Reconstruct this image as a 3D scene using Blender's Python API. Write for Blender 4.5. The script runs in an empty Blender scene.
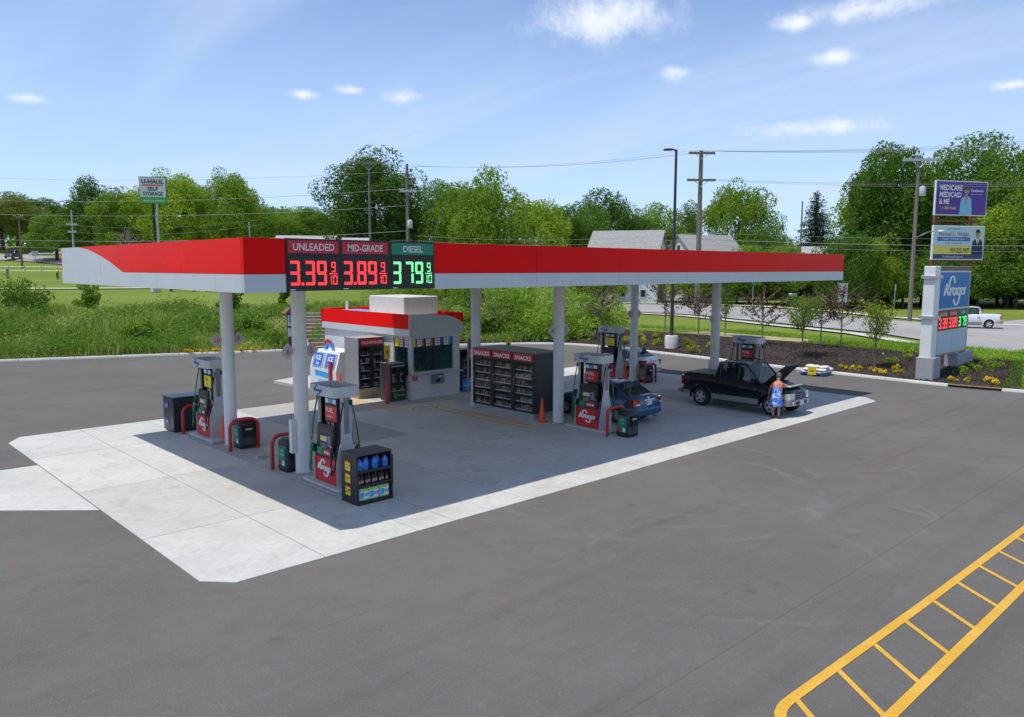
import bpy, bmesh, math, random
import numpy as np
from mathutils import Vector, Matrix
R = math.radians
random.seed(7)
scene = bpy.context.scene
COL = scene.collection

# ---------------------------------------------------------------- camera
cam_data = bpy.data.cameras.new('camera')
cam = bpy.data.objects.new('camera', cam_data)
COL.objects.link(cam)
_r = Vector((0.72547, -0.68825, 0.00188)).normalized()
_f = Vector((0.68381, 0.72048, -0.11533)).normalized()
_u = _r.cross(_f)
cam.matrix_world = Matrix(((_r.x, _u.x, -_f.x, -7.018), (_r.y, _u.y, -_f.y, -15.268), (_r.z, _u.z, -_f.z, 5.727), (0, 0, 0, 1)))
cam_data.sensor_width = 36
cam_data.lens = 783.68 / 1024 * 36
cam_data.clip_end = 9000
scene.camera = cam
scene.cycles.diffuse_bounces = 8

# ---------------------------------------------------------------- sun, sky, exposure
SUN = Vector((-0.323, 0.127, 1.0)).normalized()
sd = bpy.data.lights.new('sun', 'SUN')
sd.energy = 2.15
sd.angle = R(0.53)
sd.color = (1.0, 0.95, 0.87)
sun = bpy.data.objects.new('sun', sd)
COL.objects.link(sun)
sun.rotation_euler = SUN.to_track_quat('Z', 'Y').to_euler()
sun.location = (0, 0, 60)
vs = scene.view_settings
vs.view_transform = 'Standard'; vs.look = 'None'; vs.exposure = 0.84; vs.gamma = 1.0
try: vs.use_curve_mapping = False
except Exception: pass

world = bpy.data.worlds.new('World'); scene.world = world
world.use_nodes = True
wt = world.node_tree; wt.nodes.clear()
def NN(t, kind, **k):
    n = t.nodes.new(kind)
    for a, b in k.items():
        if a.startswith('i_'):
            n.inputs[a[2:].replace('_', ' ')].default_value = b
        elif a.startswith('n_'):
            n.inputs[int(a[2:])].default_value = b
        else: setattr(n, a, b)
    return n
def math_(t, op, a, b=None, clamp=False):
    n = t.nodes.new('ShaderNodeMath'); n.operation = op; n.use_clamp = clamp
    for i, q in enumerate((a, b)):
        if q is None: continue
        if isinstance(q, (int, float)): n.inputs[i].default_value = q
        else: t.links.new(q, n.inputs[i])
    return n.outputs[0]
def ramp_(t, v, a, b, c=0.0, d=1.0, smooth=True):
    n = t.nodes.new('ShaderNodeMapRange'); n.interpolation_type = 'SMOOTHSTEP' if smooth else 'LINEAR'
    t.links.new(v, n.inputs[0])
    for i, q in enumerate((a, b, c, d)): n.inputs[i + 1].default_value = q
    return n.outputs[0]
def vdot(t, v, d):
    n = t.nodes.new('ShaderNodeVectorMath'); n.operation = 'DOT_PRODUCT'
    t.links.new(v, n.inputs[0]); n.inputs[1].default_value = d
    return n.outputs['Value']
def mixc(t, fac, a, b):
    n = t.nodes.new('ShaderNodeMix'); n.data_type = 'RGBA'
    for i, q in ((0, fac), (6, a), (7, b)):
        if isinstance(q, (int, float, tuple)): n.inputs[i].default_value = q if not isinstance(q, tuple) else (*q, 1)[:4]
        else: t.links.new(q, n.inputs[i])
    return n.outputs[2]
sky = NN(wt, 'ShaderNodeTexSky', sky_type='NISHITA', sun_disc=False, sun_elevation=math.asin(SUN.z),
         sun_rotation=math.atan2(SUN.x, SUN.y), altitude=800.0, air_density=0.5, dust_density=0.15, ozone_density=1.0)
wtc = NN(wt, 'ShaderNodeTexCoord')
vdir = wtc.outputs['Generated']
sep = NN(wt, 'ShaderNodeSeparateXYZ'); wt.links.new(vdir, sep.inputs[0])
# high thin cirrus veil, laid on a plane overhead
zz = math_(wt, 'MAXIMUM', math_(wt, 'ADD', sep.outputs[2], 0.12), 0.03)
cb = NN(wt, 'ShaderNodeCombineXYZ')
wt.links.new(math_(wt, 'DIVIDE', sep.outputs[0], zz), cb.inputs[0]); wt.links.new(math_(wt, 'DIVIDE', sep.outputs[1], zz), cb.inputs[1])
mp = NN(wt, 'ShaderNodeMapping'); wt.links.new(cb.outputs[0], mp.inputs[0])
mp.inputs['Rotation'].default_value = (0, 0, R(8)); mp.inputs['Scale'].default_value = (1.3, 0.28, 1)
ci = NN(wt, 'ShaderNodeTexNoise', i_Scale=1.0, i_Detail=5.0, i_Roughness=0.55, i_Distortion=0.6); wt.links.new(mp.outputs[0], ci.inputs[0])
veil = ramp_(wt, ci.outputs[0], 0.38, 0.72, 0.0, 0.55)
# small fair-weather cumulus: billow noise inside loose elliptical cells
cn = NN(wt, 'ShaderNodeTexNoise', i_Scale=30.0, i_Detail=6.0, i_Roughness=0.68); wt.links.new(vdir, cn.inputs[0])
cn2 = NN(wt, 'ShaderNodeTexNoise', i_Scale=9.0, i_Detail=3.0, i_Roughness=0.5); wt.links.new(vdir, cn2.inputs[0])
nsum = math_(wt, 'ADD', math_(wt, 'MULTIPLY', math_(wt, 'SUBTRACT', cn.outputs[0], 0.5), 3.0), math_(wt, 'MULTIPLY', math_(wt, 'SUBTRACT', cn2.outputs[0], 0.5), 1.2))
clouds = [(.7314, .6179, .2886, .080, .028), (.5746, .7928, .2031, .026, .009), (.5205, .8280, .2085, .017, .006), (.4767, .8559, .2006, .020, .006),
          (.2134, .9612, .1749, .020, .006), (.7964, .5599, .2287, .020, .009), (.8880, .4312, .1597, .075, .010), (.8825, .4090, .2321, .025, .008),
          (.8848, .3742, .2779, .080, .013), (.8551, .4416, .2718, .030, .009), (.9494, .2515, .1881, .020, .005),
          (.80, -.35, .42, .09, .03), (-.2, .85, .45, .10, .03), (.2, .6, .75, .12, .05), (-.8, .3, .40, .1, .03), (-.4, -.7, .5, .12, .04), (.5, -.8, .3, .08, .02), (.55, .2, .8, .13, .06)]
az = math_(wt, 'ARCTAN2', sep.outputs[0], sep.outputs[1])
pc = NN(wt, 'ShaderNodeCombineXYZ'); wt.links.new(az, pc.inputs[0]); wt.links.new(sep.outputs[2], pc.inputs[1])
cover = None
for (dx, dy, dz, sw, sh) in clouds:
    d = Vector((dx, dy, dz)).normalized(); kx = math.hypot(d.x, d.y) / sw; ky = 1 / sh
    n = NN(wt, 'ShaderNodeVectorMath', operation='MULTIPLY_ADD'); wt.links.new(pc.outputs[0], n.inputs[0])
    n.inputs[1].default_value = (kx, ky, 0); n.inputs[2].default_value = (-math.atan2(d.x, d.y) * kx, -d.z * ky, 0)
    l = NN(wt, 'ShaderNodeVectorMath', operation='LENGTH'); wt.links.new(n.outputs[0], l.inputs[0])
    cover = l.outputs['Value'] if cover is None else math_(wt, 'MINIMUM', cover, l.outputs['Value'])
inside = ramp_(wt, cover, 1.9, 0.4)
cum = ramp_(wt, math_(wt, 'ADD', math_(wt, 'SUBTRACT', 1.15, cover), nsum), -0.35, 1.6)
cum = math_(wt, 'MULTIPLY', math_(wt, 'MULTIPLY', cum, inside), 0.9)
hz = ramp_(wt, sep.outputs[2], 0.36, 0.0, 0.0, 0.90, False)
base = mixc(wt, hz, sky.outputs[0], (2.0, 2.65, 3.5))
skyc = mixc(wt, cum, mixc(wt, veil, base, (2.5, 2.95, 3.75)), (3.7, 3.85, 4.15))
bg = NN(wt, 'ShaderNodeBackground', i_Strength=0.15)
wt.links.new(skyc, bg.inputs[0])
wo = NN(wt, 'ShaderNodeOutputWorld'); wt.links.new(bg.outputs[0], wo.inputs[0])

# ---------------------------------------------------------------- materials
MATS = {}
def mat(name, col, rough=0.55, metal=0.0, var=0.0, vs_=6.0, bump=0.0, bs=40.0, coat=0.0, emit=0.0, spec=0.5, island=0.0):
    if name in MATS: return MATS[name]
    m = bpy.data.materials.new(name); m.use_nodes = True
    t = m.node_tree; b = t.nodes['Principled BSDF']
    b.inputs['Base Color'].default_value = (*col, 1); b.inputs['Roughness'].default_value = rough
    b.inputs['Metallic'].default_value = metal; b.inputs['Coat Weight'].default_value = coat
    b.inputs['Coat Roughness'].default_value = 0.05; b.inputs['Specular IOR Level'].default_value = spec
    tc = NN(t, 'ShaderNodeTexCoord')
    if var or island:
        c0 = tuple(max(0, q * (1 - var)) for q in col); c1 = tuple(min(1, q * (1 + var)) for q in col)
        n = NN(t, 'ShaderNodeTexNoise', i_Scale=vs_, i_Detail=6.0, i_Roughness=0.6); t.links.new(tc.outputs['Object'], n.inputs[0])
        o = mixc(t, ramp_(t, n.outputs[0], 0.3, 0.7), c0, c1)
        if island:
            g = NN(t, 'ShaderNodeNewGeometry')
            hs = NN(t, 'ShaderNodeHueSaturation'); t.links.new(o, hs.inputs['Color'])
            t.links.new(ramp_(t, g.outputs['Random Per Island'], 0, 1, 1 - island, 1 + island, False), hs.inputs['Value'])
            o = hs.outputs[0]
        t.links.new(o, b.inputs['Base Color'])
    if bump:
        n = NN(t, 'ShaderNodeTexNoise', i_Scale=bs, i_Detail=5.0); t.links.new(tc.outputs['Object'], n.inputs[0])
        bp = NN(t, 'ShaderNodeBump', i_Strength=bump, i_Distance=0.02); t.links.new(n.outputs[0], bp.inputs['Height'])
        t.links.new(bp.outputs[0], b.inputs['Normal'])
    if emit:
        b.inputs['Emission Color'].default_value = (*col, 1); b.inputs['Emission Strength'].default_value = emit
    MATS[name] = m
    return m
def leafmat(name, c0, c1, trans=0.38, rand=0.32):
    m = bpy.data.materials.new(name); m.use_nodes = True; t = m.node_tree; t.nodes.clear()
    g = NN(t, 'ShaderNodeNewGeometry'); oi = NN(t, 'ShaderNodeObjectInfo')
    o = mixc(t, g.outputs['Random Per Island'], c0, c1)
    hs = NN(t, 'ShaderNodeHueSaturation'); t.links.new(o, hs.inputs['Color'])
    t.links.new(ramp_(t, oi.outputs['Random'], 0, 1, 1 - rand, 1 + rand, False), hs.inputs['Value'])
    t.links.new(ramp_(t, oi.outputs['Random'], 0, 1, 0.515, 0.485, False), hs.inputs['Hue'])
    d = NN(t, 'ShaderNodeBsdfDiffuse', i_Roughness=0.6); tr = NN(t, 'ShaderNodeBsdfTranslucent'); gl = NN(t, 'ShaderNodeBsdfGlossy', i_Roughness=0.5)
    gl.inputs['Color'].default_value = (.5, .55, .5, 1)
    t.links.new(hs.outputs[0], d.inputs[0])
    tw = mixc(t, 0.35, hs.outputs[0], (0.25, 0.43, 0.03)); t.links.new(tw, tr.inputs[0])
    mx = NN(t, 'ShaderNodeMixShader', n_0=trans); t.links.new(d.outputs[0], mx.inputs[1]); t.links.new(tr.outputs[0], mx.inputs[2])
    m2 = NN(t, 'ShaderNodeMixShader', n_0=0.03); t.links.new(mx.outputs[0], m2.inputs[1]); t.links.new(gl.outputs[0], m2.inputs[2])
    out = NN(t, 'ShaderNodeOutputMaterial'); t.links.new(m2.outputs[0], out.inputs[0])
    MATS[name] = m
    return m
def glassmat(name, tint, trans=0.6, rough=0.02, ior=1.36, body=(.01, .012, .014)):
    m = bpy.data.materials.new(name); m.use_nodes = True; t = m.node_tree; t.nodes.clear()
    tr = NN(t, 'ShaderNodeBsdfTransparent'); tr.inputs[0].default_value = (*tint, 1)
    df = NN(t, 'ShaderNodeBsdfDiffuse'); df.inputs[0].default_value = (*body, 1)
    gl = NN(t, 'ShaderNodeBsdfGlossy', i_Roughness=rough); lw = NN(t, 'ShaderNodeLayerWeight', i_Blend=0.5)
    k0 = ((ior - 1) / (ior + 1)) ** 2; frs = math_(t, 'ADD', math_(t, 'MULTIPLY', math_(t, 'POWER', lw.outputs['Facing'], 4.5), .75), k0 * 1.6)
    a = NN(t, 'ShaderNodeMixShader', n_0=trans); t.links.new(df.outputs[0], a.inputs[1]); t.links.new(tr.outputs[0], a.inputs[2])
    b = NN(t, 'ShaderNodeMixShader'); t.links.new(frs, b.inputs[0]); t.links.new(a.outputs[0], b.inputs[1]); t.links.new(gl.outputs[0], b.inputs[2])
    o = NN(t, 'ShaderNodeOutputMaterial'); t.links.new(b.outputs[0], o.inputs[0])
    MATS[name] = m
    return m

def ground_mat(name, layers, rough=0.9, bump=0.3, bs=30.0, extra=None, spec=0.3):
    """layers: base colour pairs mixed by noises of several scales (object space, metres)"""
    m = bpy.data.materials.new(name); m.use_nodes = True; t = m.node_tree; b = t.nodes['Principled BSDF']
    b.inputs['Roughness'].default_value = rough; b.inputs['Specular IOR Level'].default_value = spec
    tc = NN(t, 'ShaderNodeTexCoord'); P = tc.outputs['Object']
    o = None
    for (sc, det, lo, hi, ca, cbb, fac) in layers:
        n = NN(t, 'ShaderNodeTexNoise', i_Scale=sc, i_Detail=det, i_Roughness=0.6); t.links.new(P, n.inputs[0])
        f = ramp_(t, n.outputs[0], lo, hi)
        if o is None: o = mixc(t, f, ca, cbb)
        else: o = mixc(t, math_(t, 'MULTIPLY', f, fac), o, cbb)
    if extra: o = extra(t, P, o)
    t.links.new(o, b.inputs['Base Color'])
    n = NN(t, 'ShaderNodeTexNoise', i_Scale=bs, i_Detail=4.0, i_Roughness=0.7); t.links.new(P, n.inputs[0])
    bp = NN(t, 'ShaderNodeBump', i_Strength=bump, i_Distance=0.03); t.links.new(n.outputs[0], bp.inputs['Height'])
    t.links.new(bp.outputs[0], b.inputs['Normal'])
    MATS[name] = m
    return m
def asphalt_extra(t, P, o):
    # long faint paving seams and drag streaks, a few arcs scuffed by turning tyres
    mp = NN(t, 'ShaderNodeMapping'); t.links.new(P, mp.inputs[0]); mp.inputs['Rotation'].default_value = (0, 0, R(-22)); mp.inputs['Scale'].default_value = (0.08, 1.3, 1)
    n = NN(t, 'ShaderNodeTexNoise', i_Scale=1.0, i_Detail=8.0, i_Roughness=0.65); t.links.new(mp.outputs[0], n.inputs[0])
    o = mixc(t, math_(t, 'MULTIPLY', ramp_(t, n.outputs[0], 0.5, 0.75), 0.40), o, (0.088, 0.082, 0.075))
    sx = NN(t, 'ShaderNodeSeparateXYZ'); t.links.new(P, sx.inputs[0])
    wob = NN(t, 'ShaderNodeTexNoise', i_Scale=0.9, i_Detail=6.0); t.links.new(P, wob.inputs[0])
    for (cx, cy, rad, wd, amt) in ((9.5, -3.2, 4.6, .16, .42), (10.6, -2.2, 5.0, .12, .36), (16.0, -9.5, 3.0, .2, .40), (11.2, -8.2, 1.6, .2, .5), (12.0, -8.4, 1.25, .12, .5), (6.5, -7.5, 3.2, .10, .3), (14.5, -6.2, 2.2, .10, .35), (-3, -6, 3.4, .3, .12)):
        dx = math_(t, 'SUBTRACT', sx.outputs[0], cx); dy = math_(t, 'SUBTRACT', sx.outputs[1], cy)
        rr = math_(t, 'SQRT', math_(t, 'ADD', math_(t, 'MULTIPLY', dx, dx), math_(t, 'MULTIPLY', dy, dy)))
        rr = math_(t, 'ADD', rr, math_(t, 'MULTIPLY', wob.outputs[0], 0.7))
        k = ramp_(t, math_(t, 'ABSOLUTE', math_(t, 'SUBTRACT', rr, rad)), wd, 0.0)
        br = NN(t, 'ShaderNodeTexNoise', i_Scale=0.7, i_Detail=3.0); t.links.new(P, br.inputs[0])
        k = math_(t, 'MULTIPLY', math_(t, 'MULTIPLY', k, ramp_(t, br.outputs[0], 0.42, 0.62)), amt)
        o = mixc(t, k, o, (0.21, 0.20, 0.185))
    # one lengthwise paving joint, lighter dust along it
    k = ramp_(t, math_(t, 'ABSOLUTE', math_(t, 'ADD', math_(t, 'ADD', sx.outputs[1], 5.6), math_(t, 'MULTIPLY', wob.outputs[0], 0.25))), 0.10, 0.0)
    o = mixc(t, math_(t, 'MULTIPLY', k, 0.16), o, (0.19, 0.18, 0.165))
    k = ramp_(t, math_(t, 'ABSOLUTE', math_(t, 'ADD', sx.outputs[1], 9.35)), 0.03, 0.0)
    o = mixc(t, math_(t, 'MULTIPLY', k, 0.25), o, (0.05, 0.05, 0.05))
    # oil spots
    v = NN(t, 'ShaderNodeTexVoronoi', i_Scale=0.55); t.links.new(P, v.inputs[0])
    k = math_(t, 'MULTIPLY', ramp_(t, v.outputs['Distance'], 0.11, 0.02), 0.30)
    return mixc(t, k, o, (0.055, 0.055, 0.058))
ground_mat('asphalt', [(0.13, 4, .3, .7, (.132, .124, .113), (.164, .155, .142), 1), (1.6, 8, .45, .75, None, (.118, .112, .105), .5), (6, 7, .52, .72, None, (.180, .171, .157), .40), (26, 5, .54, .72, None, (.235, .222, .205), .55), (38, 4, .56, .72, None, (.065, .062, .058), .6)], rough=0.9, bump=0.6, bs=42, extra=asphalt_extra, spec=0.12)
def conc_extra(t, P, o):
    # dark tyre-polished and drip-stained drive lanes, broom streaks
    n = NN(t, 'ShaderNodeTexNoise', i_Scale=0.8, i_Detail=7.0, i_Roughness=0.7, i_Distortion=1.2); t.links.new(P, n.inputs[0])
    o = mixc(t, math_(t, 'MULTIPLY', ramp_(t, n.outputs[0], 0.48, 0.76), 0.55), o, (0.33, 0.315, 0.285))
    v = NN(t, 'ShaderNodeTexVoronoi', i_Scale=0.9); t.links.new(P, v.inputs[0])
    return mixc(t, math_(t, 'MULTIPLY', ramp_(t, v.outputs['Distance'], 0.07, 0.02), 0.45), o, (0.2, 0.2, 0.19))
for i, k in enumerate((1.0, 0.93, 0.84, 1.05, 0.76)):
    ground_mat('concrete%d' % i, [(0.5, 5, .3, .7, (.49 * k, .483 * k, .45 * k), (.575 * k, .567 * k, .535 * k), 1), (6, 6, .4, .7, None, (.45 * k, .442 * k, .412 * k), .6)], rough=0.85, bump=0.15, bs=60, extra=conc_extra)
ground_mat('kerb_concrete', [(0.7, 5, .3, .7, (.55, .54, .50), (.66, .65, .62), 1), (9, 5, .5, .75, None, (.42, .41, .37), .5)], rough=0.9, bump=0.2)
def grass_extra(t, P, o):
    n = NN(t, 'ShaderNodeTexNoise', i_Scale=5.0, i_Detail=8.0, i_Roughness=0.8); t.links.new(P, n.inputs[0])
    return mixc(t, math_(t, 'MULTIPLY', ramp_(t, n.outputs[0], 0.45, 0.7), 0.75), o, (0.075, 0.135, 0.020))
ground_mat('grass', [(0.06, 4, .3, .7, (.150, .205, .032), (.205, .255, .05), 1), (0.35, 6, .5, .75, None, (.24, .26, .075), .6)], rough=0.95, bump=0.9, bs=14, extra=grass_extra, spec=.1)
ground_mat('weedy_soil', [(0.3, 5, .35, .65, (.13, .19, .035), (.24, .215, .11), 1), (1.6, 6, .5, .7, None, (.10, .16, .03), .9)], rough=1, bump=1.0, bs=8, spec=.1)
ground_mat('mulch', [(0.5, 5, .3, .7, (.042, .034, .029), (.072, .057, .047), 1), (9, 6, .52, .7, None, (.085, .070, .06), .8), (22, 3, .58, .75, None, (.012, .011, .011), .9)], rough=1, bump=1.2, bs=16, spec=.1)
ground_mat('dry_grass', [(0.6, 5, .3, .7, (.36, .29, .17), (.45, .37, .24), 1), (4, 6, .5, .75, None, (.22, .22, .09), .8)], rough=1, bump=.8, bs=14, spec=.1)
ground_mat('road', [(0.12, 4, .3, .7, (.30, .295, .285), (.37, .365, .355), 1), (2.5, 6, .5, .75, None, (.25, .245, .24), .6)], rough=.9, bump=.2, bs=40)
ground_mat('path', [(0.5, 4, .3, .7, (.50, .49, .46), (.58, .57, .55), 1)], rough=.9, bump=.2)
yellow_paint = ground_mat('yellow_paint', [(1.5, 6, .35, .7, (.62, .345, .035), (.68, .40, .06), 1), (14, 7, .56, .74, None, (.26, .19, .09), .75)], rough=.7, bump=.15)
ground_mat('worn_yellow', [(2.5, 6, .35, .6, (.80, .44, .03), (.72, .42, .06), 1), (12, 6, .60, .80, None, (.42, .41, .37), .5)], rough=.8, bump=.15)

WHITE = mat('white_paint', (.78, .78, .76), .5, var=.04)
OFFW = mat('off_white', (.66, .66, .64), .55, var=.05)
SILVER = mat('silver_panel', (.60, .63, .64), .45, metal=.1, var=.03, vs_=1.2, bump=.03, bs=2)
SILVERK = mat('silver_trim', (.50, .52, .54), .35, metal=.5)
REDP = mat('red_panel', (.90, .003, .004), .36, var=.05, vs_=.5, bump=.25, bs=.55, spec=.10)
REDB = mat('red_print', (.60, .02, .03), .45, var=.05)
REDH = mat('red_enamel', (.45, .012, .015), .35, var=.12, vs_=9, coat=.2)
BLACK = mat('black_plastic', (.018, .018, .020), .5, var=.2)
DARK = mat('charcoal', (.045, .048, .052), .5, var=.12)
GREYM = mat('grey_column', (.66, .66, .65), .55, var=.06, vs_=2.5)
GREYD = mat('grey_dark', (.20, .205, .21), .6, var=.08)
STEEL = mat('steel', (.5, .5, .51), .35, metal=.9)
PUMP = mat('pump_grey', (.50, .51, .52), .4, metal=.15, var=.05)
GREEN = mat('nozzle_green', (.01, .20, .07), .45)
GREENH = mat('hose_green', (.015, .16, .06), .5)
GREENP = mat('green_print', (.01, .25, .13), .5)
BLUEP = mat('blue_print', (.02, .11, .42), .45)
BLUEL = mat('light_blue_print', (.04, .42, .80), .45)
YELP = mat('yellow_print', (.85, .68, .02), .5)
WP = mat('white_print', (.82, .82, .82), .5)
BP = mat('black_print', (.02, .02, .022), .5)
ORANGE = mat('cone_orange', (.85, .09, .015), .5, var=.1)
RUBBER = mat('rubber', (.022, .022, .023), .8, var=.25)
LEDR = mat('led_red', (1.0, .035, .04), .5, emit=.85)
LEDG = mat('led_green', (.20, .85, .30), .5, emit=.62)
LEDG2 = mat('led_bright_green', (.05, .9, .15), .5, emit=.7)
GLASSD = glassmat('shop_glass', (.62, .85, .82), .78, body=(.04, .10, .10))
GLASSC = glassmat('cabinet_glass', (.95, .96, .96), .78)
GLASSV = glassmat('car_glass', (.45, .56, .58), .80, ior=1.45, body=(.02, .05, .07))
WOOD = mat('weathered_pole_wood', (.20, .17, .145), .9, var=.2, vs_=12, bump=.4)
WOODB = mat('brown_pole_wood', (.23, .15, .09), .9, var=.2, vs_=12, bump=.4)
TIMBER = mat('timber', (.32, .27, .20), .9, var=.2, vs_=8, bump=.4)
BARK = mat('bark', (.10, .08, .06), .95, var=.3, vs_=14, bump=.8, bs=20)
GALV = mat('galvanised', (.46, .48, .50), .5, metal=.4)
BRONZE = mat('bronze_pole', (.045, .04, .038), .5)
CEM = mat('cast_concrete', (.52, .51, .48), .9, var=.12, vs_=5, bump=.3)

def brick_mat():
    m = bpy.data.materials.new('painted_block'); m.use_nodes = True; t = m.node_tree; b = t.nodes['Principled BSDF']
    tc = NN(t, 'ShaderNodeTexCoord'); mp = NN(t, 'ShaderNodeMapping'); mp.inputs['Rotation'].default_value = (R(90), 0, 0)
    sx = NN(t, 'ShaderNodeSeparateXYZ'); t.links.new(tc.outputs['Object'], sx.inputs[0])
    c = NN(t, 'ShaderNodeCombineXYZ'); t.links.new(math_(t, 'ADD', sx.outputs[0], sx.outputs[1]), c.inputs[0]); t.links.new(sx.outputs[2], c.inputs[1])
    br = NN(t, 'ShaderNodeTexBrick', i_Scale=1.0, i_Mortar_Size=0.008); br.inputs['Brick Width'].default_value = .4; br.inputs['Row Height'].default_value = .2
    br.inputs['Color1'].default_value = (.62, .62, .61, 1); br.inputs['Color2'].default_value = (.66, .66, .65, 1); br.inputs['Mortar'].default_value = (.54, .54, .53, 1)
    t.links.new(c.outputs[0], br.inputs[0]); t.links.new(br.outputs[0], b.inputs[0]); b.inputs['Roughness'].default_value = .7
    bp = NN(t, 'ShaderNodeBump', i_Strength=.5, i_Distance=.01, invert=True); t.links.new(br.outputs[1], bp.inputs['Height']); t.links.new(bp.outputs[0], b.inputs['Normal'])
    MATS['painted_block'] = m
    return m
BLOCK = brick_mat()

# ---------------------------------------------------------------- mesh helpers
def shade(me, ang=35):
    me.shade_smooth()
    try: me.set_sharp_from_angle(angle=R(ang))
    except Exception: pass
class MB:
    def __init__(s): s.v = []; s.f = []; s.mi = []; s.mats = []
    def _m(s, m):
        if m not in s.mats: s.mats.append(m)
        return s.mats.index(m)
    def add(s, vs, fs, m, M=None):
        o = len(s.v); k = s._m(m)
        s.v += [tuple(M @ Vector(q)) for q in vs] if M is not None else [tuple(q) for q in vs]
        s.f += [tuple(o + i for i in f) for f in fs]; s.mi += [k] * len(fs)
        return s
    def box(s, x0, x1, y0, y1, z0, z1, m, M=None):
        vs = [(x, y, z) for z in (z0, z1) for y in (y0, y1) for x in (x0, x1)]
        return s.add(vs, [(0, 2, 3, 1), (4, 5, 7, 6), (0, 1, 5, 4), (2, 6, 7, 3), (0, 4, 6, 2), (1, 3, 7, 5)], m, M)
    def cbox(s, x0, x1, y0, y1, z0, z1, m, c=.02, M=None):   # box with chamfered vertical edges and top rim
        p = [(x0 + c, y0), (x1 - c, y0), (x1, y0 + c), (x1, y1 - c), (x1 - c, y1), (x0 + c, y1), (x0, y1 - c), (x0, y0 + c)]
        cx, cy = (x0 + x1) / 2, (y0 + y1) / 2
        q = [(cx + (a - cx) * (1 - 2 * c / (x1 - x0)), cy + (b - cy) * (1 - 2 * c / (y1 - y0))) for a, b in p]
        return s.loft([[(a, b, z0) for a, b in p], [(a, b, z1 - c) for a, b in p], [(a, b, z1) for a, b in q]], m, M=M)
    def prism(s, poly, d, m, M=None, d0=0.0):
        n = len(poly)
        vs = [(x, y, d0) for x, y in poly] + [(x, y, d) for x, y in poly]
        fs = [tuple(range(n - 1, -1, -1)), tuple(range(n, 2 * n))] + [(i, (i + 1) % n, n + (i + 1) % n, n + i) for i in range(n)]
        return s.add(vs, fs, m, M)
    def poly(s, pts, m, M=None): return s.add(pts, [tuple(range(len(pts)))], m, M)
    def loft(s, secs, m, M=None, cap=True):
        n = len(secs[0]); vs = [q for r in secs for q in r]; fs = []
        for i in range(len(secs) - 1):
            for j in range(n):
                k = (j + 1) % n; fs.append((i * n + j, i * n + k, (i + 1) * n + k, (i + 1) * n + j))
        if cap: fs.append(tuple(range(n - 1, -1, -1))); fs.append(tuple(range((len(secs) - 1) * n, len(secs) * n)))
        return s.add(vs, fs, m, M)
    def tube(s, pts, r, m, n=8, M=None, cap=True):
        pts = [Vector(p) for p in pts]; secs = []; up = None
        for i, p in enumerate(pts):
            t = (pts[min(i + 1, len(pts) - 1)] - pts[max(i - 1, 0)]).normalized()
            if up is None:
                up = Vector((0, 0, 1)) if abs(t.z) < .9 else Vector((1, 0, 0))
            a = t.cross(up).normalized(); up = a.cross(t).normalized()
            rr = r[i] if isinstance(r, (list, tuple)) else r
            secs.append([p + (a * math.cos(2 * math.pi * k / n) + up * math.sin(2 * math.pi * k / n)) * rr for k in range(n)])
        return s.loft(secs, m, M, cap)
    def lathe(s, prof, m, n=16, M=None, cap=True):
        return s.loft([[(r * math.cos(2 * math.pi * k / n), r * math.sin(2 * math.pi * k / n), z) for k in range(n)] for r, z in prof], m, M, cap)
    def ribbon(s, pts, w, m, M=None, z=0.0):
        P = [Vector(p).to_2d() for p in pts]; L = []; Rr = []
        for i, p in enumerate(P):
            t = (P[min(i + 1, len(P) - 1)] - P[max(i - 1, 0)])
            t = t.normalized() if t.length > 1e-9 else Vector((1, 0)); nrm = Vector((-t.y, t.x)) * (w / 2)
            L.append((p + nrm)); Rr.append((p - nrm))
        vs = [(a.x, a.y, z) for a in L] + [(a.x, a.y, z) for a in Rr]; n = len(P)
        return s.add(vs, [(n + i, n + i + 1, i + 1, i) for i in range(n - 1)], m, M)
    def text(s, st, size, m, M=None, x=0, y=0, z=.004, sx=1.0, bold=.0, align='CENTER'):
        vs, fs, w = text_geo(st, bold)
        off = {'CENTER': -w / 2, 'LEFT': 0, 'RIGHT': -w}[align]
        return s.add([(x + (a + off) * size * sx, y + b * size, z) for a, b in vs], fs, m, M)
    def build(s, name, parent=None, loc=None, smooth=True, kind=None):
        me = bpy.data.meshes.new(name); me.from_pydata(s.v, [], s.f)
        for m in s.mats: me.materials.append(m)
        me.polygons.foreach_set('material_index', s.mi); me.update()
        if smooth: shade(me)
        o = bpy.data.objects.new(name, me); COL.objects.link(o)
        if parent is not None: o.parent = parent
        if loc is not None: o.location = loc
        if kind: o['kind'] = kind
        return o
_tc = {}
def text_geo(st, bold):
    k = (st, bold)
    if k not in _tc:
        c = bpy.data.curves.new('t', 'FONT'); c.body = st; c.size = 1; c.offset = bold; c.resolution_u = 2
        o = bpy.data.objects.new('t', c); COL.objects.link(o)
        dg = bpy.context.evaluated_depsgraph_get(); me = bpy.data.meshes.new_from_object(o.evaluated_get(dg))
        vs = [(v.co.x, v.co.y) for v in me.vertices]; fs = [tuple(p.vertices) for p in me.polygons]
        w = max([a for a, b in vs], default=0)
        bpy.data.objects.remove(o); bpy.data.curves.remove(c); bpy.data.meshes.remove(me)
        _tc[k] = (vs, fs, w)
    return _tc[k]
def tag(o, label=None, cat=None, group=None, kind=None):
    if label: o['label'] = label
    if cat: o['category'] = cat
    if group: o['group'] = group
    if kind: o['kind'] = kind
    return o
def thing(name, label, cat, loc=(0, 0, 0), rz=0.0, group=None):
    o = bpy.data.objects.new(name, None); COL.objects.link(o); o.empty_display_size = .2
    o.location = loc; o.rotation_euler = (0, 0, rz)
    return tag(o, label, cat, group)
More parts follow.
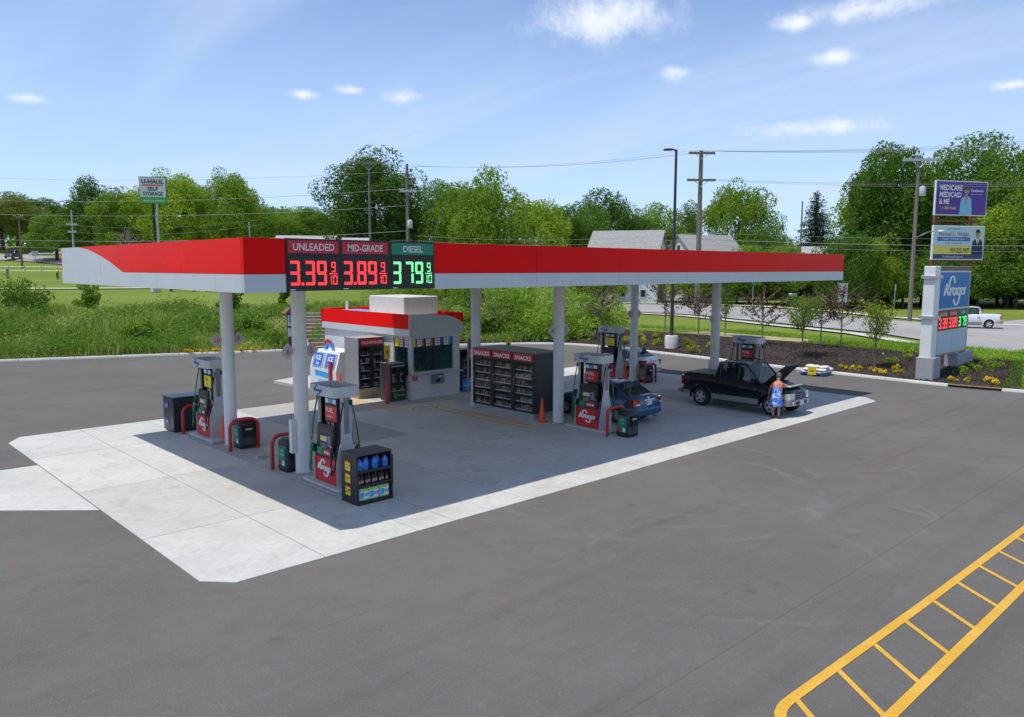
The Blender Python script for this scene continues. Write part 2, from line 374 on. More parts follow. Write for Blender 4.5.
def copy_tree(o, parent=None):
    c = o.copy(); COL.objects.link(c); c.parent = parent
    for ch in list(o.children): copy_tree(ch, c)
    return c
def frame(o, r, u):
    r = Vector(r).normalized(); u = Vector(u).normalized(); n = r.cross(u)
    return Matrix(((r.x, u.x, n.x, o[0]), (r.y, u.y, n.y, o[1]), (r.z, u.z, n.z, o[2]), (0, 0, 0, 1)))
def FY(x, y, z): return frame((x, y, z), (1, 0, 0), (0, 0, 1))        # face looking towards -Y
def FX(x, y, z): return frame((x, y, z), (0, -1, 0), (0, 0, 1))       # face looking towards -X
def FXp(x, y, z): return frame((x, y, z), (0, 1, 0), (0, 0, 1))
def FYp(x, y, z): return frame((x, y, z), (-1, 0, 0), (0, 0, 1))
def arc(cx, cy, rx, ry, a0, a1, n=10): return [(cx + rx * math.cos(R(a0 + (a1 - a0) * i / n)), cy + ry * math.sin(R(a0 + (a1 - a0) * i / n))) for i in range(n + 1)]
def bez(p, n=10):
    out = []
    for i in range(n + 1):
        t = i / n; q = [Vector(a) for a in p]
        while len(q) > 1: q = [q[j].lerp(q[j + 1], t) for j in range(len(q) - 1)]
        out.append(tuple(q[0]))
    return out
def script_logo(mb, M, w, m, z=.005, lw=.055, ys=1.0):
    """the grocer's script word mark: k with a tall loop, r o g e r, g with a swung tail; w = word width"""
    S = Matrix.Diagonal((w, w * ys, 1, 1)); T = M @ S
    st = [[(.0, 0), (.05, .30), (.10, .60)], [(.07, .20), (.13, .30), (.19, .41)] + bez([(.19, .41), (.21, 1.0), (.40, 1.2), (.46, .62)], 12),
          [(.10, .26), (.15, .14), (.20, .0)], [(.25, 0), (.285, .38)], bez([(.27, .24), (.30, .38), (.34, .40), (.38, .36)], 5),
          arc(.46, .19, .075, .175, 0, 360, 16), arc(.635, .19, .07, .175, 40, 330, 14), [(.72, .37), (.71, .15), (.695, -.1)] + bez([(.695, -.1), (.66, -.6), (.46, -.62), (.44, -.2)], 12),
          [(.755, .18), (.87, .22)] + arc(.81, .2, .065, .17, 0, 320, 13), [(.91, 0), (.935, .37)], bez([(.92, .22), (.95, .38), (.98, .40), (1.0, .36)], 5)]
    for i, q in enumerate(st): mb.ribbon([(a - .5, b - .05) for a, b in q], lw, m, T, z + i * .0012)
SEG = {'0': 'abcdef', '1': 'bc', '2': 'abged', '3': 'abgcd', '4': 'fgbc', '5': 'afgcd', '6': 'afgedc', '7': 'abc', '8': 'abcdefg', '9': 'abcdfg'}
def seg7(mb, ch, M, x, y, w, h, t, m, z=.006):
    for c in SEG[ch]:
        if c in 'agd':
            yy = {'a': h - t, 'g': h / 2 - t / 2, 'd': 0}[c]
            mb.poly([(x + t * .3, y + yy, z), (x + w - t * .3, y + yy, z), (x + w - t * .3, y + yy + t, z), (x + t * .3, y + yy + t, z)], m, M)
        else:
            xx = w - t if c in 'bc' else 0; y0 = h / 2 if c in 'bf' else 0
            mb.poly([(x + xx, y + y0 + t * .3, z + .001), (x + xx + t, y + y0 + t * .3, z + .001), (x + xx + t, y + y0 + h / 2 - t * .3, z + .001), (x + xx, y + y0 + h / 2 - t * .3, z + .001)], m, M)
def grid_mesh(name, P, m, kind='structure', smooth=True):
    """P: array (a,b,3) of points -> one sheet"""
    a, b = P.shape[:2]; idx = np.arange(a * b).reshape(a, b)
    q = np.stack([idx[:-1, :-1], idx[1:, :-1], idx[1:, 1:], idx[:-1, 1:]], -1).reshape(-1, 4)
    return fast_mesh(name, P.reshape(-1, 3), q, m, kind, smooth)
def fast_mesh(name, V, Q, m, kind=None, smooth=False, parent=None):
    me = bpy.data.meshes.new(name); V = np.asarray(V, np.float32); Q = np.asarray(Q, np.int32); k = Q.shape[1]
    me.vertices.add(len(V)); me.vertices.foreach_set('co', V.ravel())
    me.loops.add(Q.size); me.loops.foreach_set('vertex_index', Q.ravel())
    me.polygons.add(len(Q)); me.polygons.foreach_set('loop_start', np.arange(0, Q.size, k, dtype=np.int32))
    me.update(calc_edges=True); me.validate()
    if smooth: me.shade_smooth()
    else: me.shade_flat()
    me.materials.append(m)
    o = bpy.data.objects.new(name, me); COL.objects.link(o)
    if kind: o['kind'] = kind
    if parent is not None: o.parent = parent
    return o
# ================================================================ ground
def smooth(t): t = np.clip(t, 0, 1); return t * t * (3 - 2 * t)
KERB = [(-95.0, 80.0), (-30.0, 53.6), (2.9, 40.1), (18.8, 33.9), (29.0, 29.3), (33.6, 26.9), (35.6, 25.2), (36.4, 23.4), (36.55, 21.0), (36.3, 17.0), (35.8, 12.0), (35.2, 8.0), (34.75, 3.2), (34.3, -2.6), (34.9, -6.0), (36.6, -10.5), (40.5, -16.5), (47.0, -26.0)]
def resample(P, step):
    P = np.array(P, float); d = np.r_[0, np.cumsum(np.linalg.norm(np.diff(P, axis=0), axis=1))]
    n = max(2, int(d[-1] / step) + 1); t = np.linspace(0, d[-1], n)
    Q = np.stack([np.interp(t, d, P[:, k]) for k in range(P.shape[1])], 1)
    return Q
KP = resample(KERB, .75)
for _ in range(4): KP[1:-1] = (KP[:-2] + 2 * KP[1:-1] + KP[2:]) / 4
_t = np.gradient(KP, axis=0); _t /= np.linalg.norm(_t, axis=1, keepdims=True)
KN = np.stack([-_t[:, 1], _t[:, 0]], 1)          # outward, away from the lot
def kerb_dist(x, y):
    x = np.asarray(x, float); y = np.asarray(y, float); sh = x.shape; x = x.ravel(); y = y.ravel()
    out = np.empty(len(x)); C = KP[::2]; Nn = KN[::2]
    for i in range(0, len(x), 4000):
        d = np.stack([x[i:i + 4000, None] - C[None, :, 0], y[i:i + 4000, None] - C[None, :, 1]], -1)
        q = (d ** 2).sum(-1); k = q.argmin(1); r = np.arange(len(k))
        sg = (d[r, k] * Nn[k]).sum(-1); out[i:i + 4000] = np.where(sg > 0, np.sqrt(q[r, k]), -np.sqrt(q[r, k]))
    return out.reshape(sh)
def zfun(x, y, d=None):
    """height of the land; d = distance beyond the lot's kerb"""
    x = np.asarray(x, float); y = np.asarray(y, float)
    if d is None: d = kerb_dist(x, y)
    s = (x - 31.2) * .92 - (y - 28.4) * .39; d1 = (x - 31.2) * .39 + (y - 28.4) * .92
    w = 1 - smooth((s - 2) / (5 + .33 * np.maximum(d1, 0)))
    dd = np.maximum(d, 0)
    hi = .13 + 2.1 * smooth(dd / 9.5) + .019 * np.clip(dd - 9, 0, 45) + .032 * np.clip(dd - 54, 0, 85) + .10 * np.clip(dd - 139, 0, 60)
    lo = .13 + .42 * smooth(dd / 8) - .30 * smooth((dd - 10) / 7) + .05 * np.sin(x * .31) * np.sin(y * .27) * smooth(dd / 4) * smooth((16 - dd) / 5)
    hi = hi + .10 * np.sin(x * .45 + y * .2) * np.sin(y * .37) * smooth(dd / 3) * smooth((14 - dd) / 6)
    return np.where(d > 0, lo + (hi - lo) * w, .0)

ax = np.concatenate([-np.geomspace(3500, 62, 14), np.arange(-60, 150, 2.0), np.geomspace(152, 4000, 26)])
ay = np.concatenate([-np.geomspace(3500, 72, 14), np.arange(-70, 230, 2.0), np.geomspace(232, 4000, 22)])
X, Y = np.meshgrid(ax, ay, indexing='ij'); D = kerb_dist(X, Y)
Z = zfun(X, Y, D) - .06 - .25 * smooth((16 - D) / 4)
Z = np.where(D < 1.5, -.30, Z)
grid_mesh('ground', np.stack([X, Y, Z], -1), MATS['grass'])

# the paved lot: one sheet inside the kerb
lp = [(float(a), float(b)) for a, b in KP] + [(47, -120), (-95, -120)]
mb = MB(); mb.poly([(x, y, 0.0) for x, y in lp], MATS['asphalt'])
bm = bmesh.new(); vv = [bm.verts.new((x, y, 0)) for x, y in lp[::-1]]; fc = bm.faces.new(vv); bmesh.ops.triangulate(bm, faces=[fc]); bmesh.ops.recalc_face_normals(bm, faces=bm.faces)
me = bpy.data.meshes.new('asphalt_lot'); bm.to_mesh(me); bm.free(); me.materials.append(MATS['asphalt'])
if me.polygons[0].normal.z < 0: me.flip_normals()
lot = bpy.data.objects.new('asphalt_lot', me); COL.objects.link(lot); lot['kind'] = 'structure'

# verge: bank of weeds on the left, mulch bed on the right, lofted off the kerb line
def verge(name, i0, i1, offs, m, dz=0.0):
    P = np.array([[(KP[i, 0] + KN[i, 0] * o, KP[i, 1] + KN[i, 1] * o) for o in offs] for i in range(i0, i1)])
    Zv = zfun(P[..., 0], P[..., 1], np.broadcast_to(np.array(offs), P.shape[:2])) + dz
    return grid_mesh(name, np.concatenate([P, Zv[..., None]], -1)[:, ::-1], m)
def kidx(x, y): return int(((KP - np.array((x, y))) ** 2).sum(1).argmin())
i_m = kidx(35.6, 25.2); i_e = kidx(34.75, -5.3); i_s = kidx(-60, 66)
verge('weedy_bank', i_s, i_m + 1, [.14, .6, 1.2, 2, 3, 4, 5, 6, 7, 8, 9, 10, 11.5, 13], MATS['weedy_soil'])
verge('mulch_bed', i_m - 12, i_e + 1, [.14, .6, 1.2, 2, 3, 4, 5, 6, 7, 8, 9.0], MATS['mulch'], .03)
verge('verge_grass', i_m - 4, i_e + 1, [8.9, 10, 11, 12.5, 14, 16, 18], MATS['grass'], .02)
verge('corner_grass', i_e - 1, len(KP) - 3, [.14, 1, 2, 3.5, 5, 7, 9, 12, 16, 18], MATS['grass'], .02)
verge('dry_grass_patch', kidx(36.5, 20.5), kidx(35.6, 10.5), [9.2, 10.2, 11.2, 12.2, 13], MATS['dry_grass'], .06)

# kerb: cast in lengths, each length a piece; the storm inlet takes the place of one
kerb = bpy.data.objects.new('kerb', None); COL.objects.link(kerb); kerb['kind'] = 'structure'
j0 = kidx(34.05, -2.75)
i = i_s; step = 4
while i + step < len(KP) - 2:
    e = i + step
    if i < j0 <= e: e = j0
    drain = (i == j0)
    if drain: e = i + 3
    mb = MB(); secs = []
    for k in range(i, e + 1):
        q = KP[k] + (_t[k] * (.012 if k == i else -.012 if k == e else 0)); n = KN[k]
        prof = [(-.02, -.1), (-.02, .02), (.01, .115), (.03, .135), (.17, .14), (.18, -.1)] if not drain else [(-.02, .115), (-.01, .13), (.02, .138), (.05, .142), (.6, .15), (.6, .115)]
        secs.append([(q[0] + n[0] * o, q[1] + n[1] * o, z) for o, z in prof])
    if drain:
        mb.loft(secs, mat('rusty_iron', (.30, .16, .08), .8, var=.3, vs_=6)); 
        dv = MB(); dv.loft([[(KP[k, 0] + KN[k, 0] * o, KP[k, 1] + KN[k, 1] * o, z) for o, z in ((.03, .001), (.03, .112), (.5, .112), (.5, .001))] for k in range(i, e + 1)], BLACK)
        st = thing('storm_drain', 'rusty iron storm drain inlet set into the kerb beside the tall blue price sign', 'storm drain')
        mb.build('hood', st); dv.build('throat', st)
    else:
        mb.loft(secs, MATS['kerb_concrete']); mb.build('kerb_length', kerb)
    i = e
# gutter line of worn light concrete is part of the kerb lengths; the road, walks and paths follow the land
def strip(name, L, Rr, m, dz=.04, n=4, step=2.0, extra=None):
    a = resample(L, step); k = len(a); b = np.array(Rr, float)
    d = np.r_[0, np.cumsum(np.linalg.norm(np.diff(b, axis=0), axis=1))]; t = np.linspace(0, d[-1], k)
    b = np.stack([np.interp(t, d, b[:, j]) for j in range(2)], 1)
    P = np.stack([a + (b - a) * q for q in np.linspace(0, 1, n)], 1)
    z = zfun(P[..., 0], P[..., 1]) + dz
    return grid_mesh(name, np.concatenate([P, z[..., None]], -1)[:, ::-1], m)
near_e = [(33, -30), (44, -11.5), (50.1, -1.9), (61.0, 11.4), (66.6, 24.5), (71.5, 36), (71.5, 45), (66, 53), (57.5, 60)]
far_e = [(61, -40), (71, -10), (76.3, 5), (77.2, 13.2), (82.0, 23.8), (89.5, 34), (92.5, 43), (91, 51.5), (86, 60), (77, 68), (67, 75)]
strip('road', near_e, far_e, MATS['road'], .05, 8)
def along(a, b, f): 
    a = resample(a, 2.0); k = len(a); b = np.array(b, float); d = np.r_[0, np.cumsum(np.linalg.norm(np.diff(b, axis=0), axis=1))]; t = np.linspace(0, d[-1], k)
    b = np.stack([np.interp(t, d, b[:, j]) for j in range(2)], 1)
    return a + (b - a) * f
for f, w_, nm in ((.40, .007, 'road_line'), (.415, .007, 'road_line')):
    strip(nm, along(near_e, far_e, f - w_ / 2), along(near_e, far_e, f + w_ / 2), MATS['yellow_paint'], .056, 2)
nb = np.array(near_e, float); 
def shift(P, o):
    P = np.array(P, float); t = np.gradient(P, axis=0); t /= np.linalg.norm(t, axis=1, keepdims=True)
    return P + np.stack([-t[:, 1], t[:, 0]], 1) * o
strip('pavement', shift(near_e, 3.0), shift(near_e, 1.7), MATS['path'], .07, 2)
strip('far_pavement', shift(far_e, -3.2), shift(far_e, -5.0), MATS['path'], .07, 2)
strip('side_road', [(75.6, 1), (95, -1), (140, -9), (240, -26)], [(76.4, 9.5), (96, 7.2), (141, -1), (242, -17)], MATS['road'], .046, 3)
# far left: footpath across the field and the road that climbs behind it
strip('footpath', [(-40, 116), (-10, 104), (13.1, 93.4), (18.6, 89.9), (26.5, 86.8), (34, 84)], [(-40, 117.8), (-10, 105.8), (13.3, 95.2), (18.9, 91.7), (26.9, 88.6), (34.4, 85.8)], MATS['path'], .09, 2)
strip('hill_road', [(-20, 214), (14, 201), (31.8, 193), (36.3, 187), (42, 176), (52, 160)], [(-12, 226), (22, 214), (40, 204), (44.3, 195), (50, 184), (60, 168)], MATS['road'], .12, 6)
strip('hill_road_arm', [(40, 204), (60, 205), (90, 200)], [(41, 210), (60, 211), (90, 206)], MATS['road'], .14, 4)

# ---------------------------------------------------------------- concrete pad: slabs with real joints
pad = bpy.data.objects.new('concrete_pad', None); COL.objects.link(pad); pad['kind'] = 'structure'
PX0, PX1, PY0, PY1 = -1.68, 28.15, -1.85, 15.0
xs = [PX0, .63, 2.93, 3.94, 6.3, 8.67, 11.03, 13.4, 14.4, 16.77, 19.14, 21.5, 23.8, 24.8, PX1]
ys = [PY0, 1.68, 6.4, 11.2, PY1]
mb = MB(); mb.prism([(PX0 + .6, PY0 + .05), (PX1 - .8, PY0 + .05), (PX1 - .05, PY0 + .8), (PX1 - .05, PY1 - .1), (PX0 + .6, PY1 - .05), (PX0 + .05, PY1 - .8), (PX0 + .05, PY0 + .6)], .006, mat('joint_filler', (.10, .10, .095), .9), d0=-.02)
mb.build('joint_bed', pad, smooth=False)
rg = random.Random(3)
for a in range(len(xs) - 1):
    for b in range(len(ys) - 1):
        x0, x1, y0, y1 = xs[a] + .008, xs[a + 1] - .008, ys[b] + .008, ys[b + 1] - .008
        p = [(x0, y0), (x1, y0), (x1, y1), (x0, y1)]
        if a == 0 and b == 0: p = [(-1.21, y0), (x1, y0), (x1, y1), (x0, y1), (x0, -1.34)]
        if a == 0 and b == 3: p = [(x0, y0), (x1, y0), (x1, y1), (-1.2, y1), (x0, 14.2)]
        if a == len(xs) - 2 and b == 0: p = [(x0, y0), (27.45, y0), (x1, -1.15), (x1, y1), (x0, y1)]
        mb = MB(); mb.prism(p, .012 + rg.random() * .002, MATS['concrete%d' % ((0, 1, 3, 0)[b] if a < 2 else rg.choice((0, 0, 1, 3, 3, 2, 4)) if 0 < b else rg.choice((0, 1, 0)))], d0=-.02)
        mb.build('concrete_slab', pad, smooth=False)
ap = bpy.data.objects.new('concrete_apron', None); COL.objects.link(ap); ap['kind'] = 'structure'
for p in ([(-1.70, 4.50), (-1.70, 10.32), (-7.5, 10.4), (-7.5, 9.75)], [(-7.52, 9.77), (-7.52, 10.4), (-14, 10.5), (-14, 10.2)]):
    mb = MB(); mb.prism(p[::-1], .012, MATS['concrete0'], d0=-.02); mb.build('apron_slab', ap, smooth=False)
for (x, y, r) in ((3.5, 6.72, .2),):
    mb = MB(); mb.lathe([(r, .010), (r, .020), (r - .03, .0215)], mat('cast_iron', (.22, .21, .20), .7, var=.2)); mb.lathe([(r + .06, .01), (r + .06, .0175)], CEM)
    tag(mb.build('manhole_cover', loc=(x, y, 0)), {3.5: 'round iron tank cover in the shaded slab between the two left pump islands', 9.5: 'round iron tank cover near the back edge of the slab', 12.3: 'round iron tank cover beside the middle pump island'}[x], 'manhole cover')
# kiosk walk: raised concrete round the kiosk, with a pointed end and yellow nose
kw = MB(); kw.prism([(11.05, 15.05), (16.6, 15.05), (16.6, 21.2), (12.2, 21.3), (10.9, 20.75), (11.05, 18.7)], .13, MATS['concrete1'], d0=-.02)
kw.build('kiosk_walk', kind='structure', smooth=False)

# ---------------------------------------------------------------- painted markings
def ladder(name, A, B, ts, w, wr, m, z, label, cap=False):
    r = bpy.data.objects.new(name, None); COL.objects.link(r); r['kind'] = 'structure'
    A = [Vector(p) for p in A]; B = [Vector(p) for p in B]
    for P in (A, B):
        mb = MB(); mb.ribbon(P, w, m, z=z); mb.build('edge_line', r, smooth=False)
    for (a, b) in ts:
        mb = MB(); mb.ribbon([a, b], wr, m, z=z - .002); mb.build('cross_line', r, smooth=False)
    return r
A = bez([(1.82, -11.3), (1.76, -10.72), (2.35, -10.68)], 8)[2:] + [(2.6, -10.68), (7, -10.80), (12.84, -10.90), (20, -11.0), (30, -11.2)]
B = [(1.9, -11.74), (9.1, -11.76), (20, -12.0), (30, -12.3)]
ts = [((2.55 + 1.19 * k, -10.72 - .014 * k), (1.75 + 1.19 * k + .02, -11.72 - .014 * k)) for k in range(-0, 22)]
ladder('hatched_lane_marking', A, B, ts, .152, .088, MATS['yellow_paint'], .009, '')
A = [(10.85, 14.2), (10.85, 10.75), (11.15, 10.2), (12.4, 9.75), (12.4, 4.5)]; B = [(11.25, 14.2), (11.25, 10.95), (11.4, 10.65), (12.85, 10.1), (12.85, 4.5)]
ts = [((10.85, y), (11.25, y)) for y in (14.2, 13.4, 12.6, 11.8, 11.0)] + [((11.6, 10.05), (11.75, 10.5)), ((12.4, 9.75), (12.85, 10.1))] + [((12.4, y), (12.85, y)) for y in (9.0, 8.25, 7.5, 6.75, 6.0, 5.25, 4.5)]
ladder('walkway_marking', A, B, ts, .10, .10, MATS['worn_yellow'], .0195, '')

# ================================================================ canopy
ZB, ZM, ZT, CL, CW = 5.2, 5.58, 6.32, 27.74, 13.36
can = thing('fuel_canopy', 'long flat fuel canopy with red and silver fascia on six round grey columns', 'canopy', (0, 0, 0))
mb = MB(); mb.box(.09, CL - .09, .09, CW - .09, ZB + .06, ZT - .12, mat('soffit_white', (.88, .88, .87), .5, var=.03)); mb.build('deck', can, smooth=False)
mb = MB()
for k in range(1, 30): mb.box(k * .92, k * .92 + .02, .1, CW - .1, ZB + .045, ZB + .0605, GREYD)
mb.build('soffit_rib', can, smooth=False)
for ix in range(8):
    for iy in range(4):
        mb = MB(); x = 2 + ix * 3.4; y = 1.9 + iy * 3.2; mb.box(x - .3, x + .3, y - .3, y + .3, ZB + .02, ZB + .044, WHITE); mb.build('soffit_light', can, smooth=False)
def panels(M, bounds, z0, z1, m, name, th=.08):
    for a, b in zip(bounds[:-1], bounds[1:]):
        mb = MB(); mb.prism([(a + .004, z0), (b - .004, z0), (b - .004, z1), (a + .004, z1)], th, m, M); mb.build(name, can, smooth=False)
M = FY(0, .08, 0)      # near long side (depth points to -Y)
bx = [4.85, 8.4, 12.0, 15.6, 19.2, 22.8, CL]
panels(M, [.0, .93], ZM + .003, ZT, REDP, 'red_panel'); panels(M, [.0, .93], ZB, ZM - .003, SILVER, 'silver_panel')
panels(M, bx, ZM + .003, ZT, REDP, 'red_panel'); panels(M, bx, ZB, ZM - .003, SILVER, 'silver_panel')
M = FYp(CL, CW - .08, 0)
bx = [0, 4, 8, 12, 16, 20, 24, CL]
panels(M, bx, ZM + .003, ZT, REDP, 'red_panel'); panels(M, bx, ZB, ZM - .003, SILVER, 'silver_panel')
M = FXp(CL - .08, .083, 0); panels(M, [0, 4.4, 8.8, CW - .166], ZM + .003, ZT, REDP, 'red_panel'); panels(M, [0, 4.4, 8.8, CW - .166], ZB, ZM - .003, SILVER, 'silver_panel')
# left end with the swoop (local x = CW - y)
M = FX(.08, CW - .083, 0); U = lambda y: CW - .083 - y
sw = [(11.4, ZT), (10.5, 6.245), (9.9, 6.155), (9.28, 6.045), (8.41, 5.86), (7.36, ZM)]
mb = MB(); mb.prism([(U(6.6) - .003, ZM + .003)] + [(U(6.6) - .003, ZT)] + [(U(y), z) for y, z in sw], .08, REDP, M); mb.build('red_panel', can, smooth=False)
panels(M, [U(6.6), U(3.3), U(.087)], ZM + .003, ZT, REDP, 'red_panel')
mb = MB(); mb.prism([(.0, ZB), (U(9.3) - .003, ZB), (U(9.3) - .003, 6.045)] + [(U(y), z) for y, z in sw[:3][::-1]] + [(.0, ZT)], .079, SILVER, M); mb.build('silver_panel', can, smooth=False)
mb = MB(); mb.prism([(U(9.3) + .003, ZB), (U(7.36), ZB), (U(7.36), ZM - .003), (U(8.41), 5.857), (U(9.28), 6.04)], .079, SILVER, M); mb.build('silver_panel', can, smooth=False)
panels(M, [U(7.36), U(4.9), U(1.4), U(.087)], ZB, ZM - .003, SILVER, 'silver_panel')
mb = MB(); mb.box(.1, CL - .1, .1, CW - .1, ZT - .115, ZT - .10, GREYD); mb.build('roof_membrane', can, smooth=False)
NUM = {(0, 0): ('6', '5'), (0, 1): ('10', '9'), (1, 0): ('4', '3'), (2, 0): ('2', '1'), (2, 1): ('8', '7')}
CX = (3.5, 13.92, 24.4); CY = (4.3, 8.95)
for i, x in enumerate(CX):
    for j, y in enumerate(CY):
        mb = MB(); mb.lathe([(.205, .0), (.205, .03), (.2, .04), (.2, ZB + .05)], GREYM, 24); c = mb.build('column', can, (x, y, 0))
        mb = MB(); mb.lathe([(.27, .012), (.27, .03), (.2, .045)], mat('grout', (.42, .41, .38), .9, var=.1), 20); mb.build('column_base', c)
        if (i, j) in NUM:
            for s, tx in zip((-1, 1), NUM[i, j]):
                mb = MB(); F = FY(s * .35, 0, 3.44)
                mb.prism([(0, -.23), (.23, 0), (0, .23), (-.23, 0)], .006, SILVERK, F); mb.prism([(0, -.205), (.205, 0), (0, .205), (-.205, 0)], .008, mat('sign_plate_grey', (.42, .42, .42), .6), F, d0=.006)
                mb.text(tx, .24 if len(tx) == 1 else .2, REDB, F, y=-.085, z=.010, bold=.02)
                mb.box(min(s * .19, s * .3), max(s * .19, s * .3), .001, .01, 3.42, 3.46, STEEL)
                mb.build('number_sign', c, smooth=False)
        if (i, j) in ((0, 0), (2, 0)):
            mb = MB(); mb.box(-.34, -.2, -.06, .10, .62, 1.55, OFFW); mb.build('junction_box', c, smooth=False)

# price sign let into the fascia
ps = thing('price_sign', 'black fuel price board showing unleaded, mid-grade and diesel on the canopy edge', 'price sign', (.93, -.02, ZB + .02))
W_, H_ = 3.92, 1.11
mb = MB(); mb.box(.006, W_ - .006, .0, .10, 0, H_, BLACK); mb.build('cabinet', ps, smooth=False)
hx = [(.04, 1.25, 'UNLEADED', REDB, LEDR, '3.39'), (1.335, 2.55, 'MID-GRADE', REDB, LEDR, '3.89'), (2.655, 3.87, 'DIESEL', GREENP, LEDG, '3 79')]
for a, b, tx, hm, lm, pr in hx:
    F = FY(0, 0, 0)
    mb = MB(); mb.prism([(a, .80), (b, .80), (b, 1.07), (a, 1.07)], .012, hm, F); h = mb.build('header_panel', ps, smooth=False)
    mb = MB(); mb.text(tx, .215, WP, F, x=(a + b) / 2, y=.86, z=.016, sx=.92 * min(1, 1.08 / (len(tx) * .125 + .1)), bold=.012); mb.build('lettering', h, smooth=False)
    mb = MB(); mb.prism([(a, .05), (b, .05), (b, .74), (a, .74)], .006, mat('led_backing', (.012, .012, .014), .35), F); d = mb.build('digit_panel', ps, smooth=False)
    x = a + .03; k = 0
    for ch in pr:
        if ch == '.': 
            mb = MB(); mb.poly([(x - .02, .12, .012), (x + .04, .12, .012), (x + .04, .18, .012), (x - .02, .18, .012)], lm, F); mb.build('dot', d, smooth=False); x += .07
        elif ch == ' ': x += .07
        else:
            mb = MB(); seg7(mb, ch, F, x, .12, .235, .52, .062, lm, .010); mb.build('digit', d, smooth=False); x += .285
    mb = MB(); x += .015; seg7(mb, '9', F, x + .05, .40, .11, .22, .026, lm, .010); mb.poly([(x, .355, .012), (x + .2, .355, .012), (x + .2, .375, .012), (x, .375, .012)], lm, F)
    seg7(mb, '1', F, x - .05, .13, .11, .2, .026, lm, .010); seg7(mb, '0', F, x + .09, .13, .11, .2, .026, lm, .010); mb.build('fraction', d, smooth=False)
    mb = MB(); mb.poly([(a + .03, .02, .003), (a + .16, .02, .003), (a + .16, .04, .003), (a + .03, .04, .003)], WP, F); mb.build('maker_plate', ps, smooth=False)
# ================================================================ pumps and islands
def pump_island(x, y, label):
    t = thing('pump_island', label, 'pump island', (x, y, .012), group='raised concrete pump islands')
    mb = MB(); n = 8; ring = []
    for (cx, cy, a0) in ((.35, .85, 0), (-.35, .85, 90), (-.35, -.85, 180), (.35, -.85, 270)):
        ring += [(cx + .13 * math.cos(R(a0 + 90 * k / n)), cy + .13 * math.sin(R(a0 + 90 * k / n))) for k in range(n + 1)]
    mb.loft([[(a, b, 0) for a, b in ring], [(a, b, .10) for a, b in ring], [(a * .95, b * .98, .125) for a, b in ring]], CEM); mb.build('plinth', t)
    mb = MB(); ring2 = [(a * 1.02, b * 1.01) for a, b in ring]; mb.loft([[(a, b, .03) for a, b in ring2], [(a, b, .075) for a, b in ring2]], STEEL, cap=False); mb.build('steel_edging', t)
def hose(pts, n=14): return [tuple(v) for v in bez(pts, n)]
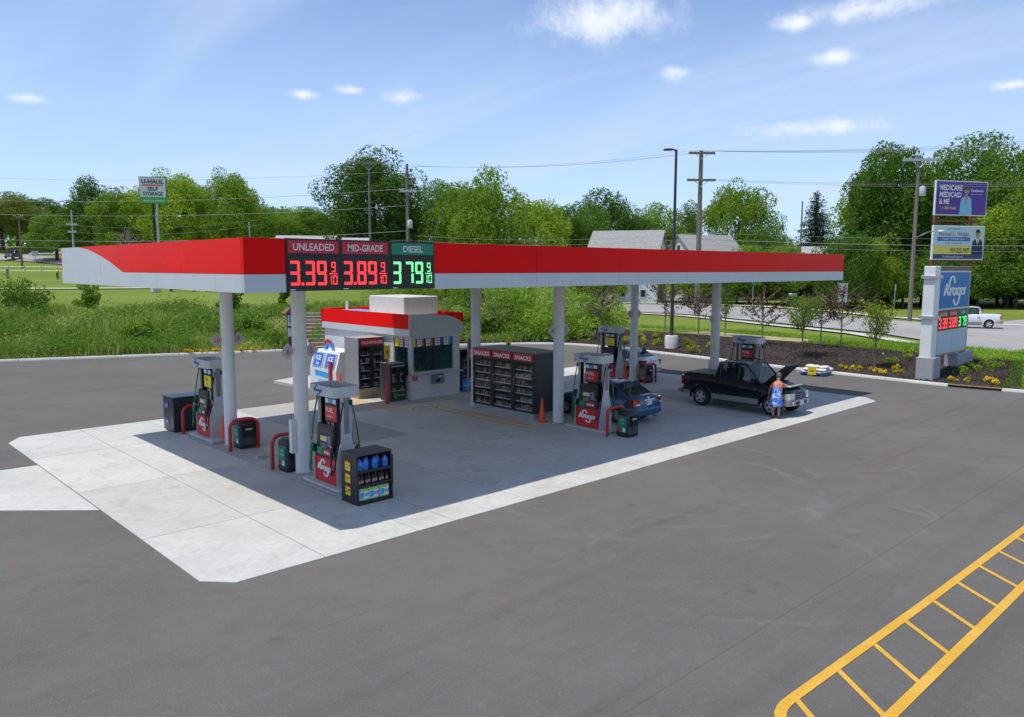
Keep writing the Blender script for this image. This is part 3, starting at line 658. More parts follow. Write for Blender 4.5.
def pump(x, y, num, ad, label):
    t = thing('fuel_pump', label, 'fuel pump', (x, y, .13), group='fuel pumps under the canopy'); t.scale = (1, 1, .955)
    mb = MB(); mb.box(-.27, .27, -.53, .53, 0, .86, DARK); mb.build('cabinet', t, smooth=False)
    for s in (1, -1):
        F = FX(-.27, 0, 0) if s == 1 else FXp(.27, 0, 0)
        mb = MB(); mb.prism([(-.545, .02), (.545, .02), (.545, .70), (-.545, .70)], .03, REDB, F); pn = mb.build('red_door', t, smooth=False)
        mb = MB(); script_logo(mb, F @ Matrix.Translation((0, .36, .03)), .76, WP, .004, .10, .40); mb.build('logo', pn, smooth=False)
        mb = MB(); prof = [(-.40, .76), (.40, .76), (.40, 1.62), (-.40, 1.62)]
        mb.loft([[F @ Vector((a, b, -.06)) for a, b in prof], [F @ Vector((a, b, .05 - .05 * (b > 1.2))) for a, b in prof]], BLACK); hd = mb.build('control_head', t, smooth=False)
        def Q(u, v): return F @ Matrix.Translation((u, v, .052 - .058 * max(0, (v - .76)) / .86)) 
        def plate(name, u0, u1, v0, v1, m, dz=.008):
            k = MB(); S = lambda v: .05 - .05 * (v - .76) / .86
            k.add([F @ Vector((u, v, S(v) + e)) for e in (0, dz) for (u, v) in ((u0, v0), (u1, v0), (u1, v1), (u0, v1))], [(4, 5, 6, 7), (0, 1, 5, 4), (1, 2, 6, 5), (2, 3, 7, 6), (3, 0, 4, 7)], m); return k.build(name, hd, smooth=False)
        plate('display', -.30, .30, 1.40, 1.56, mat('display_glass', (.04, .045, .05), .15))
        plate('price_window', -.22, .10, 1.16, 1.30, mat('lcd', (.45, .52, .45), .3))
        plate('card_reader', .17, .32, 1.05, 1.34, GREYD, .03)
        plate('label_yellow', -.20, -.06, 1.18, 1.28, YELP, .011)
        plate('keypad', -.20, .10, .98, 1.12, mat('keypad_grey', (.13, .135, .14), .5), .012)
        plate('grade_panel', -.05, .36, .78, .97, mat('grade_red', (.42, .02, .03), .5), .012)
        for q in range(3): plate('grade_button', 0 + .12 * q, .07 + .12 * q, .83, .90, WP, .018)
        plate('sticker_green', -.38, -.10, .78, .97, GREENP, .010)
    # bottle-shaped silver ends carrying the uprights
    side = [(-.30, 0), (.30, 0), (.30, .62), (.285, .82), (.22, 1.02), (.155, 1.2), (.14, 1.4), (.14, 2.42), (-.14, 2.42), (-.14, 1.4), (-.155, 1.2), (-.22, 1.02), (-.285, .82), (-.30, .62)]
    for s in (1, -1):
        mb = MB(); mb.prism(side, .07, PUMP, FY(0, s * .565 + .035, 0)); up = mb.build('end_panel', t, smooth=False)
        mb = MB(); mb.box(-.075, .075, s * .565 - .035 * 1 + (s < 0) * -.012, s * .565 + .035 + (s > 0) * .012, 1.42, 2.40, GREYD); mb.build('hose_channel', up, smooth=False)
        mb = MB(); F = FX(-.14, s * .565, 0); mb.text(num[0], .13, BP, F, y=2.24, z=.004, bold=.02); mb.text('!', .09, REDB, F, y=1.62, z=.004); mb.build('pump_number', up, smooth=False)
    mb = MB(); mb.box(-.10, .10, -.30, .30, 1.66, 2.36, BLACK); adb = mb.build('advert_board', t, smooth=False)
    for F in (FX(-.10, 0, 0), FXp(.10, 0, 0)):
        mb = MB(); mb.prism([(-.28, 1.70), (.28, 1.70), (.28, 2.10), (-.28, 2.10)], .006, REDB if ad == 'red' else YELP, F)
        for q, c in enumerate((WP, BLUEL, WP)): mb.prism([(-.26 + q * .18, 2.18), (-.11 + q * .18, 2.18), (-.11 + q * .18, 2.30), (-.26 + q * .18, 2.30)], .006, c, F)
        mb.text('FUEL' if ad == 'red' else '10c', .17, WP if ad == 'red' else BP, F, x=-.06, y=1.93, z=.009, bold=.01); mb.text('POINTS' if ad == 'red' else 'OFF', .09, WP if ad == 'red' else BP, F, x=-.05, y=1.78, z=.009)
        mb.build('poster', adb, smooth=False)
    # topper: open ring with rounded ends
    ring = []
    for (cx, cy, a0) in ((.24, .50, 0), (-.24, .50, 90), (-.24, -.50, 180), (.24, -.50, 270)):
        ring += [(cx + .15 * math.cos(R(a0 + 90 * k / 6)), cy + .15 * math.sin(R(a0 + 90 * k / 6))) for k in range(7)]
    inn = [(a * .93, b * .955) for a, b in ring]
    mb = MB(); mb.loft([[(a, b, 2.42) for a, b in ring], [(a, b, 2.70) for a, b in ring], [(a, b, 2.70) for a, b in inn], [(a, b, 2.44) for a, b in inn]], PUMP, cap=False)
    mb.poly([(a, b, 2.44) for a, b in inn], GREYD); mb.poly([(a, b, 2.42) for a, b in ring[::-1]], GREYD); tp = mb.build('topper', t)
    for F in (FX(-.39, .12, 2.53), FXp(.39, .12, 2.53)):
        mb = MB(); script_logo(mb, F, .44, BLUEP, .005, .08, .42); mb.build('logo', tp, smooth=False)
    # nozzles and hoses, a green and a black one on each side
    for s in (1, -1):
        for e, nm, hm in ((.50, GREEN, GREENH), (-.49, BLACK, RUBBER)):
            mb = MB(); xx = -s * .34; yy = e * s
            mb.box(min(xx, xx + s * .1), max(xx, xx + s * .1), yy - .05, yy + .05, .80, 1.0, BLACK)
            mb.tube([(xx - s * .03, yy, 1.06), (xx - s * .06, yy, .95), (xx - s * .07, yy, .80)], [.05, .055, .035], nm, 8); mb.tube([(xx - s * .05, yy, 1.03), (xx - s * .02, yy + .08, 1.10), (xx, yy + .12, 1.06)], .022, STEEL, 6)
            nz = mb.build('nozzle', t)
            mb = MB(); yo = (.64 if e > 0 else -.62) * s
            mb.tube(hose([(-s * .1, yo, 2.28), (-s * .22, yo * 1.06, 2.1), (-s * .34, yo * 1.10, .7), (-s * .46, yo * 1.05, -.02 if e > 0 else .15), (-s * .44, yy, .02), (xx - s * .07, yy, .80)], 20), .021, hm, 6); mb.build('hose', t)
            if e > 0:
                mb = MB(); mb.box(-s * .11 - .03, -s * .11 + .03, yo - .03, yo + .03, 2.2, 2.34, BLACK); mb.build('hose_swivel', t, smooth=False)
    return t
PUMPS = [(3.5, 2.55, '65', 'red', 'fuel pump behind the washer-fluid rack at the near left column'), (3.5, 10.4, '91', 'yellow', 'fuel pump with yellow advert beside the dark cabinet at the rear left column'),
         (13.92, 2.62, '43', 'red', 'fuel pump beside the blue sedan and black waste bin'), (24.4, 10.4, '87', 'yellow', 'fuel pump with yellow advert beside the pale silver sedan'),
         (24.4, 2.6, '21', 'red', 'fuel pump standing behind the cab of the black pickup')]
for (x, y, n, ad, lb) in PUMPS:
    pump_island(x, y, lb.replace('fuel pump', 'raised island under fuel pump').replace('with yellow advert ', '')); pump(x, y, n, ad, lb)

def hoop(x, y, label, w=.92):
    mb = MB(); h = .98
    pts = [(-w / 2, 0, 0), (-w / 2, 0, h - .28)] + [(-w / 2 + .25 - .25 * math.cos(R(a)), 0, h - .27 + .25 * math.sin(R(a))) for a in (15, 35, 55, 75, 90)] + \
          [(w / 2 - .25 + .25 * math.sin(R(a)), 0, h - .27 + .25 * math.cos(R(a))) for a in (0, 15, 35, 55, 75)] + [(w / 2, 0, h - .28), (w / 2, 0, 0)]
    mb.tube(pts, .055, REDH, 10)
    o = mb.build('hoop_guard', loc=(x, y, .012)); tag(o, label, 'guard rail', 'red steel hoop guards on the islands')
HOOPS = [(3.55, 8.1, 'red hoop guard in front of the bin at the rear left column'), (3.5, 5.2, 'red hoop guard behind the bin at the near left column'), (3.5, 11.75, 'red hoop guard between the dark cabinet and the rear left pump'),
         (13.85, 1.52, 'red hoop guard behind the bin beside the blue sedan'), (24.6, 8.05, 'red hoop guard in front of the bin behind the silver sedan'), (24.4, 1.3, 'red hoop guard hidden behind the black pickup by the far right pump')]
for h in HOOPS[:5]: hoop(*h)
def waste_bin(x, y, label, rz=0):
    t = thing('waste_bin', label, 'waste bin', (x, y, .012), rz, 'black plastic forecourt waste bins')
    def ring(w, d, z, c=.05): return [(-w + c, -d, z), (w - c, -d, z), (w, -d + c, z), (w, d - c, z), (w - c, d, z), (-w + c, d, z), (-w, d - c, z), (-w, -d + c, z)]
    mb = MB(); mb.loft([ring(.27, .25, 0), ring(.30, .28, .12), ring(.29, .27, .14), ring(.28, .26, .70)], BLACK); mb.build('body', t)
    mb = MB(); mb.loft([ring(.275, .255, .70), ring(.285, .265, .72), ring(.27, .25, .86), ring(.21, .19, .93)], BLACK); ld = mb.build('lid', t)
    mb = MB(); mb.box(-.17, .17, -.31, -.24, .38, .70, mat('deep_black', (.004, .004, .004), .8)); mb.box(-.12, .1, -.315, -.28, .60, .655, GALV); mb.build('opening', t, smooth=False)
    F = FX(-.284, 0, 0); mb = MB(); mb.prism([(-.19, .18), (.17, .18), (.17, .68), (-.19, .68)], .012, GREENP, F)
    mb.prism([(-.17, .19), (-.06, .19), (-.08, .32), (-.17, .34)], .016, REDB, F); mb.prism([(.0, .19), (.15, .19), (.13, .30), (.05, .34)], .016, WP, F)
    mb.text('GO', .09, WP, F, y=.57, z=.016); mb.text('Fresh', .08, WP, F, y=.46, z=.016); mb.build('poster', t, smooth=False)
    mb = MB(); mb.box(-.285, -.272, -.25, .25, .705, .715, GALV); mb.build('band', ld, smooth=False)
    return t
for b in [(3.72, 8.42, 'black waste bin with green poster inside the hoop at the rear left column'), (3.42, 4.80, 'black waste bin with green poster behind the near left column'),
          (13.98, 1.12, 'black waste bin with green poster in front of the blue sedan'), (24.72, 8.4, 'black waste bin with green poster behind the tail of the silver sedan')]: waste_bin(*b)
def cone(x, y, z, label):
    t = thing('traffic_cone', label, 'traffic cone', (x, y, z), group='orange traffic cones')
    mb = MB(); mb.lathe([(.135, .03), (.12, .10), (.03, .88), (.022, .90)], ORANGE, 16); mb.build('cone_body', t)
    mb = MB(); mb.cbox(-.19, .19, -.19, .19, 0, .035, ORANGE, .02); mb.build('foot', t)
for c in [(3.52, 9.55, .012, 'orange traffic cone beside the rear left column'), (13.62, 4.84, .012, 'orange traffic cone between the snack cabinet and the middle column'),
          (24.35, 9.42, .012, 'orange traffic cone beside the silver sedan'), (11.3, 15.25, .13, 'orange traffic cone in front of the white ice chest')]: cone(*c)
mb = MB(); mb.lathe([(.09, 0), (.09, 1.3), (.07, 1.36), (.02, 1.39)], REDH, 14); tag(mb.build('bollard', loc=(11.2, 15.85, .12)), 'red steel bollard in front of the white ice chest', 'bollard')

# ---------------------------------------------------------------- rack of washer fluid, oil and absorbent boxes
rk = thing('product_rack', 'black slant-sided display rack with three shelves in front of the near left pump', 'display rack', (2.9, .55, .012))
RW, RD, RH = 1.02, .72, 1.2
mb = MB(); mb.box(0, RW, 0, RD, 0, .10, BLACK); mb.build('base', rk, smooth=False)
for x0 in (0, RW - .04):
    mb = MB(); mb.prism([(0, .1), (RD, .1), (RD, RH), (.04, RH)], .04, BLACK, frame((x0, 0, 0), (0, 1, 0), (0, 0, 1))); sp = mb.build('side_panel', rk, smooth=False)
    if x0 == 0:
        F = FX(-.004, .42, 0)
        for z, p in ((.25, '14'), (.56, '6'), (.86, '2')):
            mb = MB(); mb.prism([(-.11, z - .05), (.11, z - .05), (.11, z + .15), (-.11, z + .15)], .006, YELP, F); mb.prism([(-.11, z + .15), (.11, z + .15), (.11, z + .19), (-.11, z + .19)], .006, REDB, F)
            mb.text(p, .15, BP, F, x=-.02, y=z, z=.009, bold=.015); mb.text('99', .07, BP, F, x=.075, y=z + .06, z=.009); mb.build('price_card', sp, smooth=False)
mb = MB(); mb.box(0, RW, .04, RD, RH, RH + .04, DARK); mb.build('top', rk, smooth=False)
mb = MB(); mb.box(.04, RW - .04, RD - .05, RD - .01, .1, RH, BLACK); mb.build('back_panel', rk, smooth=False)
for z in (.45, .80):
    mb = MB(); mb.box(.04, RW - .04, .03, RD - .05, z, z + .025, DARK); mb.box(.04, RW - .04, .015, .03, z - .02, z + .045, BLACK); mb.build('shelf', rk, smooth=False)
mb = MB(); mb.box(RW, RW + .05, .05, .3, .35, 1.1, BLACK); mb.build('side_hook', rk, smooth=False)
ORD = ['leftmost', 'second from left', 'third from left', 'fourth from left', 'fifth from left', 'sixth from left', 'seventh from left', 'eighth from left', 'ninth from left', 'rightmost']
BJ = mat('washer_fluid_blue', (.03, .20, .62), .2, var=.15, vs_=8)
for k, (px, py) in enumerate([(.14, .12), (.29, .12), (.42, .26), (.55, .12), (.72, .26), (.86, .12)]):
    t = thing('fluid_jug', 'blue washer-fluid jug on the rack top shelf, ' + ORD[k], 'jug', (2.9 + px, .55 + py, .012 + .825), group='blue jugs on the top shelf of the rack')
    mb = MB(); mb.loft([[(a * w, b * w * .7, z) for a, b in ((-1, -1), (-.6, -1.15), (.6, -1.15), (1, -1), (1, 1), (.6, 1.15), (-.6, 1.15), (-1, 1))] for z, w in ((0, .06), (.02, .066), (.17, .066), (.23, .045), (.27, .022))], BJ); mb.build('body', t)
    mb = MB(); mb.lathe([(.024, .27), (.024, .30)], BLUEP, 10); mb.build('cap', t)
    mb = MB(); mb.box(-.045, .045, -.058, -.052, .05, .13, BLUEP); mb.build('label_panel', t, smooth=False)
for k in range(9):
    t = thing('oil_bottle', 'dark oil bottle on the rack middle shelf, ' + ORD[k if k < 8 else 9], 'bottle', (2.9 + .12 + k * .098, .55 + .12 + (k % 2) * .03, .012 + .475), group='dark bottles on the middle shelf of the rack')
    mb = MB(); mb.loft([[(a * w, b * w * .7, z) for a, b in ((-1, -1), (1, -1), (1, 1), (-1, 1))] for z, w in ((0, .036), (.15, .036), (.19, .02), (.22, .014))], BLACK); mb.build('body', t)
    mb = MB(); mb.box(-.03, .03, -.030, -.0255, .03, .10, mat('oil_label', (.55, .28, .25), .5)); mb.build('label_panel', t, smooth=False)
    mb = MB(); mb.lathe([(.015, .22), (.015, .245)], REDB if k % 2 else BLACK, 8); mb.build('cap', t)
for k, (px, w) in enumerate([(.21, .26), (.49, .26), (.80, .26)]):
    t = thing('fluid_box', 'blue, white and green carton on the rack bottom shelf, ' + ('leftmost', 'middle one', 'rightmost')[k], 'carton', (2.9 + px, .55 + .16, .112), group='cartons on the bottom shelf of the rack')
    mb = MB(); mb.box(-w / 2, w / 2, -.11, .2, 0, .29, WP); mb.build('carton', t, smooth=False)
    mb = MB(); F = FY(0, -.11, 0); mb.prism([(-w / 2, .22), (w / 2, .22), (w / 2, .29), (-w / 2, .29)], .003, mat('lime_print', (.3, .62, .08), .5), F); mb.prism([(-w / 2 + .01, .05), (-.02, .05), (.0, .2), (-w / 2 + .01, .2)], .003, BLUEL, F)
    mb.text('DEF', .10, BLUEP, F, x=.05, y=.10, z=.006, bold=.02); mb.prism([(-w / 2, .0), (w / 2, .0), (w / 2, .03), (-w / 2, .03)], .003, mat('lime_print', (.3, .62, .08), .5), F); mb.build('print', t, smooth=False)

# ---------------------------------------------------------------- glass-door cabinets
def stock(mb, x0, x1, y0, y1, z, hmax, rnd, pal):
    x = x0
    while x < x1 - .03:
        w = rnd.uniform(.05, .10); h = rnd.uniform(.55, 1) * hmax
        mb.box(x + .004, min(x + w, x1) - .004, y0 + rnd.random() * .02, y1, z, z + h, rnd.choice(pal)); x += w
PAL = [mat('pack_' + n, c, .5) for n, c in (('red', (.32, .05, .05)), ('yellow', (.50, .40, .08)), ('cream', (.45, .42, .35)), ('green', (.15, .25, .07)), ('blue', (.05, .10, .28)), ('brown', (.14, .08, .055)), ('orange', (.45, .18, .05)), ('white', (.55, .55, .53)), ('dark', (.03, .03, .034)), ('grey', (.22, .22, .23)))]
def cabinet(name, label, cat, x, y, z, rz, W, Dp, H, doors, base, head, headtxt, headm, body, shelves, rnd, pal, basem=None, lit=False):
    t = thing(name, label, cat, (x, y, z), rz)
    mb = MB(); mb.box(0, .05, .0, Dp, base, H, body); mb.box(W - .05, W, .0, Dp, base, H, body); mb.box(.05, W - .05, Dp - .05, Dp, base, H, body); mb.box(.05, W - .05, 0.0, Dp - .05, base, base + .08, body)
    mb.box(.05, W - .05, .0, Dp - .05, H - head, H, body); mb.build('body', t, smooth=False)
    mb = MB(); mb.box(.01, W - .01, .01, Dp - .01, 0, base - .002, basem or body); mb.build('plinth', t, smooth=False)
    mb = MB(); mb.box(.01, W - .01, .01, Dp - .01, H, H + .012, mat('cabinet_top', (.34, .33, .30), .8, var=.1)); mb.build('top', t, smooth=False)
    dw = W / doors
    lin = MB(); lin.box(.055, W - .055, Dp - .09, Dp - .055, base + .085, H - head - .003, mat('cabinet_lining', (.10, .10, .10), .6)); lin.build('lining', t, smooth=False)
    for d in range(doors):
        a, b = d * dw + .05, (d + 1) * dw - .05
        F = FY(0, 0, 0)
        if headtxt:
            mb = MB(); mb.prism([(a, H - head + .03), (b, H - head + .03), (b, H - .03), (a, H - .03)], .05, headm, F); hp = mb.build('header', t, smooth=False)
            mb = MB(); mb.text(headtxt, (head - .06) * .8, WP, F, x=(a + b) / 2, y=H - head + .07, z=.054, sx=min(1.1, (b - a) / (len(headtxt) * (head - .06) * .56)), bold=.025); mb.build('lettering', hp, smooth=False)
        fr = MB(); z0, z1 = base + .03, H - head
        for (u0, u1, v0, v1) in ((a - .04, a + .05, z0, z1), (b - .05, b + .04, z0, z1), (a + .02, b - .02, z0, z0 + .06), (a + .02, b - .02, z1 - .06, z1)): fr.prism([(u0, v0), (u1, v0), (u1, v1), (u0, v1)], .03, BLACK, F)
        dr = fr.build('door', t, smooth=False)
        g = MB(); g.poly([(a + .02, z0 + .06, .012), (b - .02, z0 + .06, .012), (b - .02, z1 - .06, .012), (a + .02, z1 - .06, .012)], GLASSC, F); g.build('pane', dr, smooth=False)
        hb = MB(); hb.tube([(a + .06, -.06, base + .5 * (H - base) - .2), (a + .06, -.06, base + .5 * (H - base) + .2)], .012, STEEL, 6); hb.build('handle', dr)
        st = MB(); hs = (z1 - z0 - .1) / shelves
        for k in range(shelves):
            zz = z0 + .06 + k * hs
            sh = MB(); sh.box(a - .02, b + .02, .05, Dp - .1, zz, zz + .015, mat('shelf_grey', (.25, .25, .25), .5)); sh.box(a - .02, b + .02, .04, .05, zz - .01, zz + .03, WP); sh.build('shelf', t, smooth=False)
            stock(st, a, b, .07, .22, zz + .016, hs * .62, rnd, pal)
        st.build('stock', t, smooth=False, kind='stuff')
    return t
rnd = random.Random(5)
PALS = PAL + [PAL[2], PAL[8], PAL[8], PAL[9], PAL[5], PAL[8]]
cabinet('snack_cabinet', 'charcoal three-door snack cabinet with red headers under the middle of the canopy', 'display cabinet', 13.6, 8.75, .012, R(-90), 3.52, 1.55, 2.50, 3, .22, .33, 'SNACKS', REDB, DARK, 6, rnd, PALS, basem=mat('plinth_grey', (.30, .31, .32), .6))
mb = MB(); mb.box(13.6 + 1.2, 13.6 + 1.5, 5.224, 5.229, .03, .25, REDB); 
bev = cabinet('beverage_cooler', 'tall grey two-door drinks cooler beside the kiosk wall with a red cold-drinks header', 'cooler', 11.35, 13.75, .012, 0, 1.35, 1.1, 2.65, 2, .42, .38, '', REDB, mat('cooler_grey', (.26, .265, .28), .5, var=.05), 5, rnd, [PAL[0], PAL[4], PAL[7], PAL[8], PAL[9], PAL[5]], basem=TIMBER)
F = FY(.0, 0, 0); mb = MB(); mb.prism([(.12, 2.32), (1.25, 2.32), (1.25, 2.60), (.12, 2.60)], .025, REDB, F); hp = mb.build('header', bev, smooth=False)
mb = MB(); mb.text('COLD BEVERAGES', .165, WP, F, x=.685, y=2.40, z=.03, sx=.80, bold=.02); mb.build('lettering', hp, smooth=False)
mb = MB(); mb.prism([(.07, 2.28), (1.28, 2.28), (1.28, 2.64), (.07, 2.64)], .012, BLACK, F); mb.build('header_backing', bev, smooth=False)
mon = cabinet('energy_drink_cooler', 'low black energy-drink cooler with a green claw emblem in front of the kiosk', 'cooler', 11.95, 12.25, .012, 0, .80, .75, 1.62, 2, .42, .14, '', REDB, DARK, 3, rnd, [PAL[8], PAL[9], PAL[3], PAL[7]])
mb = MB(); F = FY(0, .0, 0)
for k, q in enumerate((-.06, 0, .06)): mb.ribbon([(.28 + q, .32), (.285 + q, .22), (.27 + q * .6, .10 + abs(q))], .03, mat('claw_green', (.25, .6, .05), .5), F, z=.012)
mb.text('MONSTER', .075, WP, F, x=.56, y=.22, z=.012, bold=.01); mb.prism([(.04, .44), (.76, .44), (.76, .48), (.04, .48)], .034, GALV, F); mb.prism([(.05, 1.49), (.75, 1.49), (.75, 1.53), (.05, 1.53)], .012, GALV, F); mb.build('emblem', mon, smooth=False)
cc = cabinet('small_drinks_cooler', 'slim black drinks cooler with a blue panel at the right end of the kiosk', 'cooler', 15.95, 12.3, .012, 0, .95, .7, 1.95, 2, .62, .12, '', REDB, BLACK, 3, rnd, [PAL[4], PAL[0], PAL[7], PAL[8]])
mb = MB(); F = FY(0, 0, 0); mb.prism([(.04, .04), (.91, .04), (.91, .60), (.04, .60)], .012, mat('cola_blue', (.02, .20, .62), .4), F); mb.text('LIVE', .15, WP, F, x=.48, y=.40, z=.016); mb.text('FOR NOW', .13, WP, F, x=.48, y=.24, z=.016); mb.build('blue_panel', cc, smooth=False)
# dark cabinet by the rear left pump
ib = thing('dark_cabinet', 'waist-high dark steel cabinet with blue stickers beside the rear left pump', 'cabinet', (2.85, 12.1, .012))
mb = MB(); mb.cbox(0, 1.15, 0, .95, .05, 1.2, mat('navy_steel', (.02, .024, .035), .35, var=.1), .02); mb.build('body', ib)
mb = MB(); mb.box(.05, 1.1, .05, .9, 0, .05, BLACK); mb.build('plinth', ib, smooth=False)
mb = MB(); mb.cbox(-.02, 1.17, -.02, .97, 1.2, 1.24, mat('navy_lid_glare', (.05, .07, .11), .25), .01); mb.build('lid', ib)  # glare on the cabinet top is put into the lid's lighter blue
F = FX(-.004, .48, 0)
for z in (.32, .90):
    mb = MB(); mb.prism([(-.28, z - .1), (.06, z - .1), (.06, z + .12), (-.28, z + .12)], .008, BLUEP, F); mb.text('DEF', .12, WP, F, x=-.11, y=z - .03, z=.012); mb.build('sticker', ib, smooth=False)

# ================================================================ kiosk
KX0, KX1, KY0, KY1 = 12.75, 15.72, 11.9, 19.25
kx = thing('kiosk', 'white block kiosk with red and silver roof band and wide front window', 'building', (0, 0, .012))
IN = .12
def wall(name, M, W, rects, z1, m=BLOCK, th=.12):
    """wall with real openings: local x along, y up"""
    xs_ = sorted({0, W} | {r[0] for r in rects} | {r[1] for r in rects}); zs_ = sorted({0, z1} | {r[2] for r in rects} | {r[3] for r in rects}); mb = MB()
    for a, b in zip(xs_[:-1], xs_[1:]):
        for c, d in zip(zs_[:-1], zs_[1:]):
            if any(r[0] <= a and b <= r[1] and r[2] <= c and d <= r[3] for r in rects): continue
            mb.prism([(a, c), (b, c), (b, d), (a, d)], 0, m, M, d0=-th)
    o = mb.build(name, kx, smooth=False)
    bmq = bmesh.new(); bmq.from_mesh(o.data); bmesh.ops.remove_doubles(bmq, verts=bmq.verts, dist=1e-4)
    seen = {}; kill = []
    for f in bmq.faces:
        k = tuple(sorted(v.index for v in f.verts))
        if k in seen: kill += [f, seen[k]]
        seen[k] = f
    bmesh.ops.delete(bmq, geom=list(set(kill)), context='FACES'); bmq.to_mesh(o.data); bmq.free()
    return o
FYM = FY(KX0 + IN, KY0 + IN, 0); WF = KX1 - KX0 - 2 * IN
wall('front_wall', FYM, WF, [(.22 - IN, 2.48 - IN, 1.16, 2.70)], 2.79)
FXM = FX(KX0 + IN, KY1 - IN, 0); WL = KY1 - KY0 - 2 * IN
U2 = lambda y: KY1 - IN - y
wall('side_wall', FXM, WL - .12, [(U2(13.25), U2(12.15), 1.0, 2.70)], 2.79)
mb = MB(); mb.box(KX0 + IN + .12, KX1 - IN, KY1 - IN - .12, KY1 - IN, 0, 2.79, BLOCK); mb.build('back_wall', kx, smooth=False)
mb = MB(); mb.box(KX1 - IN - .12, KX1 - IN, KY0 + IN + .12, KY1 - IN - .12, 0, 2.79, BLOCK); mb.build('side_wall', kx, smooth=False)
def kwindow(M, x0, x1, z0, z1, mull, name='window'):
    mb = MB(); fr = .05
    for (a, b, c, d) in ((x0, x1, z0, z0 + fr), (x0, x1, z1 - fr, z1), (x0, x0 + fr, z0 + fr, z1 - fr), (x1 - fr, x1, z0 + fr, z1 - fr)): mb.prism([(a, c), (b, c), (b, d), (a, d)], .02, SILVERK, M, d0=-.06)
    for q in mull: mb.prism([(q - .02, z0 + fr), (q + .02, z0 + fr), (q + .02, z1 - fr), (q - .02, z1 - fr)], .0, BLACK, M, d0=-.05)
    w = mb.build(name, kx, smooth=False); ed = [x0 + fr] + list(mull) + [x1 - fr]
    for a, b in zip(ed[:-1], ed[1:]):
        g = MB(); g.prism([(a + .02, z0 + fr), (b - .02, z0 + fr), (b - .02, z1 - fr), (a + .02, z1 - fr)], -.022, GLASSD, M, d0=-.03); g.build('pane', w, smooth=False)
    return w
w1 = kwindow(FYM, .10, 2.36, 1.16, 2.70, [.85, 1.30]); w2 = kwindow(FXM, U2(13.25), U2(12.15), 1.0, 2.70, [])
def stickers(M, xs_, z0, z1, w):
    cols = [YELP, WP, REDB, WP, mat('brown_print', (.35, .14, .06), .5), WP, BLUEP, WP, BLUEL]
    for k, (a, b) in enumerate(xs_):
        mb = MB(); mb.prism([(a, z0), (b, z0), (b, z1), (a, z1)], .004, cols[k % 9], M, d0=-.012)
        if cols[k % 9] is WP:
            for q in range(3): mb.prism([(a + (b - a) * .2, z0 + .08 + q * .10), (b - (b - a) * .2, z0 + .08 + q * .10), (b - (b - a) * .2, z0 + .13 + q * .10), (a + (b - a) * .2, z0 + .13 + q * .10)], .007, (BP, REDB, BLUEP)[(k + q) % 3], M, d0=.004)
        mb.build('advert', w, smooth=False)
stickers(FYM, [(.16, .27), (.36, .60), (.61, .72), (.83, 1.06), (1.07, 1.22), (1.33, 1.58), (1.59, 1.73), (1.82, 2.06), (2.07, 2.20)], 2.30, 2.64, w1)
u = U2(13.2); stickers(FXM, [(u + .05, u + .36), (u + .40, u + .62), (u + .62, u + .72), (u + .78, u + 1.0)], 2.28, 2.64, w2)
mb = MB(); mb.box(KX0 - .05 + .1, KX1 - .1, KY0 - .12, KY0 + IN - .003, 1.06, 1.12, SILVERK); mb.build('counter_shelf', kx, smooth=False)
mb = MB(); mb.cbox(13.95, 14.55, KY0 - .12, KY0 + .11, .62, 1.02, GREYD, .03); mb.box(14.05, 14.30, KY0 - .135, KY0 - .12, .70, .86, BLACK); mb.cbox(14.15, 14.5, KY0 - .14, KY0 - .12, .9, .98, STEEL, .01); mb.build('pay_drawer', kx)
mb = MB(); mb.prism([(.08, .82), (.36, .82), (.36, 1.02), (.08, 1.02)], .006, REDB, FYM); mb.text('NO', .08, WP, FYM, x=.2, y=.93, z=.01); mb.text('SMOKING', .04, WP, FYM, x=.22, y=.86, z=.01); mb.build('notice', kx, smooth=False)
mb = MB(); mb.prism([(.06, 1.18), (.17, 1.18), (.17, 1.32), (.06, 1.32)], .022, YELP, FYM); mb.build('sticker', kx, smooth=False)
# inside: floor, dark fittings and stocked shelves seen through the glass
mb = MB(); mb.box(KX0 + .25, KX1 - .25, KY0 + .25, KY1 - .25, .0, .03, GREYD); mb.build('floor', kx, smooth=False)
mb = MB(); mb.box(KX0 + .3, KX1 - .3, 15.0, 15.06, .03, 2.7, mat('inner_wall', (.40, .46, .44), .7)); mb.build('inner_partition', kx, smooth=False)
for k in range(6):
    mb = MB(); mb.box(KX0 + .4, KX1 - .3, 14.55, 14.99, .5 + k * .38, .53 + k * .38, GALV); stock(mb, KX0 + .42, KX1 - .35, 14.6, 14.8, .53 + k * .38, .25, rnd, PAL); mb.build('inner_shelf', kx, smooth=False, kind='stuff')
mb = MB(); mb.box(KX0 + .4, KX1 - .4, KY0 + .35, KY0 + .85, 1.0, 1.05, GALV); mb.box(13.2, 13.6, KY0 + .4, KY0 + .7, 1.05, 1.30, mat('till_green', (.15, .5, .05), .5)); mb.box(14.0, 14.8, KY0 + .4, KY0 + .7, 1.05, 1.15, WP); mb.build('inner_counter', kx, smooth=False)
mb = MB(); mb.box(KX0 + .1, KX1 - .1, KY0 + .1, KY1 - .1, 2.80, 3.5, WHITE); mb.build('roof_deck', kx, smooth=False)
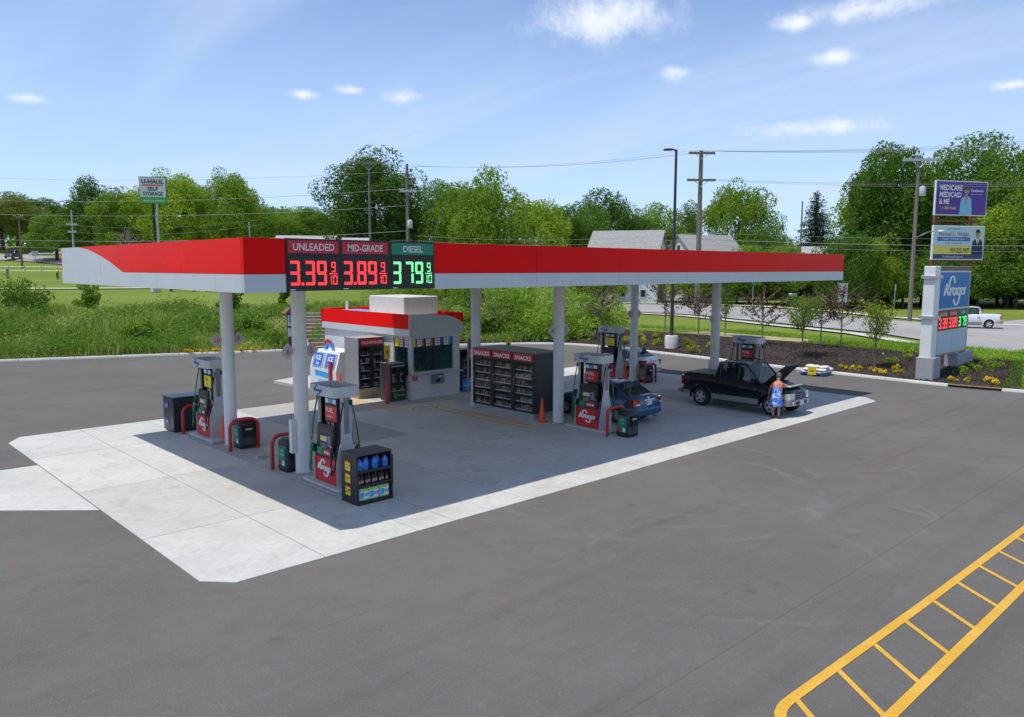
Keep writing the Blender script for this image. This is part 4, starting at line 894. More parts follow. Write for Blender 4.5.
# fascia band
FB0, FBM, FB1 = 2.77, 3.07, 3.71
def kpan(poly, m, M, nm): k = MB(); k.prism(poly, .06, m, M); k.build(nm, kx, smooth=False)
MF = FY(KX0 + .0, KY0 + .06, 0); w = KX1 - KX0
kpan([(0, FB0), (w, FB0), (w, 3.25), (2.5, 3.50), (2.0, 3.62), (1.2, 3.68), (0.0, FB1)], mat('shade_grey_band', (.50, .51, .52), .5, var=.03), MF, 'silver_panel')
kpan([(w, 3.256), (w, FB1), (.9, FB1), (1.2, 3.686), (2.0, 3.626), (2.5, 3.506)], REDP, MF, 'red_panel')
MF = FX(KX0 + .06, KY1, 0); w = KY1 - KY0 - .063
kpan([(0, FB0), (w, FB0), (w, FBM - .003), (0, FBM - .003)], SILVER, MF, 'silver_panel')
for a, b in ((0, 2.45), (2.45, 4.9), (4.9, w)): kpan([(a + .003, FBM), (b - .003, FBM), (b - .003, FB1), (a + .003, FB1)], REDP, MF, 'red_panel')
kpan([(0, FB0), (2.97, FB0), (2.97, FB1), (0, FB1)], REDP, FYp(KX1, KY1 - .062, 0), 'red_panel'); kpan([(0, FB0), (7.2, FB0), (7.2, FB1), (0, FB1)], REDP, FXp(KX1 - .062, KY0 + .063, 0), 'red_panel')
ru = MB(); ru.cbox(13.62, 15.55, 13.5, 16.3, 3.503, 4.40, mat('roof_unit', (.62, .61, .58), .6, var=.04), .03); ru.build('roof_unit', kx)
ru = MB(); ru.lathe([(.06, 3.5), (.06, 4.1)], WHITE, 10, Matrix.Translation((13.4, 17.9, 0))); ru.build('roof_vent', kx)
ru = MB(); ru.box(13.5, 14.6, 16.6, 18.9, 3.5, 3.62, BLUEL); ru.build('roof_hatch', kx, smooth=False)
ro = thing('round_advert_board', 'rounded colourful advert board on a post at the right corner of the kiosk', 'sign', (15.95, 11.85, .012))
mb = MB(); mb.tube([(0, 0, 0), (0, 0, 2.7)], .03, STEEL, 8); mb.build('post', ro)
F = FY(.36, 0, 2.0); mb = MB(); mb.prism([(-.34, -.3), (-.2, -.5), (.2, -.5), (.34, -.3), (.34, .42), (.2, .5), (-.34, .5)], .03, mat('advert_red', (.30, .05, .05), .4), F, d0=-.03); bd = mb.build('board', ro, smooth=False)
mb = MB(); rr = random.Random(9)
for k in range(16): a, b = -.28 + (k % 4) * .145, -.38 + (k // 4) * .21; mb.prism([(a, b), (a + .12, b), (a + .12, b + .17), (a, b + .17)], .035, rr.choice(PAL), F)
mb.build('advert_print', bd, smooth=False)
# ice chest
ic = thing('ice_chest', 'white slant-front ice chest with two blue doors and a round topper by the kiosk', 'ice chest', (11.25, 17.75, .13), R(-90))
IW = 2.3; pr = [(0, 0), (0, .95), (.24, 1.78), (1.3, 1.78), (1.3, 0)]
mb = MB(); mb.prism(pr, IW, mat('ice_white', (.78, .79, .80), .4, var=.03), frame((0, 0, 0), (0, 1, 0), (0, 0, 1))); mb.build('body', ic, smooth=False)
Fs = frame((0, 0, .95), (1, 0, 0), (0, .24, .83))
for a in (.14, 1.2):
    mb = MB(); mb.prism([(a, .06), (a + .96, .06), (a + .96, .76), (a, .76)], .03, SILVERK, Fs); d = mb.build('door', ic, smooth=False)
    mb = MB(); mb.prism([(a + .13, .10), (a + .83, .10), (a + .83, .72), (a + .13, .72)], .036, mat('ice_blue', (.03, .13, .55), .4), Fs, d0=.03); mb.text('ICE', .30, WP, Fs, x=a + .48, y=.40, z=.041, bold=.03); mb.text('Ice', .22, WP, Fs, x=a + .48, y=.18, z=.041, bold=.02); mb.build('door_print', d, smooth=False)
Fb = FY(0, -.002, 0); mb = MB(); mb.prism([(.45, .62), (1.9, .55), (1.9, .80), (.45, .88)], .006, BLUEL, Fb); mb.text('Home City', .20, BLUEL, Fb, x=1.15, y=.36, z=.006); mb.prism([(.45, .1), (.75, .1), (.75, .27), (.45, .27)], .006, BLUEL, Fb); mb.build('front_print', ic, smooth=False)
Fc = frame((IW + .002, .65, 0), (0, 1, 0), (0, 0, 1)); mb = MB()
for ch, y in (('I', 1.12), ('C', .66), ('E', .2)): mb.text(ch, .5, BLUEL, Fc, y=y, z=.004, sx=1.1, bold=.05)
mb.build('side_lettering', ic, smooth=False)
mb = MB(); Ft = FY(1.0, .45, 1.86); mb.prism(arc(0, 0, .42, .44, -40, 220, 16), .05, BLUEL, Ft, d0=-.05); mb.prism(arc(0, 0, .42, .44, 20, 160, 12) + arc(0, 0, .27, .28, 160, 20, 12), .056, REDB, Ft, d0=.05); mb.prism([(-.25, -.05), (-.05, .2), (.18, -.02)], .056, BLUEP, Ft, d0=.05); mb.prism([(-.1, -.1), (.2, -.2), (.3, .0), (.12, .1)], .058, WP, Ft, d0=.05); mb.build('topper', ic, smooth=False)
# warning signs on posts
def warn(x, y, label, h=2.45):
    t = thing('warning_sign', label, 'sign', (x, y, .012), group='yellow forecourt warning signs')
    mb = MB(); mb.lathe([(.085, 0), (.085, .95), (.06, 1.0), (.03, 1.02), (.025, h)], REDH, 12); mb.build('post', t)
    mb = MB(); F = FY(0, -.03, h - .25); mb.prism([(-.14, -.28), (.14, -.28), (.14, .28), (-.14, .28)], .01, YELP, F); b = mb.build('plate', t, smooth=False)
    mb = MB(); mb.lathe([(.03, 0), (.035, .03), (.0, .06)], BP, 8, F @ Matrix.Translation((0, .04, .012))); mb.prism([(-.04, -.08), (.04, -.08), (.05, .06), (-.05, .06)], .014, BP, F); mb.text('WALK', .07, BP, F, y=-.2, z=.014); mb.text('STOP', .07, BP, F, y=.17, z=.014); mb.build('figure', b, smooth=False)
warn(11.6, 11.95, 'yellow walk warning sign on a red post in front of the drinks coolers'); warn(16.1, 9.35, 'yellow warning sign showing above the back of the snack cabinet', 2.65)
# notice post on the bank and hydrant-style boxes
npost = thing('notice_post', 'brown wooden notice post with a small roof and blue sign on the bank', 'sign', (17.9, 32.4, .12))
mb = MB(); mb.box(-.1, .1, -.1, .1, 0, 2.75, mat('dark_wood', (.10, .055, .04), .8, var=.2)); mb.build('post', npost, smooth=False)
mb = MB(); mb.prism([(-.4, 2.6), (.4, 2.6), (.0, 2.95)], .5, mat('red_roof_wood', (.24, .10, .06), .8), FY(0, .25, 0)); mb.build('roof', npost, smooth=False)
mb = MB(); F = FY(.15, -.11, 0); mb.prism([(-.3, 1.75), (.3, 1.75), (.3, 2.45), (-.3, 2.45)], .02, OFFW, F); mb.prism([(-.2, 1.95), (.2, 1.95), (.2, 2.4), (-.2, 2.4)], .024, mat('sign_blue', (.05, .35, .55), .5), F, d0=.02); mb.prism([(-.3, 1.05), (.35, 1.05), (.35, 1.6), (-.3, 1.6)], .02, mat('pale_blue', (.55, .65, .72), .5), F); mb.build('notice', npost, smooth=False)
# timber steps up the bank
stp = thing('timber_steps', 'weathered timber steps climbing the bank behind the kiosk', 'steps', (20.2, 31.9, .13), math.atan2(-.39, .92))
for k in range(10):
    mb = MB(); mb.box(-.95, .95, .35 + k * .72, .35 + k * .72 + .72, k * .215 - .25, k * .215 + .19, TIMBER); mb.build('step', stp, smooth=False)
for s in (-1.08, 1.08):
    mb = MB(); mb.box(s - .09, s + .09, 0, 7.8, -.3, .12, TIMBER, Matrix.Rotation(math.atan2(.215, .72), 4, 'X') @ Matrix.Translation((0, 0, .15))); mb.build('stringer', stp, smooth=False)
# ---------------------------------------------------------------- pallet of bagged salt / soil by the kerb
pl = thing('pallet', 'blue wooden pallet on the asphalt by the mulch bed', 'pallet', (33.2, 3.3, 0), R(4))
for y in (0, .55, 1.1):
    mb = MB(); mb.box(0, 1.3, y - .05, y + .05, 0, .1, BLUEP); mb.build('bearer', pl, smooth=False)
for x in np.linspace(.0, 1.15, 7):
    mb = MB(); mb.box(x, x + .14, -.08, 1.18, .1, .125, BLUEP); mb.build('slat', pl, smooth=False)
BAG = mat('bag_white', (.74, .72, .72), .45, var=.12, vs_=7)
bg_n = 0
def bag(x, y, z, rz, label):
    mb = MB(); secs = []
    for k in range(7):
        u_ = -1 + k / 3; f = (1 - abs(u_) ** 4) ** .5 if abs(u_) < 1 else .25
        secs.append([(u_ * .33, .22 * f * math.cos(R(a)) * (1 + .06 * math.sin(k * 3 + a)), .075 * max(f, .2) * math.sin(R(a)) + .075) for a in range(0, 360, 36)])
    mb.loft(secs, BAG); mb.ribbon([(-.12, 0), (.12, 0)], .10, mat('bag_pink', (.66, .45, .45), .5), z=.153)
    o = mb.build('bag', loc=(x, y, z)); o.rotation_euler = (0, 0, rz); tag(o, label, 'bag', 'white bags stacked on the blue pallet')
LAY = ['bottom layer', 'middle layer', 'top layer']
for L in range(3):
    n = 0
    for a in range(2 if L < 2 else 1):
        for b in range(3 if L < 2 else 3):
            bg_n += 1; bag(33.2 + .3 + a * .66 + (L == 2) * .3 + rnd.uniform(-.06, .06), 3.3 + .12 + b * .42 + rnd.uniform(-.05, .05), .125 + L * .135, R(4 + rnd.uniform(-16, 16)), 'white bag on the blue pallet, %s, %s' % (LAY[L], ORD[n] if n < 5 else 'last at right')); n += 1
yp = thing('price_card', 'small yellow price card standing against the pallet of white bags', 'sign', (33.05, 3.75, 0), R(-60))
mb = MB(); F = FY(0, 0, .3); mb.prism([(-.22, -.22), (.22, -.22), (.22, .22), (-.22, .22)], .02, YELP, F); mb.text('2/$6', .15, BP, F, y=-.05, z=.024); mb.build('card', yp, smooth=False)
mb = MB(); mb.box(-.02, .02, .003, .02, 0, .3, STEEL); mb.build('stake', yp, smooth=False)
# ================================================================ vehicles
def car_paint(name, col, metal=.35): return mat(name, col, .28, metal=metal, coat=.55, var=.03, vs_=3, spec=.35)
CHROME = mat('chrome', (.65, .65, .66), .12, metal=1.0)
LAMPR = mat('lamp_red', (.45, .01, .012), .15, coat=1)
LAMPW = mat('lamp_clear', (.72, .70, .62), .12, coat=1)
LAMPO = mat('lamp_amber', (.75, .28, .02), .2, coat=1)
TRIM = mat('trim_black', (.014, .014, .015), .45)
RIM = mat('alloy', (.62, .62, .63), .35, metal=.4)
SEAT = mat('seat_cloth', (.05, .05, .055), .9)
PLATE = mat('number_plate', (.66, .70, .74), .5)
def wheel(t, x, y, r, w, s, rimm, spokes=5):
    """wheel with axle along local y; s = outward side"""
    e = MB(); M = Matrix.Translation((x, y, r)) @ Matrix.Rotation(R(90), 4, 'X')
    e.lathe([(r * .62, -w / 2), (r * .92, -w / 2), (r * .985, -w / 2 + .03), (r, -w / 4), (r, w / 4), (r * .985, w / 2 - .03), (r * .92, w / 2), (r * .62, w / 2)], RUBBER, 28, M, cap=False)
    wh = bpy.data.objects.new('wheel', None); COL.objects.link(wh); wh.parent = t
    e.build('tyre', wh)
    b = MB(); Fz = frame((x, y + s * (w / 2 - .035), r), (1, 0, 0), (0, 0, 1)) if s < 0 else frame((x, y + s * (w / 2 - .035), r), (-1, 0, 0), (0, 0, 1))
    b.prism(arc(0, 0, r * .64, r * .64, 0, 360, 24)[:-1], -.02, TRIM, Fz, d0=-.05)
    ro, ri = arc(0, 0, r * .64, r * .64, 0, 360, 24), arc(0, 0, r * .55, r * .55, 0, 360, 24)
    for k in range(24): b.prism([ri[k], ro[k], ro[k + 1], ri[k + 1]], .018, rimm, Fz, d0=-.03)
    for k in range(spokes):
        a = 2 * math.pi * k / spokes; c, s_ = math.cos(a), math.sin(a); P = lambda q, v: (q * c - v * s_, q * s_ + v * c)
        b.prism([P(.05 * r, -.13 * r), P(.58 * r, -.10 * r), P(.58 * r, .10 * r), P(.05 * r, .13 * r)], .012, rimm, Fz, d0=-.02)
    b.prism(arc(0, 0, r * .18, r * .18, 0, 360, 12)[:-1], .022, rimm, Fz)
    b.build('rim', wh)
def body_ring(x, zb, zt, w, wt, zs, crown=.02):
    h = [(0, zb), (w - .14, zb), (w - .035, zb + .05), (w - .005, zb + .20), (w, (zb + zs) / 2), (w - .012, zs - .05), (w - .04, zs), (wt, zt), (wt * .55, zt + crown * .8), (0, zt + crown)]
    return [(x, y, z) for y, z in h] + [(x, -y, z) for y, z in h[-2:0:-1]]
def lofted_body(t, name, rings, m, arches, rr, wid, cutm=TRIM):
    mb = MB(); mb.loft([body_ring(*q) for q in rings], m); o = mb.build(name, None)
    cut = MB()
    for x in arches:
        for s in (1, -1): cut.lathe([(rr, -.17), (rr, .17)], cutm, 24, Matrix.Translation((x, s * (wid - .12), rr * .86)) @ Matrix.Rotation(R(90), 4, 'X'))
    c = cut.build('cut', None, smooth=False)
    bmf = bmesh.new(); bmf.from_mesh(c.data); bmesh.ops.recalc_face_normals(bmf, faces=bmf.faces); bmf.to_mesh(c.data); bmf.free()
    bmf = bmesh.new(); bmf.from_mesh(o.data); bmesh.ops.recalc_face_normals(bmf, faces=bmf.faces); bmf.to_mesh(o.data); bmf.free()
    md = o.modifiers.new('b', 'BOOLEAN'); md.object = c; md.operation = 'DIFFERENCE'; md.solver = 'EXACT'
    try: md.material_mode = 'TRANSFER'
    except Exception: pass
    me = bpy.data.meshes.new_from_object(o.evaluated_get(bpy.context.evaluated_depsgraph_get()))
    o.modifiers.clear(); old = o.data; o.data = me; bpy.data.objects.remove(c)
    shade(me, 40); o.parent = t
    return o
def greenhouse(t, paint, G, glass=GLASSV, split=(), pil=.035, solid=True):
    """G: windscreen base x,z; roof front x; roof rear x; rear base x,z; roof z; half widths at base / roof"""
    xa, za, xb, xc, xd, zd, zr, wb, wr = G
    # roof: crowned, softly rounded skin
    mb = MB(); secs = []
    for k in range(9):
        u = k / 8; x = xb + (xc - xb) * u; zc = zr + .035 * math.sin(math.pi * u)
        secs.append([(x, q * wr, zc + .03 * (1 - q * q) - (.03 if abs(q) == 1 else 0)) for q in (-1, -.93, -.6, 0, .6, .93, 1)] + [(x, q * wr * .96, zc - .045) for q in (.9, 0, -.9)])
    mb.loft(secs, paint); mb.build('roof', t)
    A = lambda s: Vector((xa, s * wb, za)); B = lambda s: Vector((xb, s * wr, zr)); C = lambda s: Vector((xc, s * wr, zr)); Dd = lambda s: Vector((xd, s * wb * .97, zd))
    for s in (1, -1):
        for (p, q, r0, r1) in ((A(s), B(s), pil, pil * .8), (Dd(s), C(s), pil * 1.0, pil * .9)):
            mb = MB(); mb.tube([p, p.lerp(q, .5) + Vector((0, s * .012, 0)), q], [r0, (r0 + r1) / 2, r1], paint, 6); mb.build('pillar', t)
        # side panes between pillars
        edges = [0] + list(split) + [1]
        low = lambda u: A(s).lerp(Dd(s), u)
        def top(u):
            x = low(u).x; f = None
            if x > xb: k = (x - xa) / (xb - xa); return A(s).lerp(B(s), k)
            if x < xc: k = (x - xd) / (xc - xd); return Dd(s).lerp(C(s), k)
            k = (x - xb) / (xc - xb); return B(s).lerp(C(s), k)
        for e0, e1 in zip(edges[:-1], edges[1:]):
            us = np.linspace(e0 + .012, e1 - .012, 9)
            off = Vector((0, s * -.006, 0)); bot = [low(u) + off for u in us]; tp = [top(u).lerp(low(u), .06) + off for u in us]
            mb = MB(); vs = [tuple(v) for v in bot + tp]; n = len(us); last = solid and e1 == 1; mb.add(vs, [(i, i + 1, n + i + 1, n + i) for i in range(n - 1)], paint if last else glass); mb.build('quarter_panel' if last else 'side_window', t)
        for u in split:
            p, q = low(u), top(u); mb = MB(); mb.tube([p, q], [pil * 1.0, pil * .8], TRIM, 6); mb.build('pillar', t)
    def screen(name, P, Q):
        mb = MB(); n = 7; vs = []
        for k in range(n):
            u = k / (n - 1) * 2 - 1
            a = P(1).lerp(P(-1), (u + 1) / 2); b = Q(1).lerp(Q(-1), (u + 1) / 2); bulge = .05 * (1 - u * u) * (1 if P(1).x > Q(1).x else -1)
            vs.append((a.x + bulge, a.y * .97, a.z + .005))
            vs.append((b.x + bulge * .4, b.y * .95, b.z + .002))
        mb.add(vs, [(2 * k, 2 * k + 2, 2 * k + 3, 2 * k + 1) for k in range(n - 1)], glass); mb.build(name, t)
    screen('windscreen', A, B); screen('rear_window', Dd, C)
def seats(t, rows, z, w):
    for x in rows:
        for y in (-w, w):
            mb = MB(); mb.cbox(x - .25, x + .25, y - .24, y + .24, z - .12, z + .1, SEAT, .05); mb.loft([[(x - .25 - q * .14, y + a, z + .1 + q * .55) for a in (-.23, .23)] + [(x - .37 - q * .14, y + a, z + .1 + q * .55) for a in (.23, -.23)] for q in (0, .5, 1)], SEAT)
            mb.cbox(x - .50, x - .40, y - .13, y + .13, z + .68, z + .86, SEAT, .02); mb.build('seat', t)
def plate(t, x, z, txt, face, y=0):
    F = frame((x, y, z), (0, -1, 0), (0, 0, 1)) if face < 0 else frame((x, y, z), (0, 1, 0), (0, 0, 1))
    mb = MB(); mb.prism([(-.155, -.075), (.155, -.075), (.155, .075), (-.155, .075)], .008, PLATE, F); mb.prism([(-.12, -.035), (.12, -.035), (.12, .03), (-.12, .03)], .010, BLUEP, F, d0=.008)
    mb.prism([(-.105, -.028), (.105, -.028), (.105, .022), (-.105, .022)], .012, PLATE, F, d0=.010); mb.build('number_plate', t, smooth=False)

def pickup(name, label, loc, rz, paint, clad, hood_open=False, rimm=RIM, cover=True, sc=1.0):
    t = thing(name, label, 'pickup truck', loc, rz); t.scale = (sc, sc, sc * 1.05)
    # local: x forward, rear axle at 0
    W = .885
    rings = [(-.93, .50, 1.16, W - .06, W - .15, 1.10), (-.87, .46, 1.22, W - .015, W - .11, 1.15), (-.56, .44, 1.24, W, W - .09, 1.16), (.55, .42, 1.24, W, W - .09, 1.16), (.62, .42, 1.22, W, W - .10, 1.14),
             (1.6, .40, 1.20, W, W - .10, 1.12), (2.55, .40, 1.17, W, W - .12, 1.08), (2.78, .40, 1.12, W, W - .13, 1.05), (3.3, .42, 1.06, W - .005, W - .16, .98), (3.66, .44, 1.00, W - .03, W - .20, .92), (3.82, .48, .93, W - .10, W - .26, .85), (3.88, .52, .86, W - .17, W - .32, .80)]
    lofted_body(t, 'body', rings, paint, (0, 3.15), .445, W)
    for x in (0, 3.15):
        for s in (1, -1):
            mb = MB(); n = 13; P = [(x + .455 * math.cos(R(a)), .375 + .455 * math.sin(R(a))) for a in np.linspace(-8, 188, n)]; Q = [(x + .53 * math.cos(R(a)), .375 + .53 * math.sin(R(a))) for a in np.linspace(-8, 188, n)]
            secs = [[(p[0], s * (W - .05), p[1]), (p[0], s * (W + .035), p[1]), (q[0], s * (W + .012), q[1]), (q[0], s * (W - .05), q[1])] for p, q in zip(P, Q)]
            mb.loft(secs, paint); mb.build('wheel_flare', t)
            wheel(t, x, s * (W - .105), .375, .25, s, rimm)
    # cladding, sills, bumpers
    for s in (1, -1):
        mb = MB(); mb.box(.52, 2.62, min(s * (W - .04), s * (W + .025)), max(s * (W - .04), s * (W + .025)), .36, .56, clad); mb.build('rocker_cladding', t, smooth=False)
        mb = MB(); mb.box(-.85, -.52, min(s * (W - .04), s * (W + .018)), max(s * (W - .04), s * (W + .018)), .44, .58, clad); mb.build('rear_cladding', t, smooth=False)
        mb = MB(); mb.tube([(.62, s * (W + .02), .33), (.8, s * (W + .10), .33), (2.4, s * (W + .10), .33), (2.6, s * (W + .02), .33)], .035, TRIM, 6); mb.build('side_step', t)
        for x0, x1 in ((.70, 1.66), (1.70, 2.62)):
            mb = MB(); e = .004
            for (a, b, c, d) in ((x0, x0 + .010, .58, 1.14), (x1 - .010, x1, .58, 1.12)): mb.box(a, b, min(s * (W - .002), s * (W + e)), max(s * (W - .002), s * (W + e)), c, d - .10, TRIM)
            dr = mb.build('door_seam', t, smooth=False)
            mb = MB(); mb.cbox(x0 + .06, x0 + .24, min(s * W, s * (W + .03)), max(s * W, s * (W + .03)), .96, 1.0, TRIM, .008); mb.build('door_handle', t)
        mb = MB(); mb.cbox(2.40, 2.52, min(s * (W + .02), s * (W + .22)), max(s * (W + .02), s * (W + .22)), 1.16, 1.36, paint, .03); mb.box(2.42, 2.5, min(s * (W - .1), s * (W + .05)), max(s * (W - .1), s * (W + .05)), 1.17, 1.22, TRIM); mb.build('wing_mirror', t)
        mb = MB(); mb.box(-.955, -.84, min(s * (W - .17), s * (W - .002)), max(s * (W - .17), s * (W - .002)), .80, 1.14, LAMPR); mb.box(-.953, -.85, min(s * (W - .17), s * (W - .004)), max(s * (W - .17), s * (W - .004)), .72, .797, LAMPW); mb.build('tail_light', t, smooth=False)
        mb = MB(); mb.loft([[(3.72, s * (W - .02), z), (3.88, s * (W - .14), z), (3.93, s * (W - .42), z), (3.72, s * (W - .42), z)] for z in (.64, .87)], LAMPW); hl = mb.build('headlight', t, smooth=False)
        mb = MB(); mb.loft([[(3.60, s * (W - .002), z), (3.73, s * (W - .012), z), (3.71, s * (W - .1), z), (3.60, s * (W - .1), z)] for z in (.66, .84)], LAMPO); mb.build('indicator', t, smooth=False)
        mb = MB(); mb.tube([(.95, s * .60, 1.87), (1.1, s * .60, 1.905), (1.75, s * .60, 1.905), (1.9, s * .60, 1.86)], .018, TRIM, 6); mb.build('roof_rail', t)
    mb = MB(); prof = [(.0, -.12), (.16, -.10), (.19, .0), (.17, .10), (.0, .12)]
    bump_f = [[(x + a, y, .52 + b) for a, b in prof] for x, y in ((3.52, -W - .005), (3.70, -W + .06), (3.79, -.45), (3.81, 0), (3.79, .45), (3.70, W - .06), (3.52, W + .005))]
    mb.loft(bump_f, clad); fb = mb.build('front_bumper', t)
    mb = MB(); mb.box(3.965, 3.99, -.42, .42, .46, .56, TRIM)
    for s in (1, -1): mb.lathe([(.07, 0), (.07, .02), (.055, .03)], LAMPW, 12, Matrix.Translation((3.925, s * .56, .50)) @ Matrix.Rotation(R(90), 4, 'Y'))
    mb.build('bumper_insert', fb)
    plate(t, 3.995, .52, '', 1, 0)
    mb = MB(); mb.loft([[(-.96 - a, y, .52 + b) for a, b in ((0, -.10), (.14, -.08), (.16, .02), (.12, .10), (0, .10))] for y in (-W, -.4, .4, W)], clad); mb.build('rear_bumper', t)
    plate(t, -.945, .80, '', -1)
    mb = MB(); mb.box(3.83, 3.915, -.44, .44, .62, .86, TRIM); 
    for z in (.66, .74, .82): mb.box(3.915, 3.925, -.43, .43, z - .012, z + .012, clad)
    mb.cbox(3.926, 3.94, -.11, .11, .69, .79, BLUEP, .003); mb.build('grille', t, smooth=False)
    # cab
    greenhouse(t, paint, (2.68, 1.15, 2.0, .80, .60, 1.19, 1.80, W - .07, W - .16), split=(.47, .88), pil=.04)
    seats(t, (1.95, 1.05), .82, .38)
    mb = MB(); mb.box(2.2, 2.62, -.75, .75, .9, 1.16, SEAT); mb.build('dashboard', t, smooth=False)
    mb = MB(); mb.lathe([(.17, 0), (.19, .015), (.17, .03)], TRIM, 16, Matrix.Translation((2.2, .38, 1.15)) @ Matrix.Rotation(R(-65), 4, 'Y'), cap=False); mb.build('steering_wheel', t)
    # bed cover
    if cover:
        mb = MB(); mb.cbox(-.86, .56, -W + .12, W - .12, 1.235, 1.285, TRIM, .02); mb.cbox(-.78, -.68, -.1, .1, 1.285, 1.30, GREYD, .01); mb.build('bed_cover', t)
    # hood
    mb = MB(); n = 6; secs = []
    for k in range(n + 1):
        u = k / n; x = u * 1.08; w0 = .74 - .16 * u; zc = -.12 * u - .05 * u * u
        secs.append([(x, q * w0, zc + .045 * (1 - q * q)) for q in (-1, -.6, 0, .6, 1)] + [(x, q * w0, zc - .03) for q in (.95, 0, -.95)])
    mb.loft(secs, paint)
    hd = mb.build('bonnet', t); hd.location = (2.74, 0, 1.145)
    ul = MB(); ul.loft([[(x, q * w0 * .96, zc - .034) for q in (-1, 0, 1)] + [(x, q * w0 * .96, zc - .05) for q in (1, 0, -1)] for x, w0, zc in ((.02, .74, 0), (.55, .66, -.07), (1.07, .58, -.17))], mat('bonnet_lining', (.008, .008, .009), .9)); ul.build('bonnet_lining', hd)
    if hood_open:
        hd.rotation_euler = (0, R(-51), 0)
        bay = MB(); bay.box(2.80, 3.78, -.62, .62, 1.075, 1.085, mat('engine_dark', (.008, .008, .008), .7)); 
        bay.cbox(3.0, 3.5, -.3, .3, 1.085, 1.17, GREYD, .03); bay.cbox(2.9, 3.15, .34, .58, 1.085, 1.2, TRIM, .02); bay.cbox(3.3, 3.55, -.58, -.38, 1.085, 1.18, mat('tank_white', (.5, .5, .46), .5), .03); bay.lathe([(.04, 1.18), (.04, 1.22)], BLUEP, 10, Matrix.Translation((3.42, -.48, 0)))
        bay.lathe([(.035, 1.085), (.035, 1.19)], BLUEL, 10, Matrix.Translation((3.05, -.45, 0))); bay.cbox(3.52, 3.76, -.5, .5, 1.07, 1.13, GALV, .02); bay.build('engine_bay', t)
        pr = MB(); pr.tube([(3.66, .55, 1.08), (3.3, .5, 1.68)], .01, STEEL, 6); pr.build('bonnet_prop', t)
    return t
BLACKP = car_paint('black_car_paint', (.006, .007, .010), 0.0)
CLAD = mat('silver_cladding', (.30, .30, .30), .45, metal=.3, var=.05)
TX, TY = 21.83, 2.76
pickup('pickup_truck', 'black crew-cab pickup with its bonnet raised beside the far right pump', (TX, TY, .012), R(-90), BLACKP, CLAD, True)
pickup('pickup_truck', 'white pickup truck driving away on the road behind the tall price sign', (73.8, 6.7, .31), R(112), car_paint('white_car_paint', (.72, .73, .75), 0), mat('grey_bumper', (.28, .28, .29), .5), False, cover=False)
pickup('pickup_truck', 'dark pickup truck on the climbing road at the far left', (35.2, 194.5, float(zfun(35.2, 194.5)) + .14), R(-125), car_paint('dark_grey_paint', (.03, .035, .045), .2), GREYD, False)

